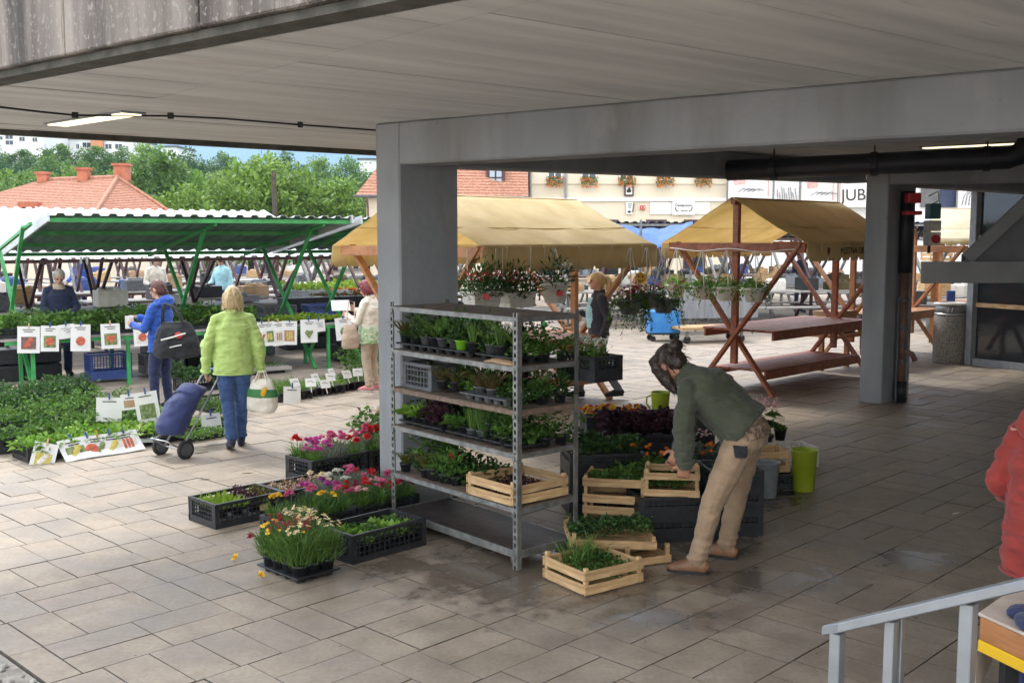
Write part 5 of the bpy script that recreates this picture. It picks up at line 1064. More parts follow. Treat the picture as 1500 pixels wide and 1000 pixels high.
# ================================================================ PLANT TROLLEY
TX, TY = Vector((.76, .65, 0)), Vector((-.65, .76, 0)); TO = Vector((.035, 6.74, 0)); TW, TL_ = .545, 1.45; TRZ = math.atan2(.65, .76)
def TP(x, y, z=0): return TO+TX*x+TY*y+Vector((0, 0, z))
t = thing('plant_trolley', 'tall galvanised plant trolley with five shelves of potted plants by the column', 'trolley', TO, TRZ)
for x, y, sx, sy in ((0, 0, 1, 1), (TW, 0, -1, 1), (0, TL_, 1, -1), (TW, TL_, -1, -1)):
    b = MB(); b.box((x+sx*.018, y, .855), (.036, .004, 1.69)); 
    b.box((x, y+sy*.006, .855), (.004, .012, 1.69)); b.box((x, y+sy*.038, .855), (.004, .010, 1.69))
    for k in range(33): b.box((x, y+sy*.023, .05+.05*k), (.004, .022, .022))
    b.build('slotted_post', [M_steel], t)
shz = [(1.665, M_plyshelf), (1.345, M_plyshelf), (1.06, M_plyshelf), (.775, M_plyshelf), (.415, M_plyshelf), (.125, M_shelfwet)]
for k, (z, m_) in enumerate(shz):
    b = MB().box((TW/2, TL_/2, z), (TW-.03, TL_-.03, .014)); s_ = b.build('shelf', [m_], t)
    f = MB(); hh = .032 if k < 5 else .05
    for x in (.006, TW-.006): f.box((x, TL_/2, z-.012), (.012, TL_, hh))
    for y in (.006, TL_-.006): f.box((TW/2, y, z-.012), (TW-.03, .012, hh))
    f.build('shelf_frame', [M_steel if k not in (2,) else M_rust], s_)
    hk = MB()
    for x in (0, TW):
        for y in (.03, TL_-.03): hk.box((x, y, z-.03), (.02, .02, .03))
    hk.build('shelf_hook', [M_steel], s_)
for x in (.07, TW-.07):
    for y in (.09, TL_-.09):
        c = MB(); c.tube([(x-.014, y, .05), (x+.014, y, .05)], .048, 14); o = c.build('caster', [M_rust], t, True); MB().box((x, y, .086), (.05, .07, .012)).add([], []).build('bracket', [M_steel], o)
        for s_ in (-1, 1): MB().bar((x+s_*.022, y, .05), (x+s_*.022, y+.02, .09), .004, .04).build('fork', [M_rust], o)
# everything on its shelves
def shelf_row(z, row, name):
    """row: (kind, variant, y, x, scale, pot material)"""
    for i, (kind, v, y, x, s, pm) in enumerate(row):
        lab = '%s, %s plant from the left' % (name, ORD[i])
        pot_plant('potted_plant', lab, 'potted plant', TP(x, y, z), (kind, v), None, pm, min(s*(1.2 if kind in ('chive', 'spider', 'carex') else 1.45), {'chive': .9, 'spider': .95, 'tomato': .75, 'hosta': 1.15, 'carex': 1.2}.get(kind, 1.3)), None, .045, .065)
for k, (y0, L) in enumerate(((1.16, .52), (.72, .34), (.27, .42))): tray('dark cell tray on the second trolley board from the top, %s from the left' % ORD[k], TP(.15, y0, 1.352), TRZ+math.pi/2, L, .24, M_blackpl)
tr2 = 1.402
shelf_row(tr2, [('spider', 1, 1.36, .08, 1.1, None), ('darkherb', 0, 1.25, .10, .9, None), ('herb', 0, 1.13, .10, .9, M_greypl), ('spider', 0, 1.02, .10, 1.0, None), ('hosta', 1, .93, .10, 1.0, M_greypl), ('herb', 0, .79, .10, .8, M_greypl), ('darkherb', 0, .70, .09, 1.0, M_limepot), ('chive', 0, .58, .10, .95, None), ('herb', 0, .38, .10, .95, M_greypl), ('chive', 0, .26, .08, .85, None), ('spider', 0, .14, .12, .8, M_greypl)], 'front row of pots under the trolley top')
shelf_row(1.352, [('darkherb', 0, 1.32, .36, 1.3, None), ('hosta', 0, 1.16, .36, 1.3, None), ('spider', 0, 1.0, .36, 1.2, None), ('darkherb', 0, .84, .36, 1.3, None), ('herb', 0, .68, .36, 1.2, None), ('chive', 0, .52, .36, 1.0, None), ('darkherb', 0, .36, .36, 1.4, None), ('herb', 0, .22, .38, 1.3, None), ('tomato', 0, .08, .30, .8, None), ('tomato', 0, .07, .46, .8, None)], 'back row of pots under the trolley top')
plastic_crate('grey plastic crate on its side on the trolley, third board down, left end', TP(.20, 1.20, 1.07), TRZ+math.pi/2, .36, .28, .19, M_greypl, solid=0)
tray('grey cell tray on the third trolley board down', TP(.14, .40, 1.067), TRZ+math.pi/2, .5, .22, M_greypl)
shelf_row(1.10, [('carex', 0, .93, .10, .9, None), ('carex', 0, .80, .12, .8, None), ('carex', 0, .50, .10, .9, M_greypl), ('carex', 0, .37, .10, 1.15, M_greypl)], 'browned grasses on the third trolley board')
shelf_row(1.067, [('chive', 0, 1.0, .36, 1.0, None), ('spider', 0, .84, .36, 1.1, None), ('chive', 0, .70, .36, 1.0, None), ('darkherb', 0, .55, .36, 1.2, None), ('purple', 0, .40, .36, 1.0, None), ('darkherb', 0, .24, .38, 1.2, None), ('herb', 0, .10, .30, 1.0, None), ('darkherb', 0, .08, .45, 1.1, None)], 'back row on the third trolley board')
for k, (y0, L) in enumerate(((1.14, .54), (.64, .38), (.22, .38))): tray('black cell tray on the fourth trolley board from the top, %s from the left' % ORD[k], TP(.16, y0, .782), TRZ+math.pi/2, L, .24, M_blackpl, h=.04)
shelf_row(.80, [('lettuce', 0, 1.35, .09, .9, None), ('lettuce', 0, 1.23, .09, 1.05, None), ('hosta', 1, 1.14, .10, .7, None), ('purple', 0, 1.02, .09, .9, None), ('purple', 0, .92, .09, .8, None), ('lettuce', 1, .80, .09, .9, None), ('lettuce', 1, .70, .10, .9, None), ('chive', 0, .58, .09, .9, M_greypl), ('chive', 0, .48, .10, .9, M_greypl), ('darkherb', 0, .32, .09, 1.0, None), ('herb', 0, .20, .07, 1.2, None), ('tomato', 0, .10, .08, .8, None)], 'front row on the fourth trolley board')
shelf_row(.785, [('herb', 0, 1.3, .36, 1.2, None), ('basil', 0, 1.1, .36, 1.2, None), ('darkherb', 0, .9, .36, 1.2, None), ('herb', 0, .7, .36, 1.2, None), ('darkherb', 0, .5, .36, 1.2, None), ('tomato', 0, .32, .36, .8, None), ('tomato', 0, .18, .38, .85, None), ('tomato', 0, .07, .30, .85, None), ('tomato', 0, .06, .44, .8, None)], 'back row on the fourth trolley board')
shelf_row(.425, [('spider', 1, 1.38, .08, .6, None), ('spider', 1, 1.12, .08, .7, None), ('hosta', 1, 1.0, .08, .6, None), ('herb', 0, .90, .08, .8, None), ('herb', 0, .78, .10, .9, None)], 'small pots on the fifth trolley board')
for k, y in enumerate((1.34, 1.22, 1.10)): 
    for j, x in enumerate((.20, .36)): pot_plant('potted_plant', 'tall leafy seedling on the fifth trolley board, %s from left, %s row' % (ORD[k], ('front', 'back')[j]), 'potted plant', TP(x, y, .425), ('tomato', 0), None, None, 1.15, None, .045, .07)
pot_plant('flowering_plant', 'small red flowering plant on the fifth trolley board', 'flowering plant', TP(.10, .86, .425), ('herb', 0), ('cluster', 'red', 3, .04, .15, .03), None, .8)
pot_plant('flowering_plant', 'small white flowering plant on the fifth trolley board', 'flowering plant', TP(.08, 1.03, .425), ('herb', 0), ('cluster', 'white', 3, .04, .12, .02), None, .7)
bed('seedlings', 'dark bushy seedlings massed along the fifth trolley board', TP(.30, .95, .425), TRZ, .38, .9, 1500, .27, M_dark, (.04, .08), (.015, .03))
wood_crate('pale wooden crate of dark seedlings on the fifth trolley board', TP(.24, .28, .425), TRZ, .50, .48, .15, 2, .058)
bed('seedlings', 'dark purple seedlings in the wooden crate on the trolley', TP(.24, .28, .47), TRZ, .46, .44, 900, .09, M_purple, (.02, .04), (.012, .02))
MB().loft([(0, 0, 0), (.1, .02, .012), (.25, 0, .01), (.32, .01, 0)], [(.02, .008), (.05, .02), (.05, .018), (.02, .008)], (0, 1, 0)).build('peat_bag', [M_card], None, True, loc=TP(.03, .36, 1.355), rotz=TRZ-math.pi/2); tag(bpy.data.objects['peat_bag'], 'crumpled brown paper on the edge of the second trolley board', 'paper')
for k, (z_, nm_, m_) in enumerate(((1.36, 'second', M_green), (1.075, 'third', M_dark), (.79, 'fourth', M_green))): bed('herbs', 'leafy herbs massed at the right end of the %s trolley board' % nm_, TP(.30, .15, z_+.03), TRZ, .44, .28, 420, .19, m_, (.035, .065), (.012, .025)); bed('herbs', 'low leafy herbs massed along the middle of the %s trolley board' % nm_, TP(.21, .78, z_+.03), TRZ, .22, 1.25, 950, .20, M_green if m_ is M_dark else M_dark, (.03, .06), (.012, .025)); bed('herbs', 'dark leafy herbs massed along the back of the %s trolley board' % nm_, TP(.42, .82, z_+.03), TRZ, .2, 1.0, 700, .19, M_dark, (.04, .08), (.015, .03))
# crate hooked to the back right of the trolley, with trailing plants
plastic_crate('black crate of white flowers hooked on the right end of the trolley', TP(TW+.13, .02, 1.215), TRZ, .27, .36, .17, solid=.06)
for k, (x, y) in enumerate(((-.06, -.1), (.06, -.06), (-.05, .06), (.07, .1))): pot_plant('flowering_plant', 'white flowering plant in the crate hooked on the trolley, %s of four' % ORD[k], 'flowering plant', TP(TW+.13+x, .02+y, 1.23), ('herb', 0), ('cluster', 'white', 4, .05, .13, .03), None, 1.1)

# ================================================================ CRATES OF FLOWERS LEFT OF THE TROLLEY
def crate_fill(a, b, z, lst, nm, L=.56, W=.36, nx=4, ny=3, cat='flowering plant'):
    i = 0
    for iy in range(ny):
        for ix in range(nx):
            fol, fl, s = lst[i % len(lst)] if not callable(lst) else lst(ix, iy)
            p = AB(a+(ix-(nx-1)/2)*L/nx, b+(iy-(ny-1)/2)*W/ny, z)+Vector((rt.uniform(-.012, .012), rt.uniform(-.012, .012), 0))
            pot_plant('flowering_plant' if fl else 'potted_plant', '%s, %s row, %s from the left' % (nm, ('front', 'middle', 'back')[iy if ny == 3 else iy*2] if True else '', ORD[ix]), cat, p, fol, fl, None, s*rt.uniform(.9, 1.1), None, .045, .07); i += 1
plastic_crate('black crate of lime and purple succulents at the left front of the flower display', AB(4.30, 7.18), h=.19); 
def f1(ix, iy): return (('succulent', 0), None, .95) if ix < 2 else (('purple', 0), None, .7) if ix == 2 else (('sedum', 0), None, 1.0)
crate_fill(4.30, 7.18, .06, f1, 'succulent in the lime and purple crate', cat='potted plant')
plastic_crate('black crate of small pink budded plants next to the succulents', AB(4.92, 7.18), h=.18); crate_fill(4.92, 7.18, .05, [(('sedum', 0), ('cluster', 'rose', 6, .06, .07, .02), .85)], 'pink budded plant in the second crate')
for q, v in ((AB(4.30, 7.18), 0),):
    MB().box((0, 0, 0), (.07, .003, .045)).build('price_label', [M_card], None, loc=AB(4.42, 6.978, .095), rotz=ANG); tag(bpy.data.objects['price_label'], 'small brown label on the side of the succulent crate', 'label')
CARN = [(('carnation', 0), ('double', 'magenta', 3, .05, .17, .040), 1), (('carnation', 1), ('double', 'pink', 3, .05, .18, .045), 1), (('carnation', 0), ('double', 'red', 3, .05, .18, .042), 1), (('carnation', 1), ('double', 'magenta', 3, .05, .17, .045, 1), 1), (('carnation', 0), ('double', 'pink', 4, .05, .19, .04, 2), 1)]
plastic_crate('tall black crate of pink carnations at the back left of the flower display', AB(5.48, 7.62), h=.27, solid=.1); crate_fill(5.48, 7.62, .14, lambda ix, iy: CARN[(0, 3, 1, 2)[ix]] if iy < 2 else CARN[(ix+iy) % 5], 'pink carnation in the tall back crate')
plastic_crate('tall black crate of red carnations against the column at the back', AB(6.10, 7.62), h=.27, solid=.1); crate_fill(6.10, 7.62, .14, lambda ix, iy: CARN[(2, 1, 4, 1)[(ix+iy*3) % 4]], 'red carnation in the crate by the column')
plastic_crate('black crate of cream and red carnations in the middle of the display', AB(5.05, 6.76), W=.36, h=.18); crate_fill(5.05, 6.76, .06, lambda ix, iy: ((('carnation', 1), ('double', ('cream', 'white', 'pink', 'red')[ix], 3, .05, .16, .032), 1)), 'carnation in the cream and red crate')
plastic_crate('black crate of white daisies and yellow blooms in the middle row', AB(4.40, 6.36), W=.36, h=.18, m=M_blackpl); crate_fill(4.40, 6.36, .06, lambda ix, iy: ((('daisyleaf', 0), ('daisy', 'white', 10, .06, .15, .022), .75) if ix < 2 and iy < 2 else (('carnation', 0), ('double', ('magenta', 'purple', 'yellow', 'pink')[(ix+iy) % 4], 3, .05, .19, .038), 1)), 'flower in the daisy crate')
plastic_crate('black crate of red and pink carnations in front of the column foot', AB(5.02, 6.36), W=.36, h=.18); crate_fill(5.02, 6.36, .06, lambda ix, iy: ((('carnation', 0), ('double', ('rose', 'pink', 'red', 'crimson')[(ix+iy) % 4], 3, .05, .17, .036), 1)), 'carnation in the crate at the column foot')
plastic_crate('black lattice crate of broad green salad plants beside the trolley', AB(4.52, 5.76), L=.65, W=.40, h=.2, solid=.02)
crate_fill(4.55, 5.76, .05, [(('lettuce', 0), None, 1.15), (('lettuce', 1), None, 1.15)], 'broad leaved salad plant in the lattice crate', L=.58, cat='potted plant')
# tray of daisies right at the front
tray('black tray of grassy daisies and wallflowers nearest the viewer', AB(3.86, 5.70), ANG, .34, .46, M_blackpl, h=.045)
DAI = [(('feather', 0), ('daisy', 'cream', 9, .08, .23, .022), 1.05), (('feather', 0), ('cluster', 'crimson', 9, .08, .22, .018), 1), (('feather', 0), ('pansy', 'yellow', 5, .10, .22, .026), 1.0), (('feather', 0), ('pansy', 'yellow', 1, .08, .20, .02), 1)]
for ix in range(3):
    for iy in range(4):
        fl = [[3, 3, 3], [3, 1, 0], [1, 1, 0], [2, 1, 0]][iy][ix] if iy else [0, 3, 0][ix]
        f_, q_, s_ = DAI[fl]; p = AB(3.86+(ix-1)*.105, 5.70+(iy-1.5)*.11, .012)
        pot_plant('flowering_plant', 'grassy %s in the front tray, %s row from the right, %s from the viewer' % (('cream daisy', 'crimson wallflower', 'yellow pansy', 'green plant')[fl], ORD[iy], ORD[ix]), 'flowering plant', p, f_, q_, None, s_, None, .05, .10)
for k, (px, py, z) in enumerate(((345, 820, 0), (382, 846, 0.005), (394, 795, .07), (366, 789, .2))): 
    q = LB(); q.flower([(0, 0, .02)], [(rt.uniform(-.4, .4), -.5, .8)], .034, 6, layers=2); f = obj('fallen_flower', q.mesh('fallen_flower', [FL['yellow'] if k != 3 else FL['crimson']]), None, G(px, py, z)); tag(f, ('single yellow bloom lying on the paving left of the daisy tray', 'single yellow bloom lying against the daisy tray foot', 'yellow bloom drooping low from the daisy tray', 'dark red bloom leaning out left of the daisy tray')[k], 'flower')
# white flowering pot by the column
pot_plant('flowering_plant', 'white flowering geranium pot behind the carnations at the column', 'flowering plant', G(536, 648), ('geranium', 0), ('cluster', 'white', 4, .09, .14, .03), None, 1.5, None, .10, .13)
pot_plant('flowering_plant', 'green leafy pot close to the column behind the carnations', 'flowering plant', G(560, 640), ('geranium', 0), ('cluster', 'rose', 2, .09, .14, .03), None, 1.3, None, .10, .13)
# ================================================================ CRATES BEHIND AND RIGHT OF THE TROLLEY
def stack(x, y, n, rz, name, L=.6, W=.4, h=.17, z0=0):
    for k in range(n): plastic_crate('black crate %s, %s from the ground' % (name, ORD[k]), (x, y, z0+k*(h-.01)), rz, L, W, h, solid=.08)
    return z0+n*(h-.01)
z = stack(.72, 8.35, 3, .15, 'under the dark leafy plants right behind the trolley'); bed('seedlings', 'dark leafy plants on the crate stack right behind the trolley', (.72, 8.35, z), .15, .56, .36, 700, .2, M_dark, (.05, .09), (.03, .05))
z = stack(1.12, 9.15, 3, .1, 'under the dark red coleus plants'); bed('coleus', 'dark red coleus plants massed behind the marigolds', (1.15, 9.15, z), .1, .75, .42, 1300, .27, M_purple, (.05, .09), (.035, .055))
z = stack(.98, 10.05, 3, .1, 'under the red and yellow flowers'); bed('bedding_flowers', 'orange, red and yellow bedding flowers at the back of the crate stacks', (.98, 10.05, z-.07), .1, .62, .4, 500, .12, M_green, fl=[('yellow', 40, .035), ('orange', 30, .035), ('red', 30, .03)])
z = stack(1.72, 9.1, 2, .05, 'under the pale flowers left of the stooping man'); bed('bedding_flowers', 'pale pink and white bedding flowers left of the stooping man', (1.72, 9.1, z-.04), .05, .58, .4, 600, .2, M_silver, fl=[('rose', 30, .022), ('white', 36, .022)])
z = stack(1.62, 10.1, 3, .05, 'beside the green vase at the back')
z = stack(1.05, 8.15, 2, -.05, 'under the orange marigolds'); bed('marigolds', 'leafy plants with orange blooms on the crates left of the stooping man', (1.2, 8.05, z), -.05, .82, .42, 1000, .24, M_green, (.05, .09), (.025, .04), fl=[('orange', 16, .035)])
z = stack(1.18, 7.62, 2, .12, 'under the wooden crate the man is sorting'); wood_crate('empty pale wooden crate on black crates beside the stooping man', (1.17, 7.60, z), .12-.28, .40, .30, .19, 2, .05)
bed('seedlings', 'green leaves in the wooden crate beside the stooping man', (1.17, 7.66, z+.03), .1, .34, .24, 220, .16, M_green)
stack(1.62, 7.75, 3, .1, 'right of the wooden crate stack, behind the stooping man', L=.4)
# stacked shallow wooden crates behind the trolley foot
for k in range(2): wood_crate('slatted wooden crate behind the trolley foot, %s of two stacked' % ('lower', 'upper')[k], (.78, 7.74, .03+.205*k), -.22, .46, .34, .2, 2, .06)
bed('seedlings', 'green seedlings showing above the stacked slatted crates', (.80, 7.76, .36), -.22, .42, .3, 420, .15, M_green)
wood_crate('shallow wooden tray of seedlings leaning at the trolley end', (.66, 7.05, .13), .08, .58, .38, .085, 1, .055, tilt=(R(4), R(3))); bed('seedlings', 'dense green seedlings in the shallow wooden tray at the trolley end', (.66, 7.07, .19), .08, .53, .33, 900, .15, M_dark, (.03, .06), (.02, .035))
wood_crate('low empty wooden tray on the paving behind the front crate', (.86, 7.02, 0), .35, .34, .30, .13, 1, .05)
wood_crate('pale wooden crate of green cuttings on the paving in front of the trolley', (.515, 6.57, 0), .60, .47, .43, .165, 2, .06); bed('seedlings', 'green cuttings in the pale wooden crate on the paving', (.515, 6.57, .07), .60, .42, .38, 1000, .13, M_green, (.025, .05), (.012, .022)); bed('seedlings', 'taller grassy shoots at the back corner of the pale front crate', (.46, 6.72, .08), .6, .22, .14, 120, .2, M_blade, (.02, .03), (.006, .009), mode='blade')
wood_crate('small wooden crate just right of the stooping man', (2.20, 9.15, .14), .1, .4, .3, .2, 2, .06)
plastic_crate('black crate under the small wooden crate right of the stooping man', (2.20, 9.15, 0), .1, .5, .36, .14)
# buckets, vases, basket, hydrangea
def vessel(name, label, cat, p, r0, r1, h, m, handle=False):
    t = thing(name, label, cat, p); MB().lathe([(r0, 0), (r0+.004, .01), (r1, h-.012), (r1+.008, h-.006), (r1+.006, h), (r1-.006, h), (r1-.008, h-.02), (r0-.004, .02)], 22).build('vessel', [m], t, True)
    if handle: MB().tube([(-r1, 0, h-.04), (-r1-.05, 0, h-.06), (-r1-.055, 0, h-.14), (-r1-.01, 0, h-.2)], .011, 7).build('handle', [m], t, True)
    return t
vessel('bucket', 'grey plastic flower bucket beside the stooping man', 'bucket', G(1121, 727), .085, .115, .30, M_greyvase)
vessel('vase', 'tall lime green plastic vase right of the grey bucket', 'vase', G(1177, 718), .085, .11, .36, M_greenvase)
vessel('vase', 'lime green jug with a handle behind the dark red plants', 'vase', G(967, 618), .085, .11, .36, M_greenvase, True)
MB().poly([(.22*math.cos(a)*(1+.25*math.sin(3*a)), .10*math.sin(a)*(1+.3*math.cos(2*a)), .003) for a in [k*.35 for k in range(18)]]).build('water_puddle', [mat('water', (.02, .02, .02), rough=.04, spec=1.0)], None, loc=G(1148, 722, .0)); tag(bpy.data.objects['water_puddle'], 'small puddle of spilt water between bucket and green vase', 'puddle')
plastic_crate('white plastic lattice basket behind the green vase', (2.66, 10.0, 0), .25, .44, .34, .19, M_whitepl, solid=0, name='basket')
t = pot_plant('hydrangea', 'pale pink hydrangea in a dark pot right of the stooping man', 'flowering plant', (2.48, 10.35, .0), ('hydrangea', 0), ('cluster', 'rose', 8, .13, .26, .055), None, 1.2, None, .11, .2)
t.location.z = .03; pot_plant('flowering_plant', 'pale primula in a small black pot beside the hydrangea', 'flowering plant', (2.66, 10.35, .17), ('lettuce', 1), ('cluster', 'cream', 3, .04, .10, .03), None, 1.0, None, .06, .11)
# ================================================================ TOMATO STALL: COUNTER, SIGNS, GROUND CRATES
for k in range(6): plastic_crate('black crate of tomato seedlings on the green counter, %s from the left' % ORD[k], SP(-.05+.62*k, .28, .76), STH, .6, .46, .15, group=None); bed('tomato_seedlings', 'tall tomato seedlings in the %s crate of the green counter' % ORD[k], SP(-.05+.62*k, .30, .80), STH, .66, .56, 1150, .44, M_green if k % 2 else M_green, (.07, .13), (.03, .05))
for k in range(3): plastic_crate('black crate of pepper seedlings behind the tomato seedlings, %s from the left' % ORD[k], SP(.6+.95*k, .80, .76), STH, .6, .36, .15); bed('pepper_seedlings', 'dark pepper seedlings at the back of the green counter, %s crate' % ORD[k], SP(.6+.95*k, .80, .80), STH, .95, .36, 900, .42, M_dark, (.07, .11), (.03, .05))
for k in range(2): tray('black tray of lime lettuces at the right end of the green counter, %s' % ('nearer', 'farther')[k], SP(3.95+.62*k, .3, .76), STH, .6, .5, M_blackpl); bed('lettuce_seedlings', 'bright lime lettuce seedlings at the right end of the counter, %s tray' % ('nearer', 'farther')[k], SP(3.95+.62*k, .3, .80), STH, .62, .55, 900, .13, M_lime, (.05, .08), (.03, .05))
M_tom = mat('tomato_print', (.36, .05, .03), (.55, .16, .08), rough=.7, scale=20); M_tgreen = mat('leaf_print', (.06, .12, .04), (.26, .30, .12), rough=.7, scale=24); M_brownprint = mat('brown_print', (.30, .14, .08), (.5, .3, .2), rough=.7, scale=30); M_yel = mat('yellow_print', (.45, .36, .04), (.60, .52, .16), rough=.7, scale=30); M_darkpr = mat('slate_print', (.08, .07, .08), (.25, .12, .10), rough=.7, scale=26)
def sign(label, p, rz, W, H, bgm, fruit=None, tiltx=0.0, roll=0.0, peg=M_peg, shape='disc', words=2, curl=0.0):
    t = thing('paper_sign', label, 'sign', p, rz); t.rotation_euler = (tiltx, roll, rz)
    g = [[(-W/2+W*i/4, -curl*(j/5)**2*H, -H*j/5) for i in range(5)] for j in range(6)]
    MB().sheet(g).build('sheet', [M_paper], t, False, solid=.0012)
    yo = lambda z: -curl*(z/H)**2*H-.003
    for k in range(words): MB().box((rt.uniform(-.01, .01), yo(.045+.028*k), -.045-.028*k), (W*(.55-.15*k), .002, .010)).build('caption', [M_print], t)
    if bgm: zc = H*.62; o = MB().box((0, yo(zc), -zc), (W*.66, .003, H*.46)).build('picture', [bgm], t)
    if fruit:
        zc = H*.62; b = MB()
        if shape == 'disc': b.lathe([(W*.24, 0), (W*.22, .004), (.0, .006)], 14)
        elif shape == 'heart': b.prism([(0, -W*.25), (W*.24, .02), (W*.2, W*.2), (.05*W, W*.16), (-W*.15, W*.22), (-W*.25, .02)], 0, .004)
        elif shape == 'three':
            for q in (-.12, 0, .12): b.lathe([(W*.12, 0), (.0, .006)], 10, (q*W*.8, q*W*1.2, 0))
        elif shape == 'long': 
            for q in (-.14, 0, .13): b.prism([(q*W-W*.05, -W*.24), (q*W+W*.05, -W*.24), (q*W+W*.06, W*.22), (q*W-W*.03, W*.26)], 0, .004)
        o2 = b.build('fruit_print', [fruit], o if bgm else t); o2.matrix_local = frame((0, yo(zc)-.003, -zc), (1, 0, 0), (0, 0, 1))
    if peg: MB().box((0, -.006, .012), (.016, .018, .07)).build('peg', [peg], t)
    return t
SG = [(42, 478, 'three small tomatoes on slate', M_darkpr, M_tom, 'three', .29, .37), (73, 477, 'a round tomato on leaves', M_tgreen, M_tom, 'disc', .24, .36), (118, 475, 'a flat round tomato on white', None, M_tom, 'disc', .27, .38), (161, 474, 'a large heart shaped tomato', M_tgreen, M_tom, 'heart', .27, .36), (207, 472, 'a pink tomato left of the woman in blue', M_whitepl, M_tom, 'disc', .25, .35),
      (383, 472, 'peppers, beside the woman in green', M_whitepl, M_tom, 'three', .2, .38), (393, 471, 'green and yellow peppers', M_tgreen, M_yel, 'long', .2, .38), (407, 471, 'brown beans', M_whitepl, M_brownprint, 'long', .24, .38), (424, 470, 'mixed peppers on slate', M_brownprint, M_yel, 'long', .26, .38), (452, 468, 'a green cabbage', None, M_tgreen, 'heart', .29, .37), (502, 465, 'a green salad by the beige bag', None, M_tgreen, 'disc', .30, .37)]
for px, py, what, bgm, fr, shp, W, H in SG:
    # on the counter's front edge
    r_ = ray(px, py); den = r_.x*SNV[0]+r_.y*SNV[1]; n0 = SO[0]*SNV[0]+SO[1]*SNV[1]-.06; tt = n0/den; p = Vector((r_.x*tt, r_.y*tt, CAM_H+r_.z*tt))
    sign('paper sign on the green counter showing '+what, p, STH, W, H, bgm, fr, R(-4), R(rt.uniform(-4, 5)), M_peg if rt.random() < .7 else M_pegw, shp)
for px, py, lab in ((96, 475, 'small handwritten white card between tomato signs on the counter'), (466, 468, 'small handwritten white card at the lettuce end of the counter')):
    r_ = ray(px, py); tt = n0/(r_.x*SNV[0]+r_.y*SNV[1]); t = sign(lab, Vector((r_.x*tt, r_.y*tt, CAM_H+r_.z*tt)), STH, .22, .2, None, None, 0, R(-5), M_peg, words=0)
    for k in range(3): MB().tube([(-.07+.03*k, -.004, -.06-.03*k), (-.02+.02*k, -.004, -.05-.03*k), (.03+.02*k, -.004, -.07-.03*k), (.07, -.004, -.06-.03*k)], .003, 4).build('handwriting', [M_print], t)
# ground crates in front of the counter, in rows along the paving direction
rows = [(10.55, (4.25, 4.87, 5.49), M_bright, .20, 'bright basil seedlings', (.06, .10), (.03, .05), .15), (11.15, (4.2, 4.85, 5.45), M_green, .26, 'leafy seedlings', (.05, .09), (.03, .045), .16),
        (11.85, (4.0, 4.65, 5.3), M_green, .42, 'feathery tomato plants', (.05, .09), (.02, .035), .2), (12.75, (4.4, 5.1), M_dark, .45, 'dark bushy plants', (.05, .09), (.03, .045), .2), (13.6, (4.9, 5.7, 7.6), M_dark, .35, 'dark leafy plants', (.05, .09), (.03, .045), .2)]
for r_, (bb, aa, m_, h_, nm, ll, lw, ch) in enumerate(rows):
    for k, a_ in enumerate(aa):
        plastic_crate('crate of %s on the ground, %s row, %s from the left' % (nm, ORD[r_], ORD[k]), AB(a_, bb), ANG, .6, .4, ch, group=None); bed('seedlings', '%s on the ground before the counter, %s row, %s crate' % (nm, ORD[r_], ORD[k]), AB(a_, bb, ch-.06), ANG, .64, .5 if r_ != 2 else .62, 620 if r_ < 2 else 800, h_, m_, ll, lw)
for k in range(3): plastic_crate('empty looking black crate stacked at the left edge, %s from the ground' % ORD[k], AB(3.55, 11.5, .16*k), ANG, .6, .4, .17)
bed('seedlings', 'pale green seedlings with white blooms on the crate stack at the left edge', AB(3.55, 11.5, .48), ANG, .6, .4, 500, .25, M_bright, fl=[('white', 20, .03)])
# paper signs pegged along the front crates
x0 = AB(4.05, 10.33, .0)
FS = [(86, 637, M_tgreen, M_yel, 'three', 'herbs'), (110, 634, M_whitepl, M_tom, 'disc', 'a red fruit'), (128, 633, M_whitepl, M_tgreen, 'three', 'green leaves'), (147, 631, M_whitepl, M_yel, 'three', 'pale round squashes'), (170, 629, M_whitepl, M_tom, 'long', 'a radish')]
for k, (px, py, bgm, fr, shp, what) in enumerate(FS):
    p = G(px, py, .19); p = AB(p.dot(AX), 10.32, .19); sign('white paper sign hanging from the front basil crates showing %s' % what, p, ANG, .28, .26, bgm, fr, R(-38), R(rt.uniform(-4, 4)), M_peg if k != 2 else mat('orange_peg', (.6, .2, .02)), shp, curl=.15)
p = G(55, 647, .18); sign('yellow flower picture sign on the end of the front basil crate', AB(4.12, 10.31, .18), ANG-.5, .22, .26, M_yel, M_whitepl, R(-25), R(14), M_pegw, 'three', words=0)
p = G(206, 627, .17); sign('white paper sign of salad lying by the shopping trolley', p, ANG, .3, .2, M_tgreen, None, R(-40), R(6), M_pegw, words=1, curl=.2)
for px, py, z_, W, H, lab, m_ in ((160, 582, .45, .26, .26, 'white handwritten card standing in the tomato plants', None), (212, 574, .5, .24, .34, 'white paper sign of herbs left of the blue trousers', M_tgreen), (188, 577, .48, .17, .17, 'small brown cardboard label among the plants', M_card), (308, 606, .3, .2, .19, 'white card on a stick in the small crate before the green jacket', None), (428, 566, .28, .22, .22, 'white handwritten sign leaning on the low black tray', None)):
    sign(lab, G(px, py, z_), ANG-.35, W, H, m_, None, R(-12), R(rt.uniform(-6, 6)), M_peg, words=1)
plastic_crate('small black crate of seedlings right of the shopping trolley', G(296, 640), ANG, .5, .34, .14); bed('seedlings', 'small seedlings in the crate right of the shopping trolley', G(296, 640, .1), ANG, .46, .3, 260, .14, M_green)
for k, (px, py) in enumerate(((272, 637), (321, 632))): pot_plant('potted_plant', 'dark potted seedling %s of the small crate with the white card' % ('left', 'right')[k], 'potted plant', G(px, py), ('basil', 0), None, None, 1.1, None, .09, .13)
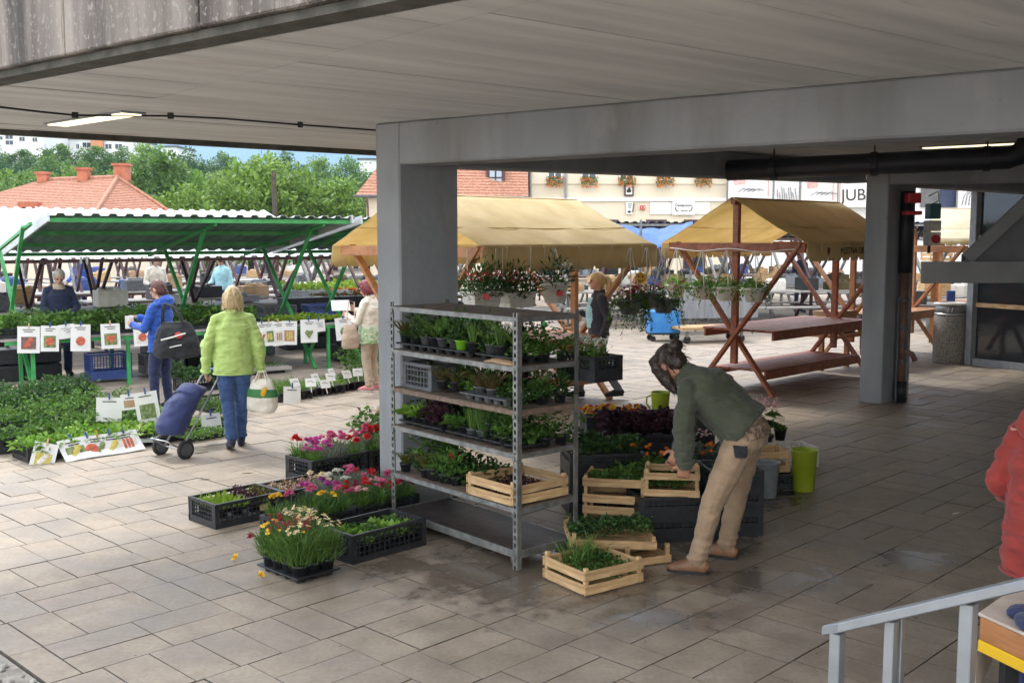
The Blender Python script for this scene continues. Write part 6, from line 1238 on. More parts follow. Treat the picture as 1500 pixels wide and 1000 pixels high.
plastic_crate('black crate of leafy seedlings behind the legs of the woman in green', G(325, 598), ANG, .6, .4, .16); bed('seedlings', 'leafy seedlings behind the legs of the woman in green', G(325, 598, .1), ANG, .6, .42, 500, .26, M_green)
# low trays on the right, with chives and white labels
for k in range(5):
    p = AB(8.0+.62*k, 12.02+.1*k); tray('low black tray at the right end of the ground display, %s from the left' % ORD[k], p, ANG, .6, .55, M_blackpl, h=.12)
    if k == 0: bed('chives', 'dense dark chives in the first low tray', p+Vector((0, 0, .1)), ANG, .56, .5, 700, .2, M_blade, (.1, .2), (.006, .010), mode='blade')
    else: bed('ground_herbs', 'low green herbs in the %s low tray' % ORD[k], p+Vector((0, 0, .1)), ANG, .58, .52, 600, .13, (M_green, M_bright, M_green, M_dark, M_green)[k], (.03, .06), (.015, .03))
for k, (px, py) in enumerate(((432, 560), (455, 560), (462, 553), (484, 552), (486, 545), (476, 562), (508, 548), (524, 545))):
    t = thing('plant_label', 'white plant label in the low trays right of the green jacket, %s from the left' % ORD[k], 'label', G(px, py, .25), ANG+rt.uniform(-.6, .4)); t.rotation_euler.x = R(-30); MB().box((0, 0, 0), (.14, .003, .12)).build('card', [M_paper], t); MB().box((0, 0, -.09), (.012, .004, .1)).build('stake', [M_whitepl], t); MB().tube([(-.04, -.004, .01), (0, -.004, .02), (.04, -.004, .0)], .003, 4).build('handwriting', [M_print], t)
bed('seedlings', 'tall leafy plants behind the woman with the beige bag', SP(4.7, -1.0, .05), STH, .7, .5, 600, .55, M_green, (.05, .09), (.03, .05))
t = thing('low_platform', 'low grey board with grass seedlings under the counter', 'board', SP(3.3, .2), STH); MB().box((0, 0, .08), (1.2, .6, .05)).build('board', [M_counter], t); MB().box((0, 0, .03), (1.0, .5, .06)).build('base', [M_blackpl], t)
bed('seedlings', 'short green seedlings on the low grey board', SP(3.3, .2, .11), STH, 1.1, .5, 600, .1, M_green, (.02, .05), (.01, .02))
# blue sack and things under the counter
for k, (s_, n_, lab, m_, sz) in enumerate(((1.25, .6, 'blue plastic crate under the green counter behind the tomato signs', M_bluepl, .38), (2.1, .8, 'grey crate under the green counter behind the woman in blue', M_greypl, .3))):
    plastic_crate(lab, SP(s_, n_, .05), STH, .6, .4, sz, m_, solid=.1)
for k, (s_, n_, lab, m_) in enumerate(((3.6, 1.6, 'black crate stack behind the lettuces, lowest', M_blackpl), (4.4, 1.7, 'grey crate behind the lettuces at the green posts', M_greypl), (5.2, 1.6, 'blue crate behind the lettuces right of the green posts', M_bluepl))):
    plastic_crate(lab, SP(s_, n_, .72 if k else .55), STH, .6, .4, .24, m_, solid=.1)
# ================================================================ HANGING POTS AND PLANTERS ON THE WOODEN STALLS
def line_pt(p0, d, px, z):                   # where the vertical plane through p0 along d is seen at px
    r = (px-750)/CAM_F; f = r*(_c)           # x/(y c - (z-h) s) = (px-750)/F
    k = r*(-(z-CAM_H)*_s)
    t = (r*p0[1]*_c+k-p0[0])/(d[0]-r*_c*d[1]); return Vector((p0[0]+d[0]*t, p0[1]+d[1]*t, z))
def hang(name, label, p, ztop, fol, fl, m, s=1.0, box=None, rz=0.0, group=None, r=.13, h=.15):
    t = thing(name, label, 'hanging pot' if box is None else 'planter', p, rz, group)
    if box is None:
        MB().lathe([(r*.62, 0), (r*.95, h*.85), (r*1.08, h*.86), (r*1.08, h), (r*.94, h), (r*.9, h*.8)], 18).build('pot', [m], t, True); sp = [(r*math.cos(a), r*math.sin(a)) for a in (.5, 2.6, 4.7)]
    else:
        L, W = box; b = MB(); b.add([(x*L*f/2, y*W*f/2, z) for z, f in ((0, .86), (h, 1)) for x, y in ((-1, -1), (1, -1), (1, 1), (-1, 1))], [(3, 2, 1, 0), (4, 5, 6, 7)]+[(i, (i+1) % 4, (i+1) % 4+4, i+4) for i in range(4)]); b.box((0, 0, h-.012), (L+.025, W+.025, .025)); b.box((0, 0, h*.35), (L*.90+.02, W*.90+.02, .012)); b.build('planter_box', [m], t, bevel=.006); sp = [(-L/2, 0), (L/2, 0)]
    for x, y in sp: MB().tube([(x, y, h), (x*.1, y*.1, ztop-p[2]-.02) if box is None else (x, y, ztop-p[2])], .006, 5).build('string', [M_whitepl], t)
    if box is None:
        f = obj('foliage', foliage(*fol), t, (0, 0, h*.8), random.uniform(0, 6)); f.scale = (s, s, s)
        if fl: q = obj('flower_heads', heads(*fl), t, (0, 0, h*.8)); q.scale = (s, s, s); q['kind'] = 'stuff'
    else:
        for k in (-1, 0, 1):
            f = obj('foliage', foliage(*fol), t, (k*box[0]*.33, 0, h*.8), random.uniform(0, 6)); f.scale = (s, s, s*random.uniform(.85, 1.1))
            if fl: q = obj('flower_heads', heads(*fl), t, (k*box[0]*.33, 0, h*.8)); q.scale = (s, s, s); q['kind'] = 'stuff'
    return t
a2 = Vector((3.0, 14.5, 0)); d2 = Vector((-.71, .70, 0)); off = Vector((-.7*.06, -.71*.06, 0))
MB().tube([a2+off+d2*(1.0-2.0*k/14)+Vector((0, 0, 1.985+.02*math.cos(k*.9))) for k in range(15)], .006, 5).build('rope', [M_whitepl]); tag(bpy.data.objects['rope'], 'white cord strung along the cross beam of the red wooden stall', 'rope')
HP = 'white hanging pots on the red wooden stall'
for k, (px, fol, fl) in enumerate(((990, ('hanging', 1), ('cluster', 'crimson', 2, .12, .1, .04)), (1028, ('hanging', 0), ('cluster', 'orange', 1, .1, -.05, .04)), (1063, ('hanging', 0), None), (1104, ('hanging', 0), None))):
    p = line_pt(a2+off*2, d2, px, 1.30); hang('hanging_pot', 'white hanging pot of trailing leaves on the red wooden stall, %s from the left' % ORD[k], p, 2.0, fol, fl, M_whitepl, 1.0, group=None, r=.155, h=.19)
# trailing planters at the far end of the left canopy
d1 = Vector((.70, .71, 0)); ev = Vector((-.33, 11.4, 0))
for k, (px, z, fol, fl, lab) in enumerate(((922, 1.22, ('trail', 1), ('cluster', 'crimson', 9, .18, .16, .07), 'grey hanging pot of crimson petunias beside the blonde woman'), (946, 1.28, ('trail', 0), ('daisy', 'white', 9, .2, .2, .04), 'grey hanging pot of dark trailing leaves with white blooms under the canopy corner'), (972, 1.20, ('trail', 0), ('cluster', 'magenta', 3, .12, .22, .06), 'grey hanging pot with long trailing stems above the blue cart'))):
    p = line_pt(ev+Vector((.1, -.1, 0)), d1, px, z); hang('hanging_pot', lab, p, 2.05, fol, fl, M_greypl, .92, r=.16, h=.19)
t = thing('face_pick', 'round yellow smiling face decoration among the hanging plants', 'decoration', line_pt(ev+Vector((0, -.25, 0)), d1, 938, 1.66)); b = MB().lathe([(.07, -.01), (.075, 0), (.07, .01)], 18); o = b.build('face_disc', [FL['yellow']], t); o.rotation_euler.x = R(90)
for x in (-.025, .025): MB().ell((x, -.013, .02), (.009, .005, .014), None, 8, 6).build('eye_mark', [M_print], t)
MB().tube([(-.035, -.012, -.02), (0, -.013, -.04), (.035, -.012, -.02)], .005, 5).build('smile_mark', [M_print], t); MB().tube([(0, 0, -.07), (0, .02, -.4)], .006, 5).build('stick', [M_pegw], t)
for k, (px, z, box, fol, fl, m_, lab) in enumerate(((706, 1.43, (.42, .2), ('oleander', 0), ('cluster', 'red', 3, .14, .2, .06), M_whitepl, 'white planter with red dipladenia nearest the concrete column'), (757, 1.40, (.44, .2), ('oleander', 0), ('cluster', 'red', 4, .14, .18, .06), M_whitepl, 'white planter with red blooms, middle of the row above the trolley'), (812, 1.42, None, ('oleander', 0), ('cluster', 'white', 6, .16, .2, .035), M_greypl, 'grey pot of white flowering dark leaves above the trolley end'))):
    p = line_pt(ev+Vector((.08, -.08, 0)), d1, px, z); hang('hanging_planter', lab, p, 2.05, fol, fl, m_ if box else M_whitepl, 1.0 if box else 1.15, box, math.atan2(.71, .7), r=.17, h=.17 if box else .24)
    if k != 1: MB().box((0, 0, 0), (.10, .02, .06)).build('ribbon_bow', [M_red], bpy.data.objects[-1] if False else None, loc=p+Vector((.05, -.2, .12)), rotz=-.8, bevel=.01); q = bpy.data.objects['ribbon_bow' if k == 0 else 'ribbon_bow.001']; tag(q, ('red bow on the white planter nearest the concrete column', '', 'red bow on the grey pot above the trolley end')[k], 'bow')
# ================================================================ PEOPLE
def face_rz(fx, fy): return math.atan2(-fx, fy)
man = person('stooping person in an olive padded jacket and khaki trousers sorting crates, back to the viewer', (1.32, 6.88, 0), face_rz(-.93, .37),
    dict(pel=(.0, -.21, .89), waist=(-.0, -.11, .985), chest=(-.01, .04, 1.125), neck=(-.0, .19, 1.215), head=(.01, .265, 1.265), face=(.46, .34, -.82), up=(.36, .70, .6),
         hl=(-.095, -.20, .86), hr=(.095, -.20, .86), kl=(-.17, -.05, .475), kr=(.18, -.14, .475), al=(-.185, .04, .085), ar=(.195, -.07, .085),
         sl=(-.185, .12, 1.125), sr=(.185, .14, 1.14), el=(-.25, .13, .90), er=(.20, .17, .90), wl=(-.22, .12, .69), wr=(.08, .22, .71), dl=(.2, .15, -.9), dr=(-.2, .4, -.8), nl=(.9, .2, .2), nr=(-.9, 0, 0), cl=.75, cr=.6),
    C_olive, C_khaki, C_tan, H_dark, M_skin2, hemring=False, h=1.80, hairstyle='bun', vox=.0085, wr=.010, heavy=1.13, topheavy=1.2, hem=(0, -.225, .885), sleeve_r=1.22, toed={'l': (-.05, 1, 0), 'r': (.15, 1, 0)})
b = MB(); b.loft([(0, -.20, .93), (0, -.215, .91), (0, -.224, .88)], [(.20, .158), (.207, .164), (.209, .166)], (1, 0, 0), 24); remesh('shirt_tail', b, .01, 2, C_plaid, man, .006, 14)
b = MB(); b.loft([(-.215, -.22, .87), (-.222, -.225, .79)], [(.012, .05), (.014, .04)], (1, 0, 0), 10); remesh('dark_cloth', b, .006, 2, C_black, man, .006, 20)
wg = person('person in a lime green jacket and blue jeans walking away with a shopping trolley', (-2.87, 10.84, 0), face_rz(-.33, .95),
    dict(wl=(-.285, .06, .80), el=(-.27, -.03, 1.08), wr=(.275, .02, .80), er=(.265, -.05, 1.07), al=(-.055, -.16, .115), kl=(-.075, .0, .50), ar=(.06, .10, .085), kr=(.075, .09, .49), dl=(.1, .4, -.7), dr=(0, .1, -1), face=(-.25, 1, -.12), cl=1.1, cr=1.1),
    C_lime, C_jeans, C_navyshoe, H_blond, h=1.67, hairstyle='bob', heavy=1.13, hem=(0, 0, .79), sleeve_r=1.12, wr=.010, toed={'l': (-.1, .9, -.15), 'r': (.1, 1, 0)})
wb = person('person in a blue hooded jacket facing left at the tomato seedlings', (-4.40, 13.2, 0), face_rz(-.97, .24),
    dict(wr=(.10, .40, 1.20), er=(.22, .12, 1.10), wl=(-.08, .36, 1.12), el=(-.24, .08, 1.08), dr=(-.1, .9, .15), dl=(.3, .9, .1), nr=(-.3, 0, -1), nl=(.9, .2, .2), face=(0, 1, -.25), cl=.8, cr=.25, al=(-.10, .05, .085), kl=(-.1, .06, .49)),
    C_blue, C_navy, C_black, H_auburn, h=1.63, heavy=1.08, hoodup=True, hem=(0, 0, .78), wr=.008)
MB().box((0, .0, 0), (.10, .015, .16)).build('phone', [M_paper], None, loc=Vector((-4.40, 13.2, 0))+Vector((-.97, .24, 0))*.42+Vector((0, -.05, 1.10)), rotz=.4); tag(bpy.data.objects['phone'], 'white folded leaflet held by the person in blue', 'leaflet')
seller = person('grey haired person in a navy jacket with a pale collar behind the tomato counter', (-7.05, 16.45, 0), face_rz(.55, -.83), dict(face=(.1, .8, -.55), up=(0, .5, .85), head=(0, .09, 1.56), wr=(.12, .3, .93), er=(.25, .08, 1.08), wl=(-.12, .3, .93), el=(-.25, .08, 1.08), dr=(-.3, .9, -.2), dl=(.3, .9, -.2)), C_navyj, C_navy, C_black, H_grey, h=1.68, heavy=1.18)
b = MB(); b.loft([(0, .02, 1.36), (0, .03, 1.44)], [(.10, .10), (.085, .085)], (1, 0, 0), 16); remesh('collar', b, .01, 2, C_beige, seller)
wr_ = person('person with wine red hair and cream jacket reading a sheet near the lettuces', (-2.0, 14.85, 0), face_rz(-.92, .38), dict(face=(0, .9, -.5), up=(0, .5, .9), head=(0, .07, 1.56), wr=(.10, .32, 1.22), er=(.22, .1, 1.08), wl=(-.12, .33, 1.15), el=(-.24, .08, 1.06), dr=(-.2, .9, .3), dl=(.2, .9, .3), cl=.7, cr=.7), C_white, C_beige, C_pink, H_wine, h=1.57, heavy=1.1, hairstyle='bob')
b = MB(); b.loft([(0, 0, .93), (0, 0, .84), (0, 0, .68)], [(.185, .14), (.198, .15), (.215, .165)], (1, 0, 0), 18); remesh('tunic', b, .01, 2, C_greenpat, wr_, .01, 10)
MB().box((0, 0, 0), (.26, .004, .18)).build('reading_sheet', [M_paper], None, loc=(-2.42, 14.92, 1.20), rotz=.3, ); tag(bpy.data.objects['reading_sheet'], 'white sheet held up by the person with wine red hair', 'sheet'); bpy.data.objects['reading_sheet'].rotation_euler.x = -.7
bl = person('person with a blonde ponytail and dark vest walking left under the hanging pots', (1.16, 14.1, 0), face_rz(-.99, -.1), dict(ar=(.09, .24, .10), kr=(.1, .16, .50), al=(-.09, -.26, .13), kl=(-.1, -.02, .49), wr=(.16, .22, 1.15), er=(.24, .02, 1.08), wl=(-.24, .02, .80), el=(-.25, -.08, 1.08), dl=(.05, .1, -1), cl=1.0), C_vest, C_grey, C_black, H_blond, h=1.70, hairstyle='pony')
b = MB(); b.loft([(0, .07, .96), (0, .08, 1.15), (0, .07, 1.36)], [(.10, .09), (.11, .10), (.07, .07)], (1, 0, 0), 16); remesh('shirt_front', b, .01, 2, C_sky, bl)
b = MB(); b.ell((0, 0, 0), (.12, .06, .065)); o = remesh('purse', b, .012, 2, C_pink, None, .01, 12); o.location = (1.14, 13.85, .62); tag(o, 'small pink plastic bag carried low by the blonde person', 'bag')
hd_ = person('person in a red hooded top cut by the right edge of the photo', (2.50, 4.80, 0), face_rz(.75, .66), dict(wr=(.18, .32, .95), er=(.25, .05, 1.06), wl=(-.22, .22, .93), el=(-.26, .0, 1.07), face=(.1, 1, -.3)), C_red, C_navy, C_black, H_auburn, h=1.60, heavy=1.18, hem=(0, 0, .66), hoodup=True, sleeve_r=1.2, wr=.012)
for k, (px, dd, top, tr, hr, lab, fx) in enumerate(((228, 24.5, C_white, C_grey, H_dark, 'distant person in a white shirt between the stall rows', .6), (325, 25, C_sky, C_jeans, H_dark, 'distant person in pale blue beside a teal bag beyond the green stall', -.4), (1172, 30, C_navyj, C_navy, H_dark, 'distant person in dark clothes behind the red wooden stall', .2), (118, 27, C_blue, C_jeans, H_grey, 'distant person in blue in the far stall rows', -.3))):
    P = D(px, 400, dd); person(lab, (P.x, dd, 0), face_rz(fx, -.8), dict(wr=(.15, .3, 1.0), er=(.25, .05, 1.08)), top, tr, C_black, hr, h=1.72, vox=.014, wr=0)
# ---- things people carry
def bag_mesh(W, H, T, seed=0):
    b = MB(); b.loft([(0, 0, 0), (0, 0, .03), (0, 0, H*.45), (0, 0, H*.85), (0, 0, H)], [(W*.40, T*.4), (W*.5, T*.5), (W*.5, T*.52), (W*.36, T*.30), (W*.30, T*.10)], (1, 0, 0), 18); return b
t = thing('shoulder_bag', 'large black bag with a white and red print carried by the person in blue', 'bag', (-4.09, 12.84, .70), .12)
remesh('bag_body', bag_mesh(.56, .44, .22), .011, 3, C_black, t, .02, 7)
for y in (-.05, .05): MB().tube([(-.16, y, .42), (-.15, y, .58), (-.14, y+.05, .66), (-.03, y+.05, .62), (.10, y, .42)], .012, 6).build('strap', [C_black], t, True)
MB().tube([(-.16, -.123, .23), (0, -.128, .27), (.13, -.123, .31)], .011, 5).build('white_stripe', [M_paper], t); MB().tube([(-.06, -.126, .14), (.08, -.126, .17)], .008, 5).build('white_stripe', [M_paper], t); MB().ell((.05, -.12, .285), (.05, .012, .04), None, 10, 6).build('red_print', [M_red], t)
t = thing('carrier_bag', 'green and white carrier bag with lemon print held by the lime jacketed person', 'bag', (-2.56, 10.74, .385), -.25)
remesh('bag_body', bag_mesh(.34, .34, .18), .009, 3, mat('bag_stripes', (.62, .58, .48), (.68, .64, .55), rough=.6), t, .014, 9)
b = MB(); b.loft([(0, 0, .16), (0, 0, .24)], [(.176, .098), (.155, .088)], (1, 0, 0), 18); remesh('green_band', b, .008, 2, mat('bag_green', (.03, .16, .04), rough=.6), t, .006, 9)
MB().ell((.06, -.085, .22), (.03, .012, .06), Matrix.Rotation(.5, 3, 'Y'), 10, 8).build('lemon_print', [FL['yellow']], t)
for s_ in (-1, 1): MB().tube([(-.07, s_*.03, .31), (-.03, s_*.02, .42), (.03, s_*.02, .42), (.07, s_*.03, .31)], .007, 5).build('handle', [M_whitepl], t)
t = thing('beige_bag', 'beige shoulder bag of the person with wine red hair', 'bag', (-2.24, 14.60, .62), .5); remesh('bag_body', bag_mesh(.26, .34, .13), .009, 3, C_beige, t, .005, 8); MB().tube([(-.06, 0, .32), (.02, .1, .66), (.09, .08, .64), (.07, 0, .32)], .009, 5).build('strap', [C_beige], t)
# shopping trolley
w0, w1 = G(268, 671), G(240, 666); ax = (w1-w0).normalized(); ax.z = 0; ctr = (w0+w1)/2+Vector((0, 0, .09)); hdl = D(313, 541, 10.86); u_ = (hdl-ctr).normalized(); lf = u_.cross(ax).normalized()
if lf.x > 0: lf = -lf
t = thing('shopping_trolley', 'navy two wheeled shopping trolley pulled by the person in the lime jacket', 'shopping trolley')
Lh = (hdl-ctr).length; c_ = ax.copy(); hw = .13
for s_ in (-1, 1):
    p = ctr+c_*s_*hw
    MB().tube([p, p+u_*Lh*.9, hdl+c_*s_*.06], .011, 8).build('frame_tube', [M_steelp], t, True)
    o = MB().lathe([(.088, -.018), (.095, -.012), (.095, .012), (.088, .018)], 22).build('wheel', [M_grime], t, True); o.location = ctr+c_*s_*.19; o.rotation_euler = c_.to_track_quat('Z', 'Y').to_euler()
    for k in range(5): a = k*1.2566; MB().bar((0, 0, 0), (math.cos(a)*.055, math.sin(a)*.055, 0), .016, .045).build('spoke', [M_greypl], o)
    MB().lathe([(.062, -.0215), (.066, -.0215), (.066, .0215), (.062, .0215)], 20).build('rim', [M_greypl], o)
MB().tube([ctr-c_*.2, ctr+c_*.2], .008, 8).build('axle', [M_chrome], t)
MB().tube([hdl-c_*.07, hdl+c_*.07], .016, 8).build('handle_grip', [M_bluepl], t, True)
MB().tube([ctr+c_*.12, ctr+c_*.12+lf*.22-Vector((0, 0, .03)), ctr-c_*.12+lf*.22-Vector((0, 0, .03)), ctr-c_*.12], .009, 8).build('foot_loop', [M_chrome], t, True); MB().tube([ctr+c_*.12+u_*.2, ctr+c_*.12+lf*.16, ctr+c_*.12+lf*.22-Vector((0, 0, .03))], .008, 6).build('foot_brace', [M_chrome], t, True)
b = MB(); o_ = lf*.12
b.loft([ctr+u_*.08+o_, ctr+u_*.11+o_*1.15, ctr+u_*.36+o_*1.25, ctr+u_*.52+o_*1.05, ctr+u_*.60+o_*.85], [(.13, .10), (.165, .135), (.175, .135), (.165, .10), (.13, .05)], c_, 20); remesh('bag', b, .011, 4, cloth('trolley_navy', (.02, .03, .10), bump=.2), t, .010, 9)
b = MB(); b.loft([ctr+u_*.48+o_*1.2, ctr+u_*.60+o_*1.0, ctr+u_*.66+o_*.4], [(.17, .118), (.165, .09), (.12, .03)], c_, 20); remesh('flap', b, .011, 3, MATS['trolley_navy'], t, .008, 9)
# ================================================================ LITTER BIN, CART, FAR MARKET
t = thing('litter_bin', 'round washed concrete litter bin with a metal ring beside the glass shopfront', 'litter bin', (7.52, 18.1, 0))
M_agg = mat('washed_aggregate', (.13, .12, .105), (.36, .33, .29), rough=.9, scale=60, bump=.7, bscale=70, contrast=(.38, .62))
MB().lathe([(.25, 0), (.265, .03), (.265, .80), (.255, .82)], 28).build('concrete_body', [M_agg], t, True); MB().lathe([(.25, .82), (.25, 1.0), (.235, 1.01), (.235, .9)], 28).build('steel_insert', [M_steel], t, True); MB().lathe([(.262, .83), (.266, .845), (.262, .86)], 28).build('ring', [M_chrome], t, True)
MB().lathe([(.27, 1.0), (.275, 1.03), (.2, 1.045), (.2, 1.0)], 28).build('rim', [M_whitepl], t, True)
for a in (-2.15, -1.9): MB().bar((.256*math.cos(a), .256*math.sin(a), .88), (.256*math.cos(a+.06), .256*math.sin(a+.06), .97), .02, .01).build('white_mark', [M_paper], t)
t = thing('blue_cart', 'bright blue box cart on casters with flowers, beyond the hanging pots', 'cart', (3.13, 21.9, 0), .1)
MB().box((0, 0, .40), (.64, .45, .46)).build('box', [M_bluebox], t, bevel=.015); MB().box((0, 0, .155), (.62, .42, .03)).build('chassis', [M_grime], t)
for x in (-.24, .24):
    for y in (-.16, .16): c = MB().lathe([(.05, -.02), (.06, 0), (.05, .02)], 12).build('caster', [M_grime], t, loc=(x, y, .06)); c.rotation_euler.x = R(90); MB().bar((0, .06, 0), (0, .02, 0), .03, .04).build('fork', [M_steel], c)
for k, x in enumerate((.02, .2)):
    pot_plant('flowering_plant', ('pink hydrangea standing in the blue cart', 'white flowering pot at the right end of the blue cart')[k], 'flowering plant', (3.13+x, 21.9, .63), ('geranium', 0), ('cluster', ('rose', 'white')[k], 4, .08, .14, .05), None, 1.3, None, .09, .12)
t = thing('flat_cart', 'low wooden flatbed cart right of the blue box cart', 'cart', (4.05, 21.7, 0), .25); MB().box((0, 0, .3), (1.5, .7, .05)).build('deck', [M_cratewood], t)
for x in (-.6, .6):
    for y in (-.28, .28): c = MB().lathe([(.07, -.02), (.08, 0), (.07, .02)], 12).build('caster', [M_grime], t, loc=(x, y, .08)); c.rotation_euler.x = R(90); MB().box((0, .1, 0), (.05, .12, .05)).build('fork', [M_steel], c)
def cloth_table(label, p, rz, L, W, h, m, drop=.55, legs=True):
    t = thing('draped_table', label, 'table', p, rz); MB().box((0, 0, h), (L, W, .04)).build('top', [M_counter], t)
    g = []; n = 40; ring_ = [(-L/2-.02+(L+.04)*i/n, -W/2-.02) for i in range(n+1)]
    g = [[(x, y, h+.024) for x, y in ring_], [(x, y-.02*math.sin(x*22)-.02, h-drop) for x, y in ring_]]; MB().sheet(g).build('cloth', [m], t, solid=.006); MB().box((0, 0, h+.028), (L+.05, W+.05, .01)).build('cloth_top', [m], t)
    for x in (-L/2+.06, 0, L/2-.06):
        for y in (-W/2+.06, W/2-.06): MB().bar((x, y, 0), (x, y, h-.03), .035, .035).build('leg', [M_steel], t)
    return t
cloth_table('table draped in grey cloth behind the white hanging pots', (4.25, 23.6, 0), .2, 2.2, .9, .92, M_greycloth)
cloth_table('table draped in teal cloth piled with produce behind the green posts', (-2.9, 21.5, 0), .5, 2.4, .9, .90, M_teal, .4)
bed('produce', 'heap of brown and green produce on the teal table', (-2.9, 21.5, .93), .5, 2.2, .8, 700, .16, M_brownl, (.06, .1), (.05, .08), fl=[('orange', 30, .06)])
cloth_table('grey table of yellow green lettuces beyond the white barge board', (-4.0, 23.5, 0), .5, 2.4, .9, .95, M_greycloth, .2); bed('produce', 'yellow green lettuces heaped on the far grey table', (-4.0, 23.5, .98), .5, 2.2, .8, 800, .25, M_lime, (.08, .14), (.06, .1))
FS2 = [((2.2, 27.5), (.96, .28), 'left navy tarp roofed stall', M_navytarp, 4.6), ((6.6, 27.2), (.96, .28), 'navy tarp roofed stall behind the red canopy', M_navytarp, 4.4), ((1.0, 34), (.97, .22), 'far pale roofed stall behind the blonde person', M_roofw, 4.6), ((11.4, 30), (.97, .22), 'far pale roofed stall right of the column', M_roofw, 4.6), ((6.2, 35), (.97, .22), 'far pale roofed stall behind the red stall', M_roofw, 4.6)]
for (p, d, lab, m_, L) in FS2: green_stall(lab, p, d, L, (.25, L/2, L-.25), (-.2, L+.2, -.4, 2.6, 2.45, 2.05), M_steel if m_ is M_navytarp else M_brownframe, ts=(0, L), legs=(.2, L-.2), tn=(.2, 1.3), zt=.85, group='far stalls behind the wooden stalls', sheetm=m_, underm=m_ if m_ is M_navytarp else M_roofu)
g = [[D(900+115*i/14, 326+7*j+(9+3*j)*math.sin(math.pi*min(1, i/14*1.1))+1.5*math.sin(i*1.7+j), 25.5-.8*j) for i in range(15)] for j in range(4)]
t = tag(MB().sheet(g).build('blue_tarp', [M_blue_cloth], smooth=True, solid=.01), 'sagging bright blue tarpaulin hung between the two ochre canopies', 'tarpaulin')
for px, top in ((938, 322), (1012, 330)): P = D(px, 400, 24.4); q = tag(MB().tube([(P.x, P.y, 0), (P.x, P.y, zat(top, P.y))], .03, 6).build('tarp_pole', [M_steel]), 'grey pole holding the blue tarpaulin, %s one' % ('left' if px < 1000 else 'right'), 'pole')
# crates, boxes and produce on the far tables
cols = [M_greypl, M_bluepl, M_cratewood, M_card, M_whitepl, M_blackpl, M_cratewood, M_brownl, M_greycloth, M_whitepl]
nm_ = ['grey', 'blue', 'wooden', 'cardboard', 'white', 'black', 'pale wooden', 'brown', 'pale grey', 'cream']
k = 0
for (p, d, lab, m_, L) in FS2:
    for i in range(6):
        c = rt.randrange(10); x = .3+i*.72; q = Vector((p[0]+d[0]*x-d[1]*.7, p[1]+d[1]*x+d[0]*.7, .875)); hh = rt.uniform(.12, .3)
        b = MB(); w2, d2_ = .25, .18
        b.box((0, 0, .01), (.5, .36, .02)); b.box((0, -d2_, hh/2), (.5, .02, hh)); b.box((0, d2_, hh/2), (.5, .02, hh)); b.box((-w2, 0, hh/2), (.02, .34, hh)); b.box((w2, 0, hh/2), (.02, .34, hh))
        for j in range(5): b.ell((rt.uniform(-.18, .18), rt.uniform(-.12, .12), hh), (.07, .07, .06), None, 8, 5)
        tag(b.build('produce_box', [cols[c]], loc=q, rotz=math.atan2(d[1], d[0])), '%s box, %s along, on the %s' % (nm_[c], ORD[i], lab), 'box')
for i, (s_, n_) in enumerate(((-2.2, 4.9), (-.8, 4.9), (.4, 4.9), (2.4, 4.9), (3.6, 4.9), (5.0, 4.9), (-3.4, 10.4), (-1.5, 10.4), (1.2, 10.4), (2.6, 10.4), (4.4, 10.4), (6.9, 9.2), (8.4, 9.2), (9.8, 9.2), (8.0, 5.0), (9.4, 5.0), (-4, 15), (0, 15), (2, 15), (6.5, 15))):
    c = rt.randrange(10); hh = rt.uniform(.12, .32); b = MB(); b.box((0, 0, hh/2), (.55, .38, hh)); 
    for j in range(5): b.ell((rt.uniform(-.2, .2), rt.uniform(-.12, .12), hh), (.08, .07, .06), None, 8, 5)
    tag(b.build('produce_box', [cols[c]], loc=SP(s_, n_, .84), rotz=STH+rt.uniform(-.2, .2), bevel=.01), '%s produce box in the %s row beyond the green stall, %s along' % (nm_[c], ('second', 'third', 'fourth')[0 if n_ < 6 else 1 if n_ < 12 else 2], ORD[i]), 'box')
t = thing('cardboard_box', 'brown cardboard box under the orange stall frame by the far column', 'box', (5.3, 17.3, .62), .75); MB().box((0, 0, .17), (.62, .42, .34)).build('carton', [M_card], t, bevel=.006); MB().box((0, 0, .342), (.60, .06, .004)).build('tape', [M_canvas_pale], t); MB().box((0, 0, -.05), (.9, .7, .05)).build('stand_top', [M_stallwood2], t)
for x in (-.4, .4): MB().bar((x, 0, -.07), (x, 0, -.62), .07, .07).build('stand_leg', [M_stallwood2], t)
for k in range(4): wood_crate('pale slatted crate stacked beyond the far column, %s from the bottom' % ORD[k], (10.2, 25.5, .9+.22*k), .2, .6, .4, .2, 2, .07)
t = green_stall('dark shaded table with boxes behind the litter bin', (6.3, 19.6), (.95, -.3), 2.6, (.2, 2.2), (0, 2.6, 0, 1.2, 1.9, 1.9), M_brownframe, roofm=False, ts=(0, 2.6), legs=(.2, 2.4), tn=(0, .9), zt=.9, name='market_table', deep=1.0)
for k, (x, m_, lab) in enumerate(((.5, M_card, 'brown carton on the shaded table left of the litter bin'), (1.15, M_greypl, 'grey box on the shaded table above the litter bin'), (1.75, M_bluepl, 'blue tin on the shaded table above the litter bin'))): tag(MB().box((0, 0, .12), (.36, .3, .24) if k < 2 else (.14, .14, .26)).build('box', [m_], loc=(6.3+.95*x+.1, 19.6-.3*x+.35, .92), rotz=-.3, bevel=.008), lab, 'box')
pot_plant('potted_plant', 'bright green leafy plant between the far column and the grey awning', 'potted plant', (6.75, 19.9, .92), ('geranium', 0), None, None, 1.9, None, .09, .12)
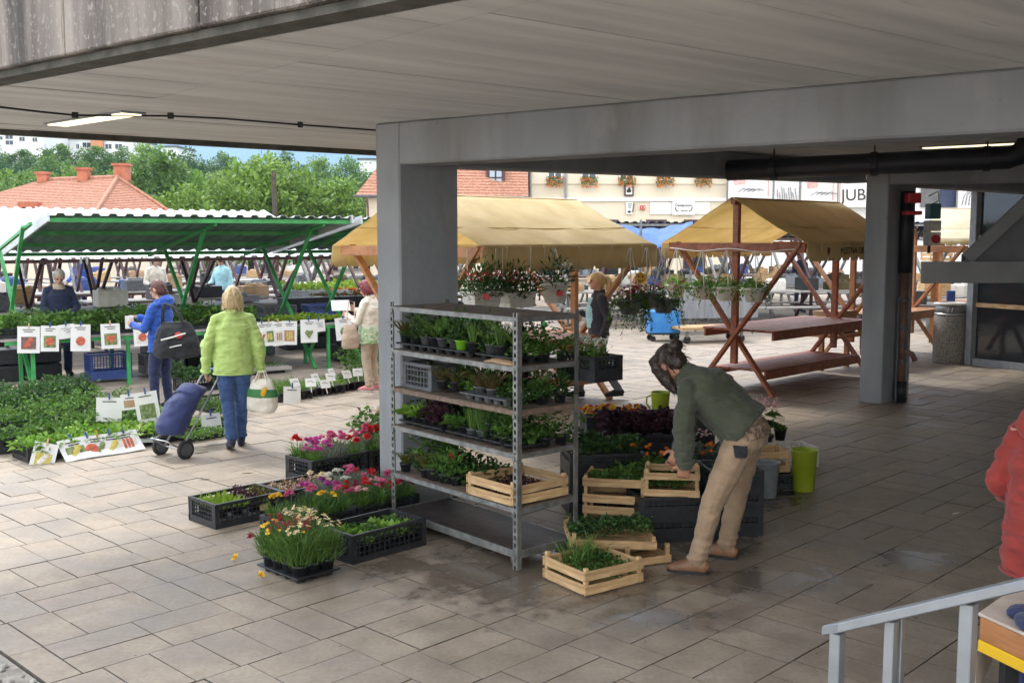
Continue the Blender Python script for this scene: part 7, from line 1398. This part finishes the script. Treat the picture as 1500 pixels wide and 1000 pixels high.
# parked bikes and poles would sit farther back; the near corner follows
# ================================================================ HANDRAIL AND SALES TABLE, BOTTOM RIGHT
t = thing('handrail', 'grey metal stair handrail rising to the right at the bottom of the photo', 'handrail')
r0, r1 = D(1203, 916, 3.42), D(1500, 846, 2.95); r2 = r0+(r1-r0)*1.7; d = (r1-r0).normalized()
hz = Vector((d.y, -d.x, 0)).normalized()*.035
vs = [r0, r0+d*.09-hz, r2-hz, r2+hz, r0+d*.09+hz]; n = len(vs); MB().add([v for v in vs]+[v-Vector((0, 0, .035)) for v in vs], [tuple(range(n-1, -1, -1)), tuple(range(n, 2*n))]+[(i, (i+1) % n, (i+1) % n+n, i+n) for i in range(n)]).build('top_rail', [M_steelp], t, bevel=.004)
for px, wd in ((1227, .042), (1307, .036), (1319, .030), (1420, .045), (1560, .045)):
    f = 0; best = None
    for k in range(200):
        q = r0+(r2-r0)*(k/199); x, y = proj(q)
        if best is None or abs(x-px) < best[0]: best = (abs(x-px), q)
    q = best[1]+(Vector((.02, .05, 0)) if px == 1319 else Vector((0, 0, 0))); MB().bar((q.x, q.y, 0), (q.x, q.y, q.z-.036), wd, wd*.9, up=d).build('post', [M_steelp], t, bevel=.003)
t = thing('sales_table', 'sales table with a pale cloth, orange and yellow edge at the lower right corner', 'table')
ca = G(1431, 897, .80); cb = ca+(G(1500, 928, .80)-ca).normalized()*1.6; cd = ca+(G(1500, 849, .80)-ca).normalized()*.9; cc = cb+cd-ca
M_tcloth = mat('table_cloth_pale', (.42, .34, .28), (.52, .44, .37), rough=.9, scale=6, bump=.3, bscale=9)
q = [ca, cb, cc, cd]; ctr = sum(q, Vector())/4; sh = lambda f: [(ctr+(v-ctr)*f) for v in q]
MB().prism([(v.x, v.y) for v in sh(.985)], .70, .79).build('table_edge', [mat('orange_wood', (.32, .13, .04), (.40, .17, .06), rough=.6, scale=6, stretch=(1, 1, 8))], t, bevel=.004); MB().prism([(v.x, v.y) for v in sh(.99)], .655, .70).build('yellow_trim', [mat('yellow_trim', (.70, .42, .01), rough=.5)], t, bevel=.004)
MB().prism([(v.x, v.y) for v in sh(1.0)], .788, .802).build('cloth', [M_tcloth], t, bevel=.006)
e = (cd-ca).normalized(); MB().add([ca+Vector((0, 0, -.15)), ca+e*.35+Vector((0, 0, -.15)), ca+e*.24+Vector((0, 0, -.20)), ca+e*.02+Vector((0, 0, -.34))], [(0, 1, 2, 3)]).build('cloth_corner', [M_tcloth], t, solid=.004)
f_ = (cb-ca).normalized()
for o1, o2 in ((.13, .08), (1.4, .08), (.13, .8), (1.4, .8)): p = ca+f_*o1+e*o2; MB().bar((p.x, p.y, 0), (p.x, p.y, .69), .05, .05).build('leg', [M_grime], t)
for k, (o1, o2, m_, sz, lab) in enumerate(((.15, .13, C_navy, (.07, .035, .025), 'navy rolled cloth at the near corner of the sales table'), (.19, .06, C_navy, (.085, .03, .022), 'second navy roll overlapping the first on the sales table'), (.20, .15, M_crate if False else M_pegw, (.05, .03, .02), 'small beige piece between the navy rolls'), (.25, .17, M_paper, (.06, .04, .02), 'pale green wrapped piece on the sales table'), (.22, .28, M_pegw, (.05, .06, .05), 'tall beige piece at the right edge on the sales table'))):
    p = ca+f_*o1+e*o2+Vector((0, 0, .002+sz[2]*.9)); b = MB().ell((0, 0, 0), sz, None, 12, 8); o = remesh('cloth_roll', b, .006, 1, m_, None, .004, 30); o.location = p; o.rotation_euler.z = .5+k*.7; tag(o, lab, 'cloth roll')
# litter on the paving
for k, (px, py) in enumerate(((300, 702), (362, 693), (1400, 752))):
    tag(MB().poly([(.05*math.cos(a)*(1+.3*math.sin(2*a)), .012*math.sin(a), .004) for a in [j*.6 for j in range(10)]]).build('leaf_scrap', [M_paper if k == 2 else M_brownl], loc=G(px, py), rotz=.3*k), ('small dry leaf scrap on the open paving left of the crates', 'small leaf scrap on the paving behind the succulent crate', 'thin white plastic strip lying on the paving at the right')[k], 'litter')
# ---- denser market rows behind: frames, tables and benches
def row_table(label, p, d, L, m, z=.8, clutter=True, seed=0):
    r_ = random.Random(seed); th = math.atan2(d[1], d[0]); t = thing('market_table', label, 'table', (p[0], p[1], 0), th)
    for k in range(3): MB().box((L/2, .2+.32*k, z), (L, .30, .04)).build('table_board', [M_counter], t)
    for k in range(2): MB().box((L/2, -.35+1.75*k, .45), (L, .26, .04)).build('bench_board', [M_counter], t)
    n = max(3, int(L/1.4))
    for k in range(n):
        x = .25+(L-.5)*k/(n-1)
        for a, e in (((x, -.3, 0), (x, 1.35, 2.1)), ((x+.06, 1.4, 0), (x+.06, -.25, 2.1)), ((x+.03, .5, 0), (x+.03, .5, z))): MB().bar(a, e, .06, .06, up=(1, 0, 0)).build('cross_post', [m], t)
        MB().bar((x+.03, -.4, .42), (x+.03, 1.5, .42), .05, .06).build('stretcher', [m], t)
    MB().bar((0, .5, 2.08), (L, .5, 2.08), .06, .06).build('top_rail', [m], t)
    return t
WHERE = ['behind the seller and the navy jacket', 'behind the person in blue', 'behind the lime jacket', 'near the teal cloth', 'at the far left']
k = 0
for j, n_ in enumerate((6.6, 11.2, 16.5, 19.5)):
    for i, s_ in enumerate((-7.2, -2.4, 2.4, 7.2)):
        q = SP(s_+j*.6, n_); row_table('grey table with crossed dark frames, %s one from the left in the %s row back' % (ORD[i], ORD[j]), (q.x, q.y), SD, 4.5, M_brownframe if (i+j) % 3 else M_steel, seed=k); k += 1
        for c in range(4):
            x = s_+j*.6+.5+1.05*c; hh = rt.uniform(.12, .34); m_i = rt.choice((0, 1, 3, 5, 5, 7, 9, 2)); b = MB().box((0, 0, hh/2), (rt.uniform(.35, .6), .4, hh))
            for e in range(6): b.ell((rt.uniform(-.2, .2), rt.uniform(-.14, .14), hh), (.07, .07, .06), None, 8, 5)
            tag(b.build('produce_box', [cols[m_i]], loc=SP(x, n_+.45, .82), rotz=STH+rt.uniform(-.2, .2), bevel=.01), '%s produce box, %s along, table %s of row %s back' % (nm_[m_i], ORD[c], ORD[i], ORD[j]), 'box')
for j, (p, nm) in enumerate((((1.2, 25.2), 'behind the blonde person'), ((5.4, 25.4), 'behind the white hanging pots'), ((9.2, 23.2), 'behind the far column'), ((2.6, 31), 'far behind the blue cart'), ((8.0, 31.5), 'far behind the red stall'))):
    row_table('grey table with crossed steel frames '+nm, p, (.97, .22), 4.4, M_steel if j % 2 == 0 else M_brownframe, seed=60+j)
    for c in range(5):
        hh = rt.uniform(.12, .34); m_i = rt.choice((0, 1, 3, 5, 4, 7, 9, 2)); b = MB().box((0, 0, hh/2), (rt.uniform(.35, .6), .4, hh))
        for e in range(6): b.ell((rt.uniform(-.2, .2), rt.uniform(-.14, .14), hh), (.07, .07, .06), None, 8, 5)
        tag(b.build('produce_box', [cols[m_i]], loc=(p[0]+.97*(.4+.85*c)-.1, p[1]+.22*(.4+.85*c)+.5, .82), rotz=.2+rt.uniform(-.2, .2), bevel=.01), '%s produce box, %s along, on the table %s' % (nm_[m_i], ORD[c], nm), 'box')
# dark goods stored under the counters and behind them
for k, (s_, n_, w_, h_, m_, lab) in enumerate(((.2, 1.5, 1.1, .5, M_blackpl, 'black crates stored under the counter near the bald seller'), (2.7, 1.6, 1.3, .45, M_blackpl, 'black crates stored under the counter behind the person in blue'), (6.2, .9, 2.2, .6, M_blackpl, 'black crates stored behind the beige bag'), (3.9, 2.6, 1.5, .9, M_greypl, 'grey boxes stacked behind the lime lettuces'), (6.0, 3.2, 1.8, 1.0, M_blackpl, 'dark boxes stacked behind the teal cloth'), (8.2, 2.0, 1.8, .9, M_greypl, 'grey boxes stacked behind the person with wine red hair'))):
    t = thing('crate_stack', lab, 'crates', SP(s_, n_), STH); nx = max(2, int(w_/.55)); nz = max(2, int(h_/.25))
    for i in range(nx):
        for j in range(nz): MB().box(((i-(nx-1)/2)*w_/nx, rt.uniform(-.02, .02), (j+.5)*h_/nz), (w_/nx-.03, .42, h_/nz-.025)).build('crate', [m_ if (i+j) % 3 else M_bluepl if (i*j) % 2 else M_blackpl], t, bevel=.012)
# ================================================================ AIR
hz_ = bpy.data.materials.new('air'); hz_.use_nodes = True; n = hz_.node_tree.nodes; n.remove(n['Principled BSDF']); pv = n.new('ShaderNodeVolumePrincipled'); pv.inputs['Color'].default_value = (.40, .64, 1, 1); pv.inputs['Density'].default_value = HAZE; pv.inputs['Anisotropy'].default_value = .3
hz_.node_tree.links.new(pv.outputs[0], n['Material Output'].inputs['Volume'])
hb = MB().box((0, 2700, 398), (9000, 5800, 804)).build('haze', [hz_]); tag(hb, 'pale blue summer haze over the hills', 'haze', kind='stuff')
